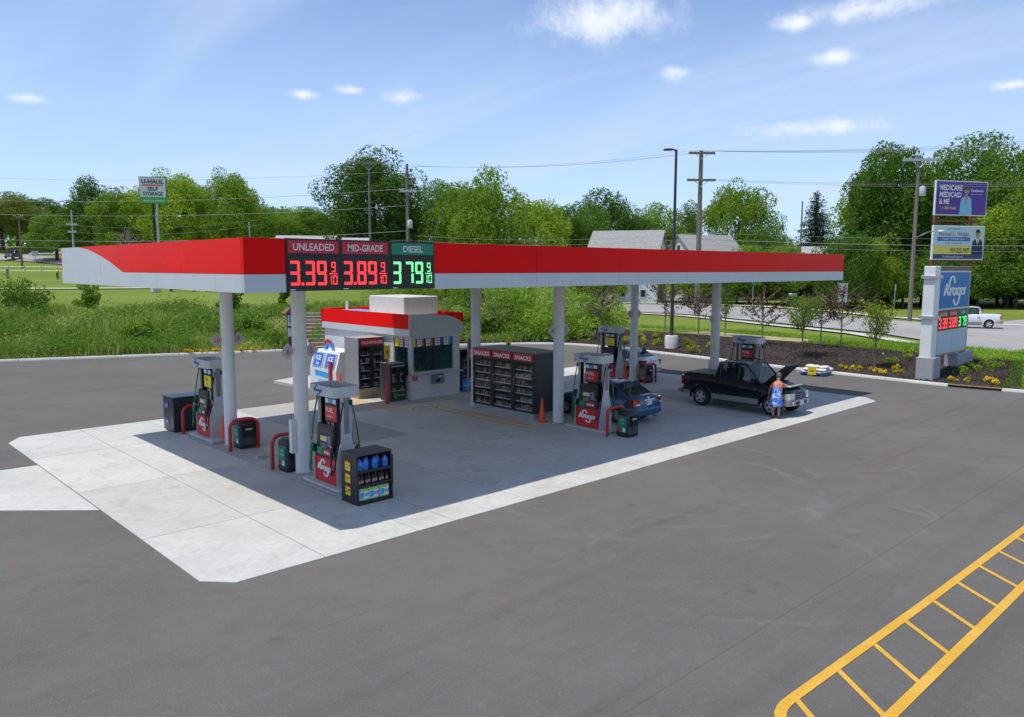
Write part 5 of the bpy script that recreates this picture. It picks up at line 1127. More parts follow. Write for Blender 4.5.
def sedan(name, label, loc, rz, paint, H=1.45, boot=1.02, rimm=SILVERK, dark=False):
    t = thing(name, label, 'car', loc, rz)
    W = .845; wbse = 2.55
    rings = [(-.86, .38, .80, W - .20, W - .34, .76), (-.82, .30, .90, W - .08, W - .22, .86), (-.74, .27, boot - .03, W - .03, W - .17, boot - .10), (-.60, .25, boot, W - .01, W - .15, boot - .08), (-.3, .22, boot + .01, W, W - .13, boot - .07), (.2, .20, .99, W, W - .11, .93), (1.2, .19, .96, W, W - .11, .90), (2.0, .19, .955, W, W - .12, .89),
             (2.25, .20, .94, W - .005, W - .14, .87), (2.6, .21, .88, W - .01, W - .18, .81), (3.0, .23, .80, W - .05, W - .24, .73), (3.25, .27, .70, W - .13, W - .30, .63), (3.36, .34, .58, W - .26, W - .42, .54)]
    lofted_body(t, 'body', rings, paint, (0, wbse), .345, W)
    for x in (0, wbse):
        for s in (1, -1): wheel(t, x, s * (W - .095), .305, .19, s, rimm, 7)
    greenhouse(t, paint, (2.18, .945, 1.42, .30, -.38, boot - .01, H - .05, W - .09, W - .25), split=(.44, .80), pil=.034)
    seats(t, (1.25, .45), .62, .36)
    mb = MB(); mb.box(1.6, 2.0, -.7, .7, .7, .94, SEAT); mb.box(-.35, .1, -.62, .62, .90, .96, SEAT); mb.build('dashboard', t, smooth=False)
    for s in (1, -1):
        mb = MB(); mb.loft([[(-.58, s * (W + .008), z), (-.77, s * (W - .022), z), (-.845, s * (W - .09), z), (-.885, s * (W - .28), z), (-.6, s * (W - .3), z)] for z in (.72, .95)], LAMPR); tl = mb.build('tail_light', t, smooth=False)
        mb = MB(); mb.loft([[(-.852, s * (W - .09), z), (-.892, s * (W - .26), z), (-.7, s * (W - .25), z)] for z in (.735, .80)], LAMPW); mb.build('reversing_lamp', tl, smooth=False)
        mb = MB(); mb.loft([[(2.95, s * (W - .03), z), (3.22, s * (W - .18), z), (3.26, s * (W - .4), z), (2.95, s * (W - .35), z)] for z in (.58, .74)], LAMPW); mb.build('headlight', t, smooth=False)
        for x in (.28, 1.18, 2.12):
            mb = MB(); mb.box(x, x + .008, min(s * (W - .02), s * (W + .003)), max(s * (W - .02), s * (W + .003)), .32, .86, TRIM); mb.build('door_seam', t, smooth=False)
        for x in (.42, 1.32):
            mb = MB(); mb.cbox(x, x + .17, min(s * (W - .01), s * (W + .03)), max(s * (W - .01), s * (W + .03)), .78, .815, paint, .008); mb.build('door_handle', t)
        mb = MB(); mb.cbox(1.86, 1.98, min(s * W, s * (W + .18)), max(s * W, s * (W + .18)), .96, 1.08, paint, .03); mb.build('wing_mirror', t)
        mb = MB(); mb.box(.35, 2.2, min(s * (W - .02), s * (W + .008)), max(s * (W - .02), s * (W + .008)), .20, .27, TRIM); mb.build('sill', t, smooth=False)
    mb = MB(); mb.loft([[(-.80 - a, y, .47 + b) for a, b in ((0, -.14), (.07, -.10), (.09, .06), (.05, .13), (0, .13))] for y in (-W + .12, -.5, .5, W - .12)], paint); mb.build('rear_bumper', t)
    plate(t, -.862, .78, '', -1)
    mb = MB(); mb.cbox(-.875, -.855, -.30, .30, .885, .915, CHROME, .005); mb.build('boot_trim', t)
    mb = MB(); mb.lathe([(.045, 0), (.045, .012)], CHROME, 12, Matrix.Translation((-.80, 0, boot - .06)) @ Matrix.Rotation(R(-70), 4, 'Y')); mb.build('badge', t)
    mb = MB(); mb.tube([(-.9, -.45, .24), (-.7, -.45, .24)], .03, STEEL, 8); mb.build('exhaust', t)
    return t
sedan('sedan', 'dark blue sedan parked at the middle pump with its tail towards the camera', (16.28, 2.78, .012), R(90), car_paint('blue_car_paint', (.022, .105, .20), .3))
sedan('sedan', 'pale silver sedan parked beside the far rear pump', (26.25, 9.95, .012), R(90), car_paint('silver_car_paint', (.62, .66, .69), .4), 1.47, 1.05)

# ================================================================ people
SKIN = mat('skin', (.42, .24, .16), .6, var=.08, vs_=20)
def skin_body(name, parent, verts, edges, radii, m, root=0, sub=2):
    me = bpy.data.meshes.new(name); me.from_pydata(verts, edges, [])
    o = bpy.data.objects.new(name, me); COL.objects.link(o)
    o.modifiers.new('s', 'SKIN')
    for v, r in zip(me.skin_vertices[0].data, radii): v.radius = (r, r) if not isinstance(r, tuple) else r
    me.skin_vertices[0].data[root].use_root = True
    sb = o.modifiers.new('u', 'SUBSURF'); sb.levels = sub; sb.render_levels = sub
    m2 = bpy.data.meshes.new_from_object(o.evaluated_get(bpy.context.evaluated_depsgraph_get()))
    o.modifiers.clear(); o.data = m2; m2.materials.clear(); m2.materials.append(m); m2.shade_smooth(); o.parent = parent
    return o
def person(loc, rz, label, lean, skirt, cloth_top, cloth_low, hairm, sitting=False, arms='reach', scale=1.0, trousers=False):
    """local: faces +x, y to the left"""
    t = thing('person', label, 'person', loc, rz); t.scale = (scale,) * 3
    V = []; E = []; Rr = []
    def add(p, r, j=None):
        V.append(p); Rr.append(r)
        if j is not None: E.append((j, len(V) - 1))
        return len(V) - 1
    hz = .88 if not sitting else .50
    sl = lambda z: (z - hz) * math.tan(R(lean))                       # forward offset of the trunk
    pel = add((0, 0, hz), (.13, .16)); ab = add((sl(hz + .18), 0, hz + .18), (.11, .145), pel); ch = add((sl(hz + .42), 0, hz + .42), (.115, .165), ab); ne = add((sl(hz + .56) + .02, 0, hz + .56), .055, ch); hd0 = add((sl(hz + .62) + .035, 0, hz + .64), .075, ne)
    hd1 = add((sl(hz + .70) + .05, 0, hz + .74), .095, hd0); add((sl(hz + .74) + .045, 0, hz + .84), .075, hd1)
    hands = []
    for s in (1, -1):
        sh = add((sl(hz + .47), s * .17, hz + .46), .06, ch)
        if arms == 'reach' and s == -1: el = (sl(hz + .3) + .22, s * .22, hz + .32); ha = (sl(hz + .3) + .46, s * .16, hz + .34)
        elif arms == 'reach': el = (sl(hz + .2) + .05, s * .30, hz + .20); ha = (sl(hz) + .16, s * .34, hz - .02)
        elif arms == 'lap': el = (.06, s * .24, hz + .18); ha = (.3, s * .16, hz + .2)
        else: el = (-.02, s * .25, hz + .20); ha = (.05, s * .27, hz - .03)
        e = add(el, .043, sh); f = add(tuple(np.array(el) * .35 + np.array(ha) * .65), .034, e); w = add(ha, .026, f); d = (Vector(ha) - Vector(el)).normalized()
        p = add(tuple(Vector(ha) + d * .06), (.038, .022), w)
        sd = Vector((0, 1, 0)) * s
        for k, L in zip((-1.5, -.5, .5, 1.5), (.055, .07, .075, .06)):
            k0 = add(tuple(Vector(ha) + d * .09 + Vector((0, 0, 1)).cross(d).normalized() * k * .017), .0095, p); add(tuple(Vector(V[k0]) + d * L + Vector((0, 0, -.022))), .008, k0)
        add(tuple(Vector(ha) + d * .075 + Vector((0, 0, .045))), .010, p)
        hands.append(Vector(ha) + d * .12)
        if sitting: hip = add((.05, s * .10, hz - .02), .095, pel); kn = add((.46, s * .12, hz + .02), .07, hip); an = add((.50, s * .12, hz - .38), .045, kn); add((.66, s * .12, hz - .43), .04, an)
        else:
            hip = add((.0, s * .095, hz - .06), .098, pel); kn = add((.035, s * .10, .47), .062, hip); cf = add((-.005, s * .105, .33), .056, kn); an = add((-.01, s * .11, .09), .036, cf); add((.05, s * .115, .05), .04, an); add((.15, s * .13, .035), .033, len(V) - 1)
    skin_body('body', t, V, E, Rr, SKIN)
    # clothing: rings following trunk
    def shell(name, zs, m, grow=.02):
        mb = MB(); secs = []
        for (z, rx, ry) in zs: secs.append([(sl(z) * (1 if z > hz else .3) + rx * math.cos(2 * math.pi * k / 20) * (1 + .05 * math.sin(5 * k)), ry * math.sin(2 * math.pi * k / 20), z) for k in range(20)])
        mb.loft(secs, m, cap=False); o = mb.build(name, t); sm = o.modifiers.new('th', 'SOLIDIFY'); sm.thickness = .008; return o
    shell('shirt', [(hz + .05, .15, .185), (hz + .2, .145, .18), (hz + .35, .155, .20), (hz + .45, .145, .205), (hz + .51, .10, .13), (hz + .535, .075, .085)], cloth_top)
    for s in (1, -1):
        sh = Vector((sl(hz + .47), s * .15, hz + .465)); i = [k for k in range(len(V)) if Rr[k] == .043][0 if s == 1 else 1]; el = Vector(V[i]); mb = MB(); mb.tube([sh, sh.lerp(el, .3), sh.lerp(el, .62)], [.078, .075, .07], cloth_top, 10, cap=False); mb.build('sleeve', t)
    if skirt:
        shell('dress', [(.47, .21, .25), (.60, .205, .245), (hz - .05, .19, .225), (hz + .08, .165, .195), (hz + .24, .16, .19), (hz + .34, .165, .17)], cloth_low)
        for s in (1, -1):
            mb = MB(); mb.tube([(sl(hz + .34) - .155, s * .08, hz + .33), (sl(hz + .45) - .13, s * .085, hz + .45), (sl(hz + .5), s * .10, hz + .535), (sl(hz + .44) + .15, s * .08, hz + .42)], .022, cloth_low, 6); mb.build('strap', t)
    elif not sitting:
        for s in (1, -1):
            mb = MB(); mb.loft([[(x + r * math.cos(2 * math.pi * k / 12), s * y + r * math.sin(2 * math.pi * k / 12), z) for k in range(12)] for x, y, z, r in ((0, .09, hz + .08, .135), (0, .10, hz - .1, .125), (.03, .105, .47, .085), (0, .11, .1, .065))], cloth_low); mb.build('trouser_leg', t)
    # hair and face
    hc = Vector(V[5]) + Vector((0, 0, .03)); mb = MB()
    secs = []
    for k, a in enumerate((-35, -10, 15, 40, 65, 88)):
        r = .108 * math.cos(R(a)); secs.append([(hc.x - .014 + r * math.cos(2 * math.pi * j / 14) * (.94 if math.cos(2 * math.pi * j / 14) < .3 else .78), hc.y + r * math.sin(2 * math.pi * j / 14) * .9, hc.z + .125 * math.sin(R(a))) for j in range(14)])
    mb.loft(secs, hairm); mb.build('hair', t)
    mb = MB()
    for s in (1, -1): mb.lathe([(.001, -.012), (.012, 0), (.001, .012)], BP, 8, Matrix.Translation((hc.x + .083, s * .034, hc.z - .012))); mb.lathe([(.001, -.03), (.014, -.01), (.014, .01), (.001, .03)], SKIN, 8, Matrix.Translation((hc.x, s * .092, hc.z - .02)))
    mb.tube([(hc.x + .088, 0, hc.z), (hc.x + .112, 0, hc.z - .035), (hc.x + .09, 0, hc.z - .045)], [.008, .014, .008], SKIN, 6); mb.tube([(hc.x + .083, -.025, hc.z - .072), (hc.x + .092, 0, hc.z - .075), (hc.x + .083, .025, hc.z - .072)], .006, mat('lips', (.35, .12, .10), .5), 6); mb.build('face', t)
    if not sitting:
        for s in (1, -1):
            mb = MB(); mb.loft([[(x, s * .12 + y, z) for y in (-.05, .05)] + [(x, s * .12 + y, z + .03) for y in (.05, -.05)] for x, z in ((-.07, .0), (.08, .0), (.20, .0))], mat('shoe_red', (.18, .04, .03), .6)); mb.box(-.06, .0, s * .12 - .05, s * .12 + .05, .03, .075, mat('shoe_red', (.18, .04, .03), .6)); mb.build('shoe', t)
    return t, hands
def tie_dye():
    m = bpy.data.materials.new('tie_dye'); m.use_nodes = True; t = m.node_tree; b = t.nodes['Principled BSDF']; tc = NN(t, 'ShaderNodeTexCoord')
    n = NN(t, 'ShaderNodeTexNoise', i_Scale=7.0, i_Detail=3.0, i_Distortion=1.5); t.links.new(tc.outputs['Object'], n.inputs[0])
    t.links.new(mixc(t, ramp_(t, n.outputs[0], .48, .66), (.05, .17, .58), (.55, .65, .85)), b.inputs[0]); b.inputs['Roughness'].default_value = .85
    MATS['tie_dye'] = m; return m
HAIRG = mat('grey_hair', (.16, .14, .13), .8, var=.3, vs_=40)
ORT = mat('orange_cotton', (.80, .22, .07), .85, var=.06)
wm, hands = person((20.66, -.78, .012), R(12), 'person in orange top and blue and white tie-dye dress leaning over the pickup engine', 16, True, ORT, tie_dye(), HAIRG, scale=.985)
rg_ = MB(); hp_ = wm.matrix_basis @ hands[0]
rg_.loft([[(hp_.x + a * q, hp_.y + b * q, hp_.z + z) for a, b in ((-.03, -.03), (.03, -.03), (.03, .03), (-.03, .03))] for z, q in ((-.10, .6), (-.05, 1.2), (.0, .8))], WP)
rag = rg_.build('cloth_rag'); rag.matrix_basis = Matrix.Translation((20.66, -.78, .012)) @ Matrix.Rotation(R(12), 4, 'Z') @ Matrix.Scale(.985, 4); tag(rag, 'small white cloth held in the lowered hand of the person by the pickup', 'cloth')
pm = Matrix.Translation((TX, TY, .012)) @ Matrix.Rotation(R(-90), 4, 'Z')
for (lx, ly, lb, ct, hm) in ((1.90, -.38, 'person in a pale shirt sitting in the front seat of the black pickup', mat('pale_shirt', (.62, .60, .56), .9), HAIRG),):
    q = pm @ Vector((lx - .05, ly, .42)); person(tuple(q), R(-90), lb, -8, False, ct, GREYD, hm, sitting=True, arms='lap', scale=.92)
zz_ = float(zfun(26.5, 128)); person((24.8, 117.0, float(zfun(24.8, 117.0))), R(200), 'person in a yellow vest standing on the grass at the far left', 0, False, YELP, BP, mat('straw_hat', (.55, .42, .22), .9), arms='down')
# ================================================================ background structures
def gz(x, y): return float(zfun(np.array([x]), np.array([y]))[0])
# tall blue monument sign by the kerb (board runs along +x, faces -y and +y)
sg = thing('monument_sign', 'tall white sign with blue logo panel and price digits beside the kerb at right', 'sign', (34.85, -1.3, .16))
SB = mat('sign_base', (.36, .37, .38), .8, var=.06, vs_=3)
mb = MB(); mb.cbox(0, 1.05, -.32, .50, -.1, 1.12, SB, .02); mb.build('base', sg)
mb = MB(); mb.cbox(4.5, 7.0, -.06, .62, -.1, 1.0, SB, .02); mb.build('base', sg)
mb = MB(); mb.cbox(.12, .86, -.12, .42, 1.12, 5.67, WHITE, .02); mb.build('pillar', sg)
for z in (3.05, 5.05):
    mb = MB(); mb.cbox(.02, .97, -.22, .52, z, z + .17, SILVERK, .02); mb.build('collar', sg)
mb = MB(); mb.cbox(4.6, 5.2, .1, .4, 1.0, 1.1, WHITE, .01); mb.build('pillar', sg)
mb = MB(); mb.box(1.0, 6.0, .02, .48, 1.06, 5.68, OFFW); bx_ = mb.build('board', sg, smooth=False)
for F, nm in ((FY(-.55, .02, 0), 'face'), (FYp(7.55, .48, 0), 'face')):
    mb = MB(); mb.prism([(1.57, 1.08), (6.53, 1.08), (6.53, 5.66), (1.57, 5.66)], .012, mat('brown_trim', (.18, .11, .085), .6), F)
    mb.prism([(1.72, 1.12), (6.42, 1.12), (6.42, 5.44), (1.72, 5.44)], .02, SILVERK, F, d0=.012); mb.prism([(1.82, 3.52), (6.32, 3.52), (6.32, 5.36), (1.82, 5.36)], .03, mat('sign_face_blue', (.014, .17, .52), .45, spec=.2), F, d0=.02); fc_ = mb.build(nm, bx_, smooth=False)
    mb = MB(); script_logo(mb, F @ Matrix.Translation((4.08, 4.22, .03)), 3.3, WP, .006, .085, .31); mb.build('logo', bx_, smooth=False)
    mb = MB(); mb.prism([(1.82, 2.38), (6.32, 2.38), (6.32, 3.42), (1.82, 3.42)], .03, BLACK, F, d0=.02)
    for a, hm in ((1.95, REDB), (3.45, REDB), (4.98, GREENP)): mb.prism([(a, 3.10), (a + 1.2, 3.10), (a + 1.2, 3.34), (a, 3.34)], .034, hm, F, d0=.03); mb.text({1.95: 'UNLEADED', 3.45: 'MID-GRADE', 4.98: 'DIESEL'}[a], .19, WP, F, x=a + .6, y=3.15, z=.037)
    for a, tx, lm in ((1.92, '3.39', LEDR), (3.42, '3.89', LEDR), (4.92, '3 79', LEDG2)):
        x = a
        for ch in tx:
            if ch == '.': mb.prism([(x, 2.48), (x + .08, 2.48), (x + .08, 2.56), (x, 2.56)], .036, lm, F, d0=.03); x += .13
            elif ch == ' ': x += .13
            else: seg7(mb, ch, F, x, 2.48, .32, .52, .085, lm, .036); x += .40
    mb.build('price_panel', bx_, smooth=False)
    for a in (1.82, 4.09):
        mb = MB(); mb.prism([(a, 1.2), (a + 2.23, 1.2), (a + 2.23, 2.28), (a, 2.28)], .03, mat('banner_blue', (.50, .60, .70), .5, var=.06), F, d0=.02); mb.build('blank_panel', bx_, smooth=False)
# parking-lot light
lp_ = thing('lot_light', 'slim dark lamp post on a white concrete base in the mulch bed', 'street lamp', (38.0, 16.2, .2))
mb = MB(); mb.lathe([(.44, -.2), (.45, .85), (.42, .90)], mat('white_concrete', (.60, .59, .56), .9, var=.1, bump=.3), 20); mb.build('footing', lp_)
mb = MB(); mb.tube([(0, 0, .9), (0, 0, 13.4)], [.13, .085], BRONZE, 8); mb.build('pole', lp_)
mb = MB(); mb.tube([(0, 0, 13.3), (-.16, .14, 13.42), (-.35, .3, 13.42)], .06, BRONZE, 6); mb.cbox(-.2, .2, -.28, .28, 13.34, 13.46, BRONZE, .04, Matrix.Translation((-.42, .38, 0)) @ Matrix.Rotation(R(45), 4, 'Z')); mb.build('lamp_head', lp_)

# utility poles -------------------------------------------------
WIRES = []
def upole(name, label, x, y, top, r=.17, arms=(), m=WOOD, extra=None, rz=0.0):
    t = thing(name, label, 'utility pole', (x, y, gz(x, y) - .1), rz, None); h = top - gz(x, y) + .1
    mb = MB(); mb.tube([(0, 0, 0), (0, 0, h)], [r, r * .68], m, 8); mb.build('pole', t)
    for (z, L, mm) in arms:
        a = MB(); zz = z - gz(x, y) + .1; a.box(-L, L, -.1 - r * .8, -r * .7, zz - .13, zz + .13, mm); a.tube([(-L * .5, -r, zz - .05), (0, -r * .9, zz - L * .45)], .03, GALV, 4); a.tube([(L * .5, -r, zz - .05), (0, -r * .9, zz - L * .45)], .03, GALV, 4); ar = a.build('crossarm', t, smooth=False)
        for q in (-.92, -.55, .55, .92):
            i_ = MB(); i_.lathe([(.05, 0), (.08, .05), (.05, .09), (.08, .14), (.03, .2)], GALV, 8, Matrix.Translation((q * L, -r, zz + .08))); i_.build('insulator', ar)
    if extra:
        for (z, dx) in extra:
            e_ = MB(); zz = z - gz(x, y) + .1; e_.lathe([(.27, 0), (.30, .05), (.30, .85), (.24, .95), (.05, 1.0)], mat('transformer', (.48, .53, .56), .5), 12, Matrix.Translation((dx, -.35, zz))); e_.build('transformer', t)
    return t
AW = R(-40)
upole('utility_pole', 'weathered wooden utility pole with two crossarms beyond the right part of the canopy', 68.6, 34.3, 18.5, .33, ((18.2, 1.45, WOOD), (15.3, 1.6, WOOD)), rz=AW)
upole('utility_pole', 'wooden utility pole with transformer beside the two billboards', 78.6, 15.2, 17.0, .24, ((16.6, 1.7, GALV),), extra=((13.0, .35),), rz=R(-45))
upole('utility_pole', 'wooden utility pole with transformer in front of the big dark round tree', 49.7, 62.8, 18.0, .24, ((14.8, .9, GALV),), extra=((10.4, .3),), rz=AW)
upole('utility_pole', 'thin grey pole with a long arm at its top beside the big dark round tree', 49.2, 70.2, 18.9, .17, ((18.75, 2.0, WOOD),), rz=AW)
upole('utility_pole', 'pale metal pole with short crossarms above the left end of the canopy', 36.2, 151.8, 16.4, .22, ((13.7, 1.0, GALV), (12.3, .8, GALV)), m=GALV, rz=AW)
upole('utility_pole', 'brown wooden pole with a lamp arm beside the climbing road at the far left', 30.6, 167.0, 15.2, .24, ((15.6, .9, WOODB),), m=WOODB, rz=AW)
upole('utility_pole', 'grey steel pole just right of the self storage sign', 36.3, 107.4, 15.1, .2, (), m=GALV)
upole('utility_pole', 'short brown pole left of the dark spruce', 119.6, 47.8, 16.8, .17, (), m=WOODB)
upole('utility_pole', 'short grey pole peeping over the canopy near its left corner', 47.4, 100.5, 12.6, .13, (), m=GALV)
street = [(69.2, 34.0), (49.7, 62.8)]
def wire(p, q, sag, r=.022, n=14):
    p, q = Vector(p), Vector(q); mb = MB()
    mb.tube([p.lerp(q, k / n) - Vector((0, 0, sag * 4 * (k / n) * (1 - k / n))) for k in range(n + 1)], r, mat('wire', (.26, .26, .27), .6), 4); return mb
def wires(L, label):
    for i, (p, q, s, r) in enumerate(L):
        o = wire(p, q, s, r * .5).build('power_line'); tag(o, ('first', 'second', 'third', 'fourth', 'fifth')[i] + ' of the ' + label, 'power line', label)
A1 = Vector((68.6, 34.3, 0)); B1 = Vector((49.7, 62.8, 0)); RT = A1 + (A1 - B1).normalized() * 55 + Vector((9, -2, 0)); C1 = B1 + Vector((-20, 60, 0))
ux = Vector((.77, -.64, 0))
wires([(A1 + ux * q + Vector((0, 0, 18.5)), RT + ux * q + Vector((0, 0, 20.6 + .45 * i)), 1.3, .03) for i, q in enumerate((-1.2, -.6, .6, 1.2))], 'high power lines running right from the two-armed pole')
wires([(A1 + ux * q + Vector((0, 0, 18.5)), B1 + ux * q + Vector((0, 0, 17.8)), .8, .025) for i, q in enumerate((-1.2, .6, 1.2))], 'high power lines between the two-armed pole and the transformer pole')
wires([(A1 + ux * q + Vector((0, 0, 15.4)), RT + ux * q * 2 + Vector((0, 0, 15.2 + i * .5)), 1.0, .022) for i, q in enumerate((-1.3, .2, 1.3))], 'middle power lines running right from the two-armed pole')
wires([(A1 + Vector((0, 0, z)), RT + Vector((0, 0, z - .4)), .6, .05 if k == 1 else .025) for k, z in enumerate((9.6, 8.9, 8.3))], 'low cables running right past the billboards')
wires([(A1 + Vector((0, 0, z)), B1 + Vector((0, 0, z)), .7, .028) for z in (9.6, 9.0, 8.4)], 'low cables running behind the red canopy edge')
LW = Vector((10.9, 120.3, 0))
wires([(B1 + Vector((0, 0, z)), LW + Vector((0, 0, z2)), .9, r) for z, z2, r in ((17.2, 18.3, .03), (15.1, 15.1, .04), (13.1, 13.3, .04), (10.1, 9.8, .05), (9.0, 8.9, .03))], 'power lines running left above the canopy')
P75 = Vector((36.2, 151.8, 0)); P21 = Vector((30.6, 167, 0))
wires([(P75 + Vector((0, 0, 13.6)), P21 + Vector((0, 0, 15.4)), .5, .03), (P75 + Vector((0, 0, 13.6)), Vector((49, 100, 13.0)), .9, .03), (P75 + Vector((.5, 0, 12.3)), Vector((49.5, 100, 12.3)), 1.0, .03)], 'far power lines in front of the left trees')
# street lamp arm on the billboard pole
sl_ = thing('street_lamp', 'street lamp arm fixed to the utility pole beside the billboards', 'street lamp', (78.6, 15.2, .25))
mb = MB(); mb.tube([(.2, -.1, 8.6), (1.2, -.9, 9.2), (2.0, -1.6, 9.3)], .05, GALV, 6); mb.build('arm', sl_)
mb = MB(); mb.cbox(1.9, 2.7, -2.0, -1.5, 9.18, 9.38, OFFW, .08); mb.build('lamp_head', sl_)

# billboards ---------------------------------------------------
bb = thing('billboard_scaffold', 'rust-red steel scaffold carrying two billboards in front of the right trees', 'scaffold', (93.0, 18.0, .2))
Rb = Vector((6.55, -3.4, 0)).normalized(); Fb_ = frame((0.15, .25, 0), Rb, (0, 0, 1))
RUST = mat('rust_red_steel', (.20, .07, .055), .8, var=.2)
for u in (.6, 5.9):
    mb = MB(); mb.box(u - .15, u + .15, 0, 13.0 if u < 1 else 12.5, -.75, -.45, RUST, Fb_); mb.build('post', bb, smooth=False)
for q in ((.2, 7.0, 11.0, 11.25), (.0, 8.2, 6.3, 6.5)):
    mb = MB(); mb.box(*q, -.5, -.2, RUST, Fb_); mb.build('catwalk', bb, smooth=False)
def figure(mb, F, x, y, h, suit, shirt, tie, hair):
    k = h / 3.6; P = lambda pts, m, z: mb.poly([(x + a * k, y + b * k, z) for a, b in pts], m, F)
    P([(-.95, 0), (-.85, 1.2), (-.75, 1.9), (-.3, 2.2), (.3, 2.2), (.75, 1.9), (.85, 1.2), (.95, 0)], suit, .063); P([(-.28, 2.2), (0, 1.2), (.28, 2.2)], shirt, .066); P([(-.07, 2.05), (.07, 2.05), (.1, 1.2), (-.1, 1.2)], tie, .068)
    P([(-.16, 2.15), (.16, 2.15), (.16, 2.5), (-.16, 2.5)], SKIN, .068); P([(q[0], q[1]) for q in arc(0, 2.85, .36, .46, 0, 360, 16)[:-1]], SKIN, .07); P([(q[0], q[1]) for q in arc(0, 2.98, .39, .42, 0, 180, 12)] , hair, .072)
PURP = mat('billboard_purple', (.085, .035, .30), .5)
b1 = thing('billboard', 'purple billboard with white lettering and a picture of someone in light blue, upper one', 'billboard', (93.0, 18.0, .2))
def board(t, z0, z1, m, L=7.35):
    mb = MB(); mb.box(-.12, L + .12, z0 - .12, z1 + .12, -.2, .03, WHITE, Fb_); mb.build('frame', t, smooth=False)
    mb = MB(); mb.prism([(0, z0), (L, z0), (L, z1), (0, z1)], .06, m, Fb_, d0=.031); return mb.build('panel', t, smooth=False)
p1 = board(b1, 11.85, 15.65, PURP)
mb = MB()
for tx, sz, m_, x, y, sx_, al in (('MEDICARE', .86, WP, .42, 14.65, .8, 'LEFT'), ('MEDICAID', .86, WP, .42, 13.85, .8, 'LEFT'), ('& ME', .86, WP, .42, 13.05, .8, 'LEFT'), ('EASY PLAN', .42, YELP, 1.25, 12.45, .8, 'LEFT'), ('YOUR', .42, mat('orange_print', (.5, .25, .1), .5), .42, 12.45, .62, 'LEFT'), ('CareSource', .42, WP, 5.9, 14.55, .9, 'CENTER'), ('HEALTH CARE WITH HEART', .14, WP, 5.9, 14.2, 1, 'CENTER')):
    mb = MB(); mb.text(tx, sz, m_, Fb_, x=x, y=y, z=.066, bold=.02 if sz > .3 else 0, align=al, sx=sx_); mb.build('lettering', p1, smooth=False)
mb = MB(); figure(mb, Fb_, 4.35, 11.87, 3.5, mat('shirt_blue', (.22, .52, .75), .6), SKIN, SKIN, mat('hair_brown', (.10, .07, .06), .7)); mb.build('picture', p1, smooth=False)
b2 = thing('billboard', 'pale blue and yellow billboard with a picture of someone in a dark suit, lower one', 'billboard', (93.0, 18.0, .2))
p2 = board(b2, 6.65, 10.45, mat('billboard_pale', (.48, .60, .66), .5))
for q, z, m_ in (((0, 5.6, 7.2, 8.15), .064, mat('billboard_yellow', (.72, .60, .10), .5)), ((0, 7.3, 6.66, 7.2), .065, mat('billboard_navy', (.02, .05, .16), .5)), ((.5, 5.3, 8.75, 9.2), .064, BLUEP)):
    mb = MB(); mb.poly([(q[0], q[2], z), (q[1], q[2], z), (q[1], q[3], z), (q[0], q[3], z)], m_, Fb_); mb.build('print_band', p2, smooth=False)
mb = MB()
mb.text('ATTORNEY', .34, BLUEP, Fb_, x=2.9, y=10.05, z=.068, sx=1.1); mb.text('Michael L. Wright', .68, BP, Fb_, x=2.9, y=9.35, z=.068, sx=.92); mb.text('DISABILITY  PERSONAL INJURY', .26, WP, Fb_, x=2.9, y=8.88, z=.068, sx=.95); mb.text('SSI   SSD   WORKERS COMP', .2, BP, Fb_, x=2.9, y=8.4, z=.068); mb.text('937-222-7477', .72, BP, Fb_, x=3.9, y=7.4, z=.068, bold=.03, sx=.7); mb.text('YourAttorneyToday.com', .3, WP, Fb_, x=2.9, y=6.82, z=.068); mb.build('lettering', p2, smooth=False)
mb = MB(); figure(mb, Fb_, 6.45, 6.95, 3.4, mat('suit_navy', (.02, .035, .10), .7), WP, mat('tie_red', (.3, .04, .04), .6), mat('hair_black', (.02, .018, .016), .7)); mb.build('picture', p2, smooth=False)
# self storage sign
uh = thing('storage_sign', 'white and green self storage sign on a dark pole above the canopy left end', 'sign', (39.3, 117.2, gz(39.3, 117.2)))
Ru = Vector((3.37, -1.83, 0)).normalized(); zb_ = -gz(39.3, 117.2); Fu = frame((-1.75, .95, zb_), Ru, (0, 0, 1))
mb = MB(); mb.tube([(0, .35, 0), (0, .35, 16.0 + zb_)], .19, BLACK, 8); mb.build('pole', uh)
mb = MB(); mb.box(-.08, 3.93, 15.75, 20.05, -.55, 0, mat('sign_frame_dark', (.08, .10, .13), .5), Fu); mb.build('cabinet', uh, smooth=False)
mb = MB(); mb.prism([(0, 15.85), (3.85, 15.85), (3.85, 19.95), (0, 19.95)], .03, mat('sign_white', (.62, .67, .68), .5), Fu, d0=.001); mb.prism([(0, 15.85), (3.85, 15.85), (3.85, 16.85), (0, 16.85)], .036, mat('sign_green', (.06, .38, .06), .5), Fu, d0=.03); mb.prism([(.35, 18.62), (3.45, 18.62), (3.45, 18.84), (.35, 18.84)], .036, mat('sign_orange', (.70, .10, .05), .5), Fu, d0=.03); fp = mb.build('face', uh, smooth=False)
mb = MB(); mb.text('U-HAUL', .95, BP, Fu, x=1.92, y=18.98, z=.042, bold=.035, sx=.95); mb.text('SELF', .82, BP, Fu, x=1.92, y=17.88, z=.042, bold=.03); mb.text('STORAGE', .82, BP, Fu, x=1.92, y=17.1, z=.042, bold=.03, sx=.82); mb.text('uhaul.com rentals', .42, WP, Fu, x=1.92, y=16.2, z=.042); mb.build('lettering', fp, smooth=False)

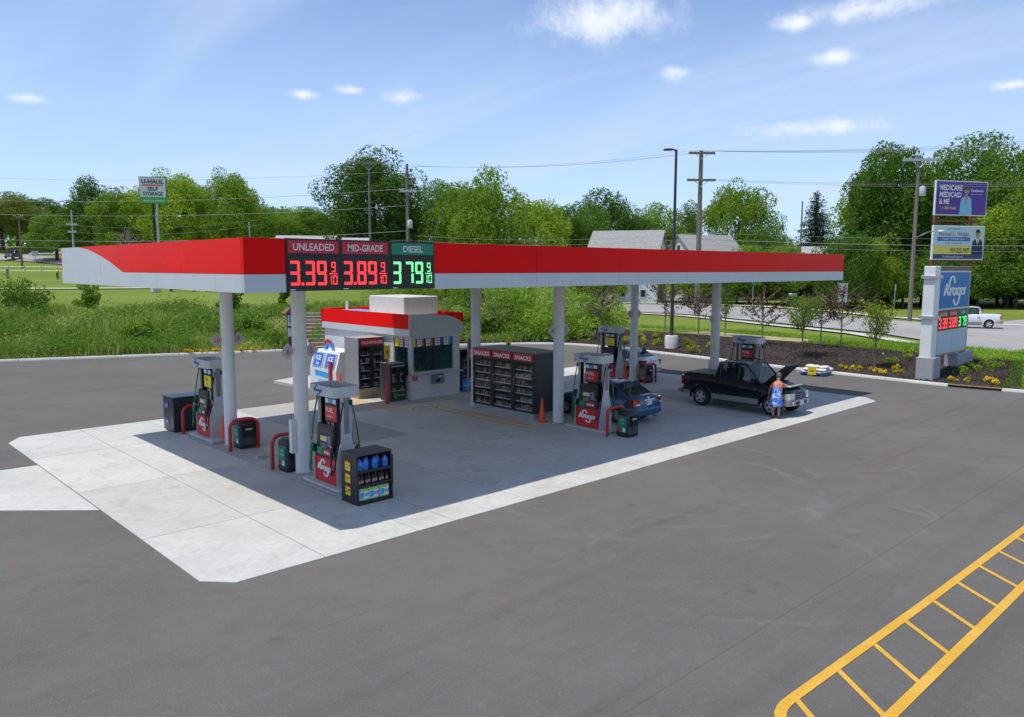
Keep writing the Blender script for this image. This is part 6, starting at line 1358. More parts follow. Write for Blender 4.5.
# houses -------------------------------------------------------
SHING = mat('grey_shingle', (.30, .30, .29), .95, var=.15, vs_=3, bump=.4, bs=9)
def house(label, x, y, rz, L, Wd, hw, hr, wallm, roofm, wins=True, name='house'):
    t = thing(name, label, 'house', (x, y, gz(x, y) - .2), rz)
    mb = MB(); e = .0
    prof = [(-Wd / 2, 0), (Wd / 2, 0), (Wd / 2, hw), (0, hr), (-Wd / 2, hw)]
    mb.prism(prof, L / 2, wallm, frame((0, 0, 0), (0, 1, 0), (0, 0, 1)), d0=-L / 2); mb.build('wall', t, smooth=False)
    for s in (1, -1):
        k = (hr - hw) / (Wd / 2); a = MB(); o = .5; zA = hw - k * o
        a.add([(-L / 2 - .4, s * (Wd / 2 + o), zA + .03), (L / 2 + .4, s * (Wd / 2 + o), zA + .03), (L / 2 + .4, 0, hr + .03), (-L / 2 - .4, 0, hr + .03), (-L / 2 - .4, s * (Wd / 2 + o), zA + .2), (L / 2 + .4, s * (Wd / 2 + o), zA + .2), (L / 2 + .4, 0, hr + .2), (-L / 2 - .4, 0, hr + .2)], [(0, 1, 2, 3), (4, 5, 6, 7), (0, 1, 5, 4), (1, 2, 6, 5), (2, 3, 7, 6), (3, 0, 4, 7)], roofm); a.build('roof', t, smooth=False)
    if wins:
        for s in (1, -1):
            F = frame((s * L / 2, 0, 0), (0, s, 0), (0, 0, 1))
            for (u, v) in ((0, hw + .35), (-Wd * .25, 1.2), (Wd * .25, 1.2)):
                a = MB(); a.prism([(u - .5, v), (u + .5, v), (u + .5, v + 1.3), (u - .5, v + 1.3)], .06, WHITE, F); w_ = a.build('window', t, smooth=False)
                a = MB(); a.prism([(u - .4, v + .1), (u + .4, v + .1), (u + .4, v + 1.2), (u - .4, v + 1.2)], .07, mat('house_pane', (.03, .035, .04), .1), F, d0=.06); a.build('pane', w_, smooth=False)
        F = frame((0, -Wd / 2, 0), (1, 0, 0), (0, 0, 1))
        for u in (-L * .3, 0, L * .3):
            a = MB(); a.prism([(u - .5, 1), (u + .5, 1), (u + .5, 2.3), (u - .5, 2.3)], .06, WHITE, F); w_ = a.build('window', t, smooth=False)
            a = MB(); a.prism([(u - .4, 1.1), (u + .4, 1.1), (u + .4, 2.2), (u - .4, 2.2)], .07, mat('house_pane', (.03, .035, .04), .1), F, d0=.06); a.build('pane', w_, smooth=False)
    if False: c_ = MB(); c_.box(-.35, .35, -.3, .3, hr - .6, hr + .8, mat('chimney', (.28, .16, .12), .9), Matrix.Translation((-L * .22, .4, 0))); c_.build('chimney', t, smooth=False)
    return t
SIDING = mat('white_siding', (.66, .67, .68), .7, var=.04)
house('white house with long grey gabled roof showing over the middle of the canopy', 95.4, 65.2, R(-63), 11.0, 8.0, 8.6, 11.5, SIDING, SHING)
house('white house with grey roof behind the two-armed utility pole', 110.4, 60.6, R(-20), 10.4, 8.2, 7.9, 11.1, SIDING, SHING)
house('small pale house partly hidden behind the spruce', 129, 49.5, R(-50), 5, 5, 7.4, 9.3, SIDING, mat('pale_roof', (.40, .41, .42), .9))
house('low white building with flat pale roof beyond the price sign', 59, 104, R(-35), 9.0, 7, 6.0, 7.0, SIDING, mat('pale_roof', (.40, .41, .42), .9), False)
house('low white shed beside the big dark round tree', 58.5, 88, R(-35), 3.6, 5, 5.9, 6.7, SIDING, mat('pale_roof', (.40, .41, .42), .9), False)
house('red and white shed glimpsed among the right trees', 130, 10, R(-20), 9, 7, 4.0, 6.0, mat('barn_red', (.34, .05, .035), .8), SHING)
# far left furniture
def zt_(x, y): return gz(x, y)
fz = thing('field_fence', 'grey chain fence with thin posts along the far left grass', 'fence', (0, 0, 0))
fpts = [(10.5 + 2.1 * k, 151 - 1.7 * k) for k in range(12)]
for (x, y) in fpts:
    mb = MB(); mb.tube([(x, y, zt_(x, y)), (x, y, zt_(x, y) + 1.25)], .06, GALV, 6); mb.build('post', fz)
for (p, q) in zip(fpts[:-1], fpts[1:]):
    for h in (.5, 1.15):
        mb = MB(); mb.tube([(*p, zt_(*p) + h), (*q, zt_(*q) + h)], .03, GALV, 4); mb.build('rail', fz)
gp = thing('gate_post', 'stout dark post standing on the mown grass at the far left', 'post', (18.9, 119.8, zt_(18.9, 119.8)))
mb = MB(); mb.tube([(0, 0, 0), (0, 0, 1.5)], .17, GREYD, 8); mb.build('post', gp); mb = MB(); mb.tube([(0, 0, .8), (-7, 2.2, .85)], .05, GREYD, 6); mb.build('bar', gp)
gp = thing('stone_pillar', 'small grey stone pillar with a dark lantern on the field under the canopy edge', 'pillar', (25.3, 77.9, zt_(25.3, 77.9)))
mb = MB(); mb.cbox(-.45, .45, -.45, .45, 0, .8, CEM, .04); mb.build('pillar', gp); mb = MB(); mb.lathe([(.28, .8), (.3, 1.0), (.15, 1.2), (.03, 1.25)], BLACK, 10); mb.build('lantern', gp)
for k, (x, y) in enumerate([(28.2, 77.6), (31.4, 75.2)]):
    t = thing('picnic_bench', 'long red bench on the field below the canopy corner, ' + ('left one' if k == 0 else 'right one'), 'bench', (x, y, zt_(x, y)), R(-40), 'red benches on the field')
    mb = MB(); mb.box(-1.6, 1.6, -.35, .35, .62, .8, mat('bench_red', (.34, .03, .02), .7)); mb.build('seat', t, smooth=False)
    mb = MB(); mb.box(-1.6, 1.6, .25, .35, .15, .6, mat('bench_red', (.34, .03, .02), .7)); mb.build('apron', t, smooth=False)
    for s in (-1.3, 1.3):
        mb = MB(); mb.box(s - .08, s + .08, -.3, .2, 0, .62, BLACK); mb.build('leg', t, smooth=False)
def rsign(x, y, label, h, w, hh, m, name='road_sign', rz=R(-43)):
    t = thing(name, label, 'sign', (x, y, gz(x, y)), rz)
    mb = MB(); mb.tube([(0, 0, 0), (0, 0, h)], .05, GALV, 6); mb.build('post', t)
    mb = MB(); mb.box(-w / 2, w / 2, -.08, -.05, h - hh, h, m); mb.build('plate', t, smooth=False)
    return t
rsign(37.0, 185, 'small grey road sign beside the climbing road', 2.6, 1.6, 1.2, GALV)
cw = thing('crossing_sign', 'fluorescent yellow crossing sign on a white post across the road', 'sign', (101.5, 32.0, .25), R(-43))
FLU = mat('fluoro_yellow', (.68, .85, .02), .5)
mb = MB(); mb.tube([(0, 0, 0), (0, 0, 4.4)], .16, WHITE, 8); mb.build('post', cw)
mb = MB(); F = FY(0, -.18, 3.9); mb.prism([(-.35, -1.1), (.35, -1.1), (.35, .75), (-.35, .75)], .02, WHITE, F); mb.prism([(0, -.5 + .2), (.5, .2), (0, .7), (-.5, .2)], .03, FLU, F, d0=.02); mb.prism([(0, -1.15), (.32, -.8), (0, -.48), (-.32, -.8)], .03, FLU, F, d0=.02); mb.build('plate', cw, smooth=False)
rsign(92.0, 28.2, 'tall grey back of a road sign at the roadside', 3.6, 1.2, 2.4, GALV)
rsign(100.5, 25.0, 'thin street-name post at the edge of the right wood', 3.4, .2, .8, GALV)
rsign(97.0, 43.5, 'pale post with a small green plate across the road', 3.7, .5, .5, GREENP)
ubx = thing('utility_box', 'dark utility cabinet with a pale top at the edge of the wood across the road', 'cabinet', (99.5, 38.6, .25), R(-40))
mb = MB(); mb.cbox(-.7, .7, -.5, .5, 0, 1.5, BLACK, .08); mb.build('body', ubx); mb = MB(); mb.cbox(-.5, .5, -.4, .4, 1.5, 1.9, OFFW, .08); mb.build('cap', ubx)
hyd = thing('hydrant', 'yellow fire hydrant on the grass across the road behind the young tree', 'hydrant', (84.5, 19.9, .25))
mb = MB(); mb.lathe([(.16, 0), (.16, .5), (.2, .55), (.16, .7), (.05, .82)], YELP, 10); mb.build('barrel', hyd); mb = MB(); mb.tube([(-.28, 0, .45), (.28, 0, .45)], .07, YELP, 8); mb.build('outlet', hyd)
# ================================================================ vegetation
NR = np.random.default_rng(11)
def leaf_quads(C, size, nrm=None, aspect=.55, rng=NR, jitter=1.0):
    n = len(C); d = rng.normal(size=(n, 3)) * jitter
    if nrm is not None: d = d + nrm * 1.0 + np.array([0, 0, .5])
    d /= np.linalg.norm(d, axis=1, keepdims=True) + 1e-9
    t = np.cross(d, rng.normal(size=(n, 3))); t /= np.linalg.norm(t, axis=1, keepdims=True) + 1e-9
    b = np.cross(d, t); s = (size * rng.uniform(.65, 1.35, n))[:, None]
    V = np.stack([C - t * s * .5, C - b * s * .5 * aspect + d * s * .08, C + t * s * .5, C + b * s * .5 * aspect + d * s * .08], 1).reshape(-1, 3)
    Q = np.arange(4 * n).reshape(n, 4)
    return V, Q
def blob_points(cent, rad, per, rng, flat=.8):
    P = []; Nn = []
    for c, r in zip(cent, rad):
        n = int(per * (r / np.mean(rad)) ** 2); d = rng.normal(size=(n, 3)); d /= np.linalg.norm(d, axis=1, keepdims=True)
        q = rng.uniform(.55, 1.05, n) ** .6
        P.append(c + d * (r * q)[:, None] * np.array([1, 1, flat])); Nn.append(d)
    return np.concatenate(P), np.concatenate(Nn)
def crown_centres(rng, n, shape):
    d = rng.normal(size=(n * 3, 3)); d /= np.linalg.norm(d, axis=1, keepdims=True); d = d[d[:, 2] > -.75][:n]
    u = rng.uniform(.35, 1.0, len(d)) ** .5
    k1, k2 = rng.uniform(0, 6, 2)
    lob = 1 + .16 * np.sin(3 * np.arctan2(d[:, 1], d[:, 0]) + k1) + .10 * np.sin(5 * d[:, 2] + k2)
    p = d * (u * lob)[:, None]
    if shape == 'oval': p *= np.array([.86, .86, 1.08])
    if shape == 'spread': p *= np.array([1.05, 1.05, .82])
    if shape == 'loose': p *= rng.uniform(.8, 1.15, (len(d), 1))
    return p
def trunk_mesh(mb, H, r, crown_z, R_, rng, n=7, m=BARK):
    pts = [(0, 0, -.3), (rng.normal() * .1, rng.normal() * .1, H * .2), (rng.normal() * .25, rng.normal() * .25, H * .5), (rng.normal() * .3, rng.normal() * .3, H * .82)]
    mb.tube(pts, [r * 1.25, r, r * .7, r * .2], m, 8)
    for k in range(n):
        a = 2 * math.pi * k / n + rng.uniform(-.3, .3); z0 = H * rng.uniform(.22, .5); L = R_ * rng.uniform(.55, .85); el = rng.uniform(.4, 1.0)
        p0 = Vector((0, 0, z0)); p2 = p0 + Vector((math.cos(a) * L, math.sin(a) * L, L * el)); p1 = p0.lerp(p2, .5) + Vector((0, 0, -.1 * L))
        mb.tube([p0, p1, p2], [r * .5, r * .32, r * .08], m, 6)
PROTO = {}
def tree_proto(key, seed, H, Rr, n, per, leaf, shape, leafm, low=.07):
    """prototype of height H and crown radius Rr, stored as two meshes"""
    rng = np.random.default_rng(seed); ch = (1 - low) * H / 2; cz = low * H + ch
    c = crown_centres(rng, n, shape) * np.array([Rr * .86, Rr * .86, ch * .88]) + np.array([0, 0, cz])
    rad = rng.uniform(.16, .30, len(c)) * Rr
    P, Nn = blob_points(c, rad, per, rng); V, Q = leaf_quads(P, leaf, Nn, rng=rng)
    o = fast_mesh('crown', V, Q, leafm); mb = MB(); trunk_mesh(mb, H * .9, .022 * H, cz, Rr, rng); w = mb.build('trunk')
    PROTO[key] = (o.data, w.data, H, Rr); bpy.data.objects.remove(o); bpy.data.objects.remove(w)
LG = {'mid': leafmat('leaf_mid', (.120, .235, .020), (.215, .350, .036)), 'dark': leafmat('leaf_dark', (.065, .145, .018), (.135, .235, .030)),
      'bright': leafmat('leaf_bright', (.220, .350, .022), (.330, .460, .038)), 'olive': leafmat('leaf_olive', (.15, .19, .035), (.22, .25, .05)),
      'pale': leafmat('leaf_pale', (.25, .34, .07), (.33, .41, .09)), 'spruce': leafmat('leaf_spruce', (.030, .066, .030), (.058, .100, .045), .1),
      'purple': leafmat('leaf_purple', (.085, .022, .032), (.17, .055, .060), .2), 'yg': leafmat('leaf_yellowgreen', (.38, .44, .016), (.56, .56, .03), .3),
      'flower': leafmat('flower_yellow', (.72, .54, .01), (.84, .68, .03), .2), 'weed': leafmat('leaf_weed', (.180, .340, .024), (.340, .500, .055), .36), 'weed2': leafmat('leaf_weed_pale', (.32, .44, .07), (.48, .56, .15), .36)}
tree_proto('mid1', 1, 18, 7.5, 120, 210, .36, 'round', LG['mid']); tree_proto('mid2', 2, 18, 7.0, 110, 210, .38, 'oval', LG['mid'])
tree_proto('dark1', 3, 19, 8.6, 170, 230, .36, 'oval', LG['dark'], .08); tree_proto('dark2', 4, 18, 7.5, 110, 200, .40, 'round', LG['dark'])
tree_proto('bright1', 5, 15, 6.6, 110, 170, .34, 'loose', LG['bright'], .08); tree_proto('bright2', 6, 16, 7.0, 115, 200, .36, 'round', LG['bright'], .08)
tree_proto('olive1', 7, 18, 8, 110, 190, .42, 'spread', LG['olive']); tree_proto('pale1', 8, 15, 7, 90, 150, .42, 'spread', LG['pale'])
tree_proto('low1', 9, 9, 6.2, 95, 180, .30, 'spread', LG['mid'], .02); tree_proto('low2', 10, 9, 6.0, 95, 180, .30, 'spread', LG['dark'], .02); tree_proto('low3', 12, 8, 5.5, 90, 170, .28, 'loose', LG['bright'], .02)
def place_tree(key, px, top, D, label, wpx, group, name='tree', rz=None):
    """px: bearing, expressed as offset across the view axis at range D (both in metres)"""
    crown, trunk, H, Rr = PROTO[key]
    x, y = px; g = gz(x, y); h = top - g; s = h / H; sw = wpx / 2 / Rr
    t = thing(name, label, 'tree', (x, y, g), random.uniform(0, 6.28) if rz is None else rz, group); t.scale = (sw, sw, s)
    for nm, d in (('trunk', trunk), ('crown', crown)):
        o = bpy.data.objects.new(nm, d); COL.objects.link(o); o.parent = t
# (x, y), top height, crown width -- far left row, middle group, right wood
TREES = [('olive1', 37.5, 220.0, 26.4, 19.4, 'dull olive broad tree at the left edge', 'trees of the far left row'),
  ('mid2', 49.0, 229.9, 24.1, 14.5, 'mid-green tree right of the olive one at the left edge', 'trees of the far left row'),
  ('pale1', 60.2, 254.0, 24.4, 12.0, 'pale thin tree behind the left row', 'trees of the far left row'),
  ('dark2', 51.4, 192.9, 25.8, 17.3, 'dark round tree left of the self storage sign', 'trees of the far left row'),
  ('mid1', 42.0, 188.0, 17.9, 13.7, 'lower green tree in front of the dark round one', 'trees of the far left row'),
  ('bright2', 49.3, 164.4, 22.2, 13.8, 'bright green tree just behind the storage sign left edge', 'trees of the far left row'),
  ('bright2', 56.0, 153.9, 25.7, 17.4, 'tall bright tree right of the storage sign', 'trees of the far left row'),
  ('mid1', 64.7, 159.6, 23.8, 12.8, 'mid-green tree between two bright ones over the canopy corner', 'trees of the far left row'),
  ('bright2', 63.1, 143.0, 25.5, 13.8, 'tall bright tree above the canopy corner', 'trees of the far left row'),
  ('mid2', 62.7, 189.1, 23.4, 17.2, 'green tree half hidden behind the storage sign', 'trees of the far left row'),
  ('pale1', 100.4, 202.0, 24.2, 18.9, 'pale low tree right of the canopy corner', 'trees of the far left row'),
  ('pale1', 112.6, 204.3, 24.4, 16.9, 'pale low tree left of the big dark round tree', 'trees of the far left row'),
  ('mid1', 94.3, 180.0, 20.5, 13.6, 'small green tree above the unleaded price', 'trees of the far left row'),
  ('mid2', 46.4, 246.3, 23.8, 19.8, 'green tree filling the gap behind the far left pole', 'trees of the far left row'),
  ('mid1', 56.4, 229.8, 23.2, 16.1, 'green tree behind the pale metal pole', 'trees of the far left row'),
  ('bright2', 56.7, 201.8, 21.8, 14.7, 'bright tree between the dark one and the storage sign', 'trees of the far left row'),
  ('mid1', 83.4, 176.5, 22.8, 16.4, 'green tree between the canopy corner and the pale low trees', 'trees of the far left row'),
  ('mid2', 103.3, 178.4, 21.9, 15.8, 'low green tree at the left foot of the big dark round one', 'trees of the far left row'),
  ('dark1', 65.5, 93.5, 24.3, 19.5, 'big dark round tree standing above the price board', 'trees behind the middle of the canopy'),
  ('mid1', 87.2, 103.5, 22.4, 13.6, 'green tree just right of the transformer pole', 'trees behind the middle of the canopy'),
  ('bright1', 74.6, 76.6, 21.6, 15.0, 'tall loose yellow-green tree above the canopy', 'trees behind the middle of the canopy'),
  ('bright2', 86.6, 79.0, 17.7, 14.7, 'bushy bright tree right of the loose yellow-green one', 'trees behind the middle of the canopy'),
  ('mid2', 80.3, 89.2, 19.7, 11.9, 'green tree between the transformer pole and the loose yellow-green tree', 'trees behind the middle of the canopy'),
  ('mid1', 118.9, 94.2, 19.4, 15.5, 'green tree at the left gable of the grey roofed house', 'trees behind the middle of the canopy'),
  ('mid2', 96.5, 80.8, 16.6, 10.7, 'green tree left of the grey roofed house', 'trees behind the middle of the canopy'),
  ('dark2', 132.8, 99.1, 21.6, 22.5, 'dark green tree behind the grey roofed house', 'trees behind the middle of the canopy'),
  ('mid1', 149.8, 99.6, 21.5, 18.4, 'green tree left of the lamp post top', 'trees behind the middle of the canopy'),
  ('dark2', 163.6, 100.4, 20.8, 11.7, 'small dark tree behind the lamp post', 'trees behind the middle of the canopy'),
  ('bright2', 135.4, 68.9, 22.9, 16.2, 'tall bright tree right of the two-armed pole', 'trees behind the middle of the canopy'),
  ('mid1', 121.6, 54.2, 13.0, 11.7, 'lower green tree left of the spruce', 'trees behind the middle of the canopy'),
  ('low1', 103.0, 45.5, 10.2, 12.2, 'low bushy tree just over the canopy right part', 'trees behind the middle of the canopy'),
  ('low3', 99.3, 55.9, 6.6, 14.6, 'low tree across the road under the canopy edge', 'trees behind the middle of the canopy'),
  ('mid2', 113.7, 31.1, 23.2, 16.3, 'tall green tree left of the billboards', 'tall trees of the right wood'),
  ('bright2', 119.8, 36.5, 20.3, 12.7, 'bright tree at the left end of the right wood', 'tall trees of the right wood'),
  ('mid1', 134.5, 28.1, 27.4, 20.7, 'tallest broad tree above the purple billboard', 'tall trees of the right wood'),
  ('mid2', 129.4, 19.1, 23.6, 16.6, 'tall tree at the right edge above the billboards', 'tall trees of the right wood'),
  ('mid1', 121.0, 13.1, 19.8, 14.3, 'tree cut by the right edge of the picture', 'tall trees of the right wood'),
  ('bright2', 122.0, 17.7, 15.3, 13.8, 'bright mid-height tree right of the billboards', 'tall trees of the right wood'),
  ('mid2', 122.0, 28.8, 17.5, 14.8, 'green tree behind the billboard pole', 'tall trees of the right wood'),
  ('mid1', 129.8, 24.2, 15.4, 16.1, 'tree directly behind the billboards', 'tall trees of the right wood'),
  ('low1', 99.2, 31.1, 11.3, 9.3, 'low tree of the right wood beside the canopy right end', 'undergrowth trees at the foot of the right wood'),
  ('low3', 103.8, 29.5, 9.5, 10.1, 'low tree of the right wood second along from the canopy end', 'undergrowth trees at the foot of the right wood'),
  ('low2', 109.2, 27.1, 8.7, 10.6, 'low tree of the right wood left of the white price sign pillar', 'undergrowth trees at the foot of the right wood'),
  ('low1', 115.0, 24.4, 9.9, 11.5, 'low tree of the right wood behind the lower billboard', 'undergrowth trees at the foot of the right wood'),
  ('low2', 116.8, 19.9, 9.3, 12.3, 'low tree of the right wood right of the lower billboard', 'undergrowth trees at the foot of the right wood'),
  ('low1', 118.4, 15.6, 9.8, 12.0, 'low tree of the right wood at the right edge of the picture', 'undergrowth trees at the foot of the right wood'),
  ('low1', 102.5, 36.2, 8.8, 10.5, 'low tree of the right wood under the small pale house', 'undergrowth trees at the foot of the right wood'),
  ('low2', 106.1, 42.6, 7.2, 11.2, 'low tree of the right wood seen under the canopy right end', 'undergrowth trees at the foot of the right wood'),
  ('low1', 103.5, 47.8, 6.6, 11.4, 'low tree of the right wood seen under the canopy right of the far column', 'undergrowth trees at the foot of the right wood'),
  ('low2', 120.9, 24.3, 6.5, 13.6, 'low tree of the right wood dark one below the billboards', 'undergrowth trees at the foot of the right wood'),
  ('low2', 125.8, 19.7, 6.5, 13.6, 'low tree of the right wood dark one behind the white pickup', 'undergrowth trees at the foot of the right wood'),
  ('low2', 103.3, 52.1, 6.6, 9.1, 'low tree of the right wood seen under the canopy left of the yellow crossing sign', 'undergrowth trees at the foot of the right wood'),
  ('low2', 107.9, 31.1, 5.7, 9.9, 'low tree of the right wood dark one at the wood edge by the roadside', 'undergrowth trees at the foot of the right wood'),
  ('low1', 125.3, 14.6, 7.1, 11.5, 'low tree of the right wood cut by the right edge', 'undergrowth trees at the foot of the right wood'),
  ('low3', 89.6, 69.3, 6.6, 11.5, 'low bright tree in front of the grey roofed house, left one', 'trees behind the middle of the canopy'),
  ('low3', 92.7, 66.3, 6.6, 11.5, 'low bright tree in front of the grey roofed house, right one', 'trees behind the middle of the canopy'),
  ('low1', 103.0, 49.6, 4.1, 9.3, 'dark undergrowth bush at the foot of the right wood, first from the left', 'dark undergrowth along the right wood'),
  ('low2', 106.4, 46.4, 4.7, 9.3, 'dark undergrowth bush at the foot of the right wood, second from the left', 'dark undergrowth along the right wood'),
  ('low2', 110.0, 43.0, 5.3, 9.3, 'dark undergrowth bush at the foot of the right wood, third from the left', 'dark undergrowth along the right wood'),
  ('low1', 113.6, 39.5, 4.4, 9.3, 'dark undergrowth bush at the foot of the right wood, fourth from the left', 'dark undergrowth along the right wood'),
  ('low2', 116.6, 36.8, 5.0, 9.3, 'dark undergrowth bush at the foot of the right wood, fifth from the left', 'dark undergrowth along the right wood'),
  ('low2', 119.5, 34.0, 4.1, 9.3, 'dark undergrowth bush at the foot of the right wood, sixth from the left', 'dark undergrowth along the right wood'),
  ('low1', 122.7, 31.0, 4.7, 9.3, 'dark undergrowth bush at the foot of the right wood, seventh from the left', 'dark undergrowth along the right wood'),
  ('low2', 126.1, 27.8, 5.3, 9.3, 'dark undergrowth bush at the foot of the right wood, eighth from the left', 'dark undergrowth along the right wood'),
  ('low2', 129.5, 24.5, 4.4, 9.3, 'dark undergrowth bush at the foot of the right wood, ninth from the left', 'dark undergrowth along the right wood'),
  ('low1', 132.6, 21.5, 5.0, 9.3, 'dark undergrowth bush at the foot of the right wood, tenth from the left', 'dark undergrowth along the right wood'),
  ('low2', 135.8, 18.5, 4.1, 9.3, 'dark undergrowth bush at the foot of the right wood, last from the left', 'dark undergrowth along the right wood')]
for (key, x, y, top, w, label, grp) in TREES: place_tree(key, (x, y), top, 0, label, w, grp)
# spruce
rng = np.random.default_rng(21); P = []
for k in range(46):
    f = k / 45; z = 2.0 + f * 13.8; L = 3.3 * (1 - f) ** .85 + .25; nb = int(9 * (1 - f) + 4)
    for b in range(nb):
        a = rng.uniform(0, 6.28); r = np.linspace(.1, 1, max(3, int(L * 9))) * L * rng.uniform(.8, 1.1)
        q = np.stack([np.cos(a) * r, np.sin(a) * r, z - .28 * r + .05 * r * r / max(L, .3) + rng.normal(0, .06, len(r))], 1); P.append(np.repeat(q, 3, 0) + rng.normal(0, .16, (len(q) * 3, 3)))
P = np.concatenate(P); V, Q = leaf_quads(P, .30, rng=rng, aspect=.35)
sx_, sy_ = 138.8, 54.5
st_ = thing('spruce_tree', 'dark conical spruce standing alone above the right end of the canopy', 'tree', (sx_, sy_, gz(sx_, sy_))); st_.scale = (1.9, 1.9, 1.24)
fast_mesh('crown', V, Q, LG['spruce'], parent=st_); mb = MB(); mb.tube([(0, 0, -.3), (0, 0, 16)], [.3, .04], BARK, 8); mb.build('trunk', st_)
# bare tree
bt = thing('bare_tree', 'grey leafless tree in front of the left tree row', 'tree', (40.6, 133.0, gz(40.6, 133))); mb = MB(); rb = random.Random(4)
def branch(p, d, L, r, n):
    q = p + d * L; mb.tube([p, p.lerp(q, .5) + Vector((rb.gauss(0, .04), rb.gauss(0, .04), 0)) * L, q], [r, r * .8, r * .6], mat('grey_bark', (.24, .21, .19), .95), 4)
    if n:
        for _ in range(3 if n > 1 else 4): branch(q, (d + Vector((rb.gauss(0, .5), rb.gauss(0, .5), rb.gauss(.1, .35)))).normalized(), L * rb.uniform(.6, .85), r * .6, n - 1)
branch(Vector((0, 0, -.2)), Vector((0, 0, 1)), 2.6, .22, 4); mb.build('trunk', bt)

# far woodland filling the gaps on the horizon
rng = np.random.default_rng(31); cs = []; rs = []
for k in range(300):
    a = rng.uniform(-.70, .72); Dd = rng.uniform(270, 360); v = Vector((.6884, .7253, 0)) + Vector((.7253, -.6884, 0)) * a
    x, y = -7 + v.x * Dd, -15.3 + v.y * Dd; z = gz(x, y); h = rng.uniform(9, 17); cs.append((x, y, z + h * .5)); rs.append(h * .55)
P, Nn = blob_points(np.array(cs), np.array(rs), 120, rng, .95); V, Q = leaf_quads(P, 1.5, Nn, rng=rng)
tag(fast_mesh('far_wood', V, Q, LG['mid']), 'far-off green woodland along the horizon', 'woodland', kind='stuff')

# bank: weeds and tall grass, as one uncountable cover
rng = np.random.default_rng(41)
def bank_pts(n, i0, i1, d0, d1, pw=1.0):
    i = rng.uniform(i0, i1 - 1.001, n); k = i.astype(int); f = (i - k)[:, None]; o = d0 + (d1 - d0) * rng.uniform(0, 1, n) ** pw
    p = KP[k] * (1 - f) + KP[k + 1] * f + (KN[k] * (1 - f) + KN[k + 1] * f) * o[:, None]
    return p[:, 0], p[:, 1], o
def noise2(x, y, s): return np.sin(x * s + 1.3 * np.sin(y * s * .7)) * np.sin(y * s * 1.1 + 1.7 * np.sin(x * s * .6))
ib0, ib1 = kidx(-14, 47), i_m + 2
def weeds(name, n, i0, i1, d0, d1, hmin, hmax, m, label, thr, size, seedf, pw=1.0):
    x, y, o = bank_pts(n, i0, i1, d0, d1, pw); keep = noise2(x + seedf, y - seedf, .55) + .5 * noise2(x - seedf, y, 1.4) + rng.normal(0, .35, n) > thr
    x, y, o = x[keep], y[keep], o[keep]; h = rng.uniform(hmin, hmax, len(x)) * (1 + .6 * noise2(x, y + seedf, .4)); g = zfun(x, y, o)
    C = np.stack([x, y, g + h * rng.uniform(.25, 1, len(x)) ** .8], 1); V, Q = leaf_quads(C, size, np.tile([[0, -.2, .55]], (len(C), 1)), .5, rng)
    tag(fast_mesh(name, V, Q, m), label, 'weeds', kind='stuff')
weeds('bank_weeds', 130000, ib0, ib1, .3, 10.5, .2, .95, LG['weed'], 'green weeds covering the bank behind the kerb', -.15, .17, 2.0)
weeds('tall_bank_grass', 26000, ib0, ib1, .3, 10.5, .2, .65, LG['weed2'], 'pale tall grass growing on the bank', .05, .22, 7.0)
weeds('dark_bank_weeds', 20000, ib0, ib1, .25, 8.0, .15, .7, LG['mid'], 'dark leafy weeds patched over the bank', .35, .2, 11.0)
def blades(name, n, i0, i1, d0, d1, hmin, hmax, m, label, thr, seedf, wd=.022, cut=None):
    x, y, o = bank_pts(n, i0, i1, d0, d1); k = noise2(x - seedf, y + seedf, .5) + .6 * noise2(x, y + seedf, 1.3) + rng.normal(0, .3, n) > thr
    if cut is not None: k &= cut(x, y, o)
    x, y, o = x[k], y[k], o[k]; n = len(x); h = rng.uniform(hmin, hmax, n) * (1 + .5 * noise2(x + seedf, y, .45)); g = zfun(x, y, o) + .02
    a = rng.uniform(0, 6.28, n); l = rng.normal(0, .28, (n, 2)) * h[:, None]; dx, dy = np.cos(a) * wd, np.sin(a) * wd
    V = np.stack([np.stack([x - dx, y - dy, g], 1), np.stack([x + dx, y + dy, g], 1), np.stack([x + l[:, 0] + dx * .3, y + l[:, 1] + dy * .3, g + h], 1), np.stack([x + l[:, 0] - dx * .3, y + l[:, 1] - dy * .3, g + h], 1)], 1).reshape(-1, 3)
    tag(fast_mesh(name, V, np.arange(4 * n).reshape(n, 4), m), label, 'grass', kind='stuff')
blades('long_grass', 60000, ib0, ib1, .25, 12.5, .25, .75, LG['weed2'], 'long pale grass blades standing on the bank', -.05, 5.0, .035)
blades('verge_tufts', 26000, i_m - 6, i_e + 30, 8.7, 17, .08, .28, LG['weed'], 'grass tufts along the verge between mulch and road', -.6, 9.0, .03, lambda x, y, o: (o > 12.8) | (y < 10) | (y > 27))
blades('corner_tufts', 30000, i_e - 1, min(i_e + 45, len(KP) - 4), .2, 14, .05, .16, LG['weed'], 'short grass covering the corner plot beside the storm drain', -3, 3.0, .03)
x, y, o = bank_pts(26000, i_m - 6, i_e + 2, 8.7, 18, 1.0); kk = (o > 12.8) | (y < 10) | (y > 27); x, y, o = x[kk], y[kk], o[kk]; g = zfun(x, y, o); C = np.stack([x, y, g + .03 + rng.uniform(.02, .18, len(x))], 1)
V, Q = leaf_quads(C, .16, np.tile([[0, 0, .5]], (len(C), 1)), .3, rng); tag(fast_mesh('verge_blades', V, Q, LG['weed']), 'rough grass on the verge between mulch and road', 'grass', kind='stuff')
x, y, o = bank_pts(14000, i_m - 6, i_e + 1, .25, 8.9); g = zfun(x, y, o); C = np.stack([x, y, g + .035 + rng.uniform(0, .035, len(x))], 1)
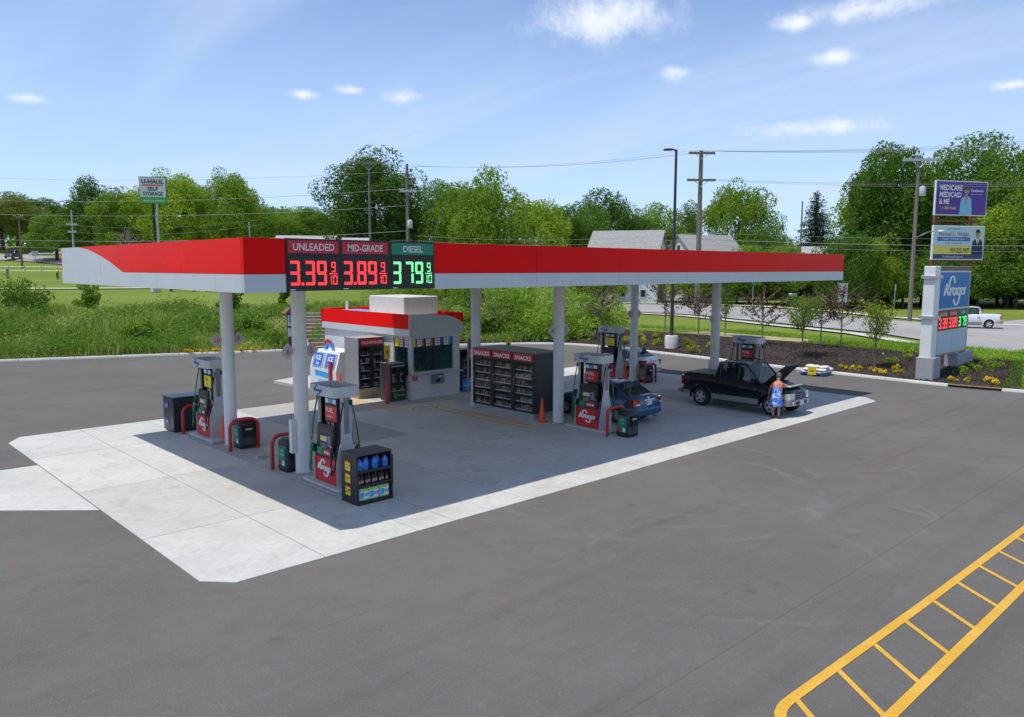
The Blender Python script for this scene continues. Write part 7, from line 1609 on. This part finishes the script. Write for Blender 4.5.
V, Q = leaf_quads(C, .13, np.tile([[0, 0, 1.]], (len(C), 1)), .35, rng); tag(fast_mesh('mulch_chips', V, Q, mat('mulch_chip', (.055, .043, .036), 1, island=.6)), 'dark bark chips strewn over the planting bed', 'mulch', kind='stuff')

# shrubs -------------------------------------------------------
def shrub(name, label, x, y, h, w, n, per, leaf, m, group=None, cat='shrub', z=None, seed=None, stem=True):
    rg = np.random.default_rng(int(abs(x * 971 + y * 131)) if seed is None else seed)
    t = thing(name, label, cat, (x, y, gz(x, y) if z is None else z), 0, group)
    c = rg.normal(size=(n, 3)) * np.array([w * .24, w * .24, h * .20]) + np.array([0, 0, h * .5]); c[:, 2] = np.clip(c[:, 2], h * .15, h * .95)
    P, Nn = blob_points(c, rg.uniform(.14, .26, n) * w * .8, per, rg, .85); P[:, 2] = np.maximum(P[:, 2], .02); V, Q = leaf_quads(P, leaf, Nn, rng=rg)
    fast_mesh('foliage', V, Q, m, parent=t)
    if stem:
        s = MB()
        for k in range(4): a = rg.uniform(0, 6.28); s.tube([(0, 0, -.1), (.12 * w * math.cos(a), .12 * w * math.sin(a), h * .4), (.25 * w * math.cos(a), .25 * w * math.sin(a), h * .8)], [.03 * h ** .5, .02 * h ** .5, .008], BARK, 5)
        s.build('stem', t)
    return t
G = 'big brushy shrubs on the bank behind the forecourt'
rb = random.Random(17)
BRUSH = [(30.4, 33.2, 2.44, 3.17, 'weed2', 'brushy green shrub behind the forecourt, leftmost in the front row'),
  (31.5, 32.1, 2.23, 3.13, 'weed2', 'brushy green shrub behind the forecourt, first in the front row'),
  (32.5, 31.1, 2.08, 2.49, 'bright', 'brushy green shrub behind the forecourt, second in the front row'),
  (33.8, 30.0, 2.7, 2.83, 'weed2', 'brushy green shrub behind the forecourt, third in the front row'),
  (35.0, 28.8, 2.54, 3.06, 'bright', 'brushy green shrub behind the forecourt, fourth in the front row'),
  (36.2, 27.6, 2.1, 2.94, 'weed', 'brushy green shrub behind the forecourt, fifth in the front row'),
  (37.4, 26.6, 2.7, 3.23, 'weed', 'brushy green shrub behind the forecourt, sixth in the front row'),
  (38.4, 25.6, 1.98, 2.93, 'weed', 'brushy green shrub behind the forecourt, seventh in the front row'),
  (31.2, 38.7, 2.48, 3.02, 'weed', 'brushy green shrub behind the forecourt, leftmost in the second row'),
  (32.5, 37.5, 3.07, 2.97, 'bright', 'brushy green shrub behind the forecourt, first in the second row'),
  (33.9, 36.1, 3.47, 3.5, 'bright', 'brushy green shrub behind the forecourt, second in the second row'),
  (35.2, 34.8, 3.68, 3.83, 'weed', 'brushy green shrub behind the forecourt, third in the second row'),
  (36.6, 33.6, 3.22, 3.47, 'weed2', 'brushy green shrub behind the forecourt, fourth in the second row'),
  (37.8, 32.4, 2.76, 3.38, 'weed', 'brushy green shrub behind the forecourt, fifth in the second row'),
  (39.1, 31.2, 3.74, 3.13, 'weed', 'brushy green shrub behind the forecourt, sixth in the second row'),
  (40.4, 29.9, 3.85, 3.43, 'weed2', 'brushy green shrub behind the forecourt, seventh in the second row'),
  (41.9, 28.5, 1.99, 2.96, 'weed2', 'brushy green shrub behind the forecourt, eighth in the second row'),
  (43.2, 27.3, 2.11, 3.51, 'weed', 'brushy green shrub behind the forecourt, ninth in the second row'),
  (33.8, 44.6, 2.64, 3.58, 'weed2', 'brushy green shrub behind the forecourt, leftmost in the third row'),
  (35.1, 43.3, 2.71, 3.61, 'weed2', 'brushy green shrub behind the forecourt, first in the third row'),
  (36.5, 42.0, 3.41, 3.29, 'weed2', 'brushy green shrub behind the forecourt, second in the third row'),
  (38.1, 40.4, 3.0, 4.08, 'bright', 'brushy green shrub behind the forecourt, third in the third row'),
  (39.7, 39.0, 3.81, 4.06, 'weed2', 'brushy green shrub behind the forecourt, fourth in the third row'),
  (41.4, 37.3, 3.31, 4.08, 'bright', 'brushy green shrub behind the forecourt, fifth in the third row'),
  (43.0, 35.8, 3.0, 3.87, 'weed', 'brushy green shrub behind the forecourt, sixth in the third row'),
  (44.5, 34.3, 3.5, 4.06, 'bright', 'brushy green shrub behind the forecourt, seventh in the third row'),
  (46.1, 32.8, 2.31, 4.36, 'weed', 'brushy green shrub behind the forecourt, eighth in the third row'),
  (47.7, 31.3, 2.78, 4.26, 'weed', 'brushy green shrub behind the forecourt, ninth in the third row'),
  (49.0, 30.1, 2.94, 3.84, 'weed2', 'brushy green shrub behind the forecourt, tenth in the third row'),
  (43.1, 48.2, 4.16, 3.81, 'bright', 'brushy green shrub behind the forecourt, leftmost in the fourth row'),
  (45.3, 46.1, 3.19, 4.76, 'weed2', 'brushy green shrub behind the forecourt, first in the fourth row'),
  (47.5, 44.0, 3.95, 4.27, 'weed', 'brushy green shrub behind the forecourt, second in the fourth row'),
  (49.7, 41.9, 3.8, 4.46, 'weed', 'brushy green shrub behind the forecourt, third in the fourth row'),
  (52.0, 39.8, 3.37, 5.0, 'weed', 'brushy green shrub behind the forecourt, fourth in the fourth row'),
  (54.2, 37.7, 2.99, 3.8, 'bright', 'brushy green shrub behind the forecourt, fifth in the fourth row'),
  (51.9, 56.5, 4.54, 5.71, 'weed', 'brushy green shrub behind the forecourt, leftmost in the back row'),
  (54.8, 53.7, 4.49, 5.22, 'bright', 'brushy green shrub behind the forecourt, first in the back row'),
  (57.8, 50.9, 3.72, 5.14, 'weed', 'brushy green shrub behind the forecourt, second in the back row'),
  (60.8, 48.0, 3.97, 4.92, 'weed', 'brushy green shrub behind the forecourt, third in the back row')]
for k, (x, y, h, w, m, lb) in enumerate(BRUSH): shrub('brush_shrub', lb, x, y, h, w, 34, 60, .17, LG[m], G, seed=100 + k)
for (x, y, lb) in [(38.1, 20.3, 'leftmost'), (41.2, 21.3, 'second from left, farther back'), (38.35, 19.06, 'third from left'), (41.4, 20.0, 'farther back, just left of the lamp post'), (38.7, 17.9, 'nearest the lamp post on its left'), (38.9, 15.4, 'first one right of the lamp post'), (37.04, 13.73, 'nearest the kerb, right of the lamp post'), (39.43, 14.0, 'beside the far right column')]:
    shrub('round_shrub', 'small round yellow-green shrub in the mulch, ' + lb, x, y, .62, .80, 12, 40, .09, LG['yg'], 'yellow-green shrubs in the mulch bed', seed=int(x * 37 + y * 91))
FR = [(36.3, 3.67), (36.25, 3.05), (35.85, 2.41), (35.95, 1.71), (35.62, 1.0), (37.3, 1.1), (36.4, .45), (35.38, -2.38), (35.55, -3.01), (36.3, -3.75), (35.6, -4.2)]
for k, (x, y) in enumerate(FR):
    t = shrub('flower_clump', 'yellow flower clump along the mulch kerb, ' + (['first', 'second', 'third', 'fourth', 'fifth', 'sixth', 'seventh', 'eighth', 'ninth', 'tenth', 'eleventh'][k]) + ' from the left', x, y, .26, .52, 8, 22, .09, LG['flower'], 'yellow flower clumps beside the right kerb', 'flowers', seed=300 + k)
FL = [(12.78, 36.4), (13.57, 36.1), (14.33, 35.8), (15.76, 35.1), (16.56, 34.8)]
for k, (x, y) in enumerate(FL): shrub('flower_clump', 'yellow flower clump at the foot of the bank, ' + ORD[k] + ' behind the left column', x, y, .26, .55, 8, 22, .09, LG['flower'], 'yellow flower clumps at the foot of the bank', 'flowers', seed=340 + k)
for k, (x, y) in enumerate([(37.8, -1.9), (38.4, -2.6), (39.2, -2.2), (40.0, -3.0), (40.8, -2.4), (38.9, 2.0), (41.0, 1.6)]): shrub('green_clump', 'low green perennial clump near the tall price sign, ' + ORD[k], x, y, .4, .9, 9, 24, .10, LG['bright'], 'low green clumps near the tall price sign', 'plant', seed=360 + k)
for k, (x, y, h, w, m, lb) in enumerate([(5.8, 50.9, 3.0, 3.4, 'mid', 'tall dark leafy bush on the bank at the left edge'),
  (6.9, 49.9, 2.1, 2.6, 'dark', 'lower dark bush beside the tall one at the left edge'),
  (10.9, 50.2, 2.1, 1.7, 'mid', 'small leafy bush on the bank right of the left bushes'),
  (18.7, 43.7, 1.9, 1.5, 'mid', 'small bush beside the rear left column'),
  (24.2, 45.3, 2.6, 1.4, 'mid', 'thin leafy bush behind the brown notice post'),
  (18.1, 38.7, 1.3, 1.8, 'weed', 'low bush on the bank between the left columns'),
  (11.3, 41.0, 1.0, 2.0, 'weed', 'low weedy bush in the middle of the left bank'),
  (18.6, 35.8, 0.9, 1.6, 'weed', 'low bush left of the brown notice post'),
  (34.1, 30.6, 1.3, 1.3, 'bright', 'bright leafy plant at the kerb behind the snack cabinet'),
  (51.7, 31.6, 1.5, 1.8, 'bright', 'bright bush at the left end of the mulch bed')]): shrub('bush', lb, x, y, h, w, 30, 55, .20, LG[m], None, seed=400 + k)

# young street trees -------------------------------------------
def young(name, label, x, y, h, w, n, per, leaf, m, group, low=.42, sparse=False, col=False):
    rg = np.random.default_rng(int(x * 57 + y * 313)); t = thing(name, label, 'tree', (x, y, gz(x, y)), 0, group); s = MB()
    s.tube([(0, 0, -.1), (.03, .02, h * .5), (0, 0, h * .95)], [.055, .04, .012], mat('young_bark', (.22, .17, .14), .9), 6); P = []
    for k in range(n):
        a = 2.4 * k + rg.uniform(-.3, .3); f = rg.uniform(low, .95); z0 = h * f * (.8 if sparse else 1); L = w / 2 * rg.uniform(.6, 1.05) * (1 - .55 * abs(f - .6)) ; up = L * (.9 if not sparse else .55)
        if col: up = L * 2.0
        e = Vector((math.cos(a) * L, math.sin(a) * L, z0 + up)); e.z = min(e.z, h); s.tube([(0, 0, z0 * .92), tuple(Vector((0, 0, z0 * .92)).lerp(e, .55)), tuple(e)], [.02, .013, .005], mat('young_bark', (.22, .17, .14), .9), 4)
        u = rg.uniform(.25, 1.05, per)[:, None]; p = np.array([[0, 0, z0 * .92]]) * (1 - u) + np.array([list(e)]) * u; P.append(p + rg.normal(0, .10 if sparse else .15, (per, 3)))
    V, Q = leaf_quads(np.concatenate(P), leaf, rng=rg); fast_mesh('crown', V, Q, m, parent=t); s.build('trunk', t)
PG = 'purple-leaved saplings in the mulch bed'; 
for (x, y, h, w, lb) in [(46.2, 22.6, 4.3, 3.6, 'left of the lamp post'), (45.9, 19.2, 4.3, 3.4, 'between the lamp post and the far right column'), (42.0, 11.6, 4.4, 3.8, 'right of the far right column'), (43.5, 8.2, 4.2, 3.0, 'between the two green saplings, left one'), (44.3, 7.2, 4.6, 4.2, 'between the two green saplings, right one'), (41.5, 25.4, 4.4, 3.6, 'against the brush behind the rear pump')]:
    young('purple_sapling', 'thin purple-leaved sapling ' + lb, x, y, h, w * 1.15, 30, 22, .17, LG['purple'], PG, .35, True)
young('green_sapling', 'round light-green sapling in the mulch behind the pallet', 38.71, 7.11, 3.6, 2.6, 40, 50, .13, LG['bright'], None)
young('green_sapling', 'slim light-green sapling nearest the tall price sign', 37.22, 2.15, 3.5, 1.9, 34, 40, .13, LG['bright'], None)
young('green_sapling', 'narrow columnar green sapling beside the far right column', 46.0, 16.9, 5.0, 1.5, 40, 44, .14, LG['mid'], None, .25, col=True)
# fallen pole in the brush
pz = gz(33, 31); fp_ = MB(); fp_.tube([(34.6, 33.2, pz + 2.5), (34.0, 29.6, pz + .5)], .05, mat('pole_yellow', (.55, .45, .02), .6), 6); tag(fp_.build('leaning_pole'), 'thin yellow pole leaning in the brush behind the snack cabinet', 'pole')
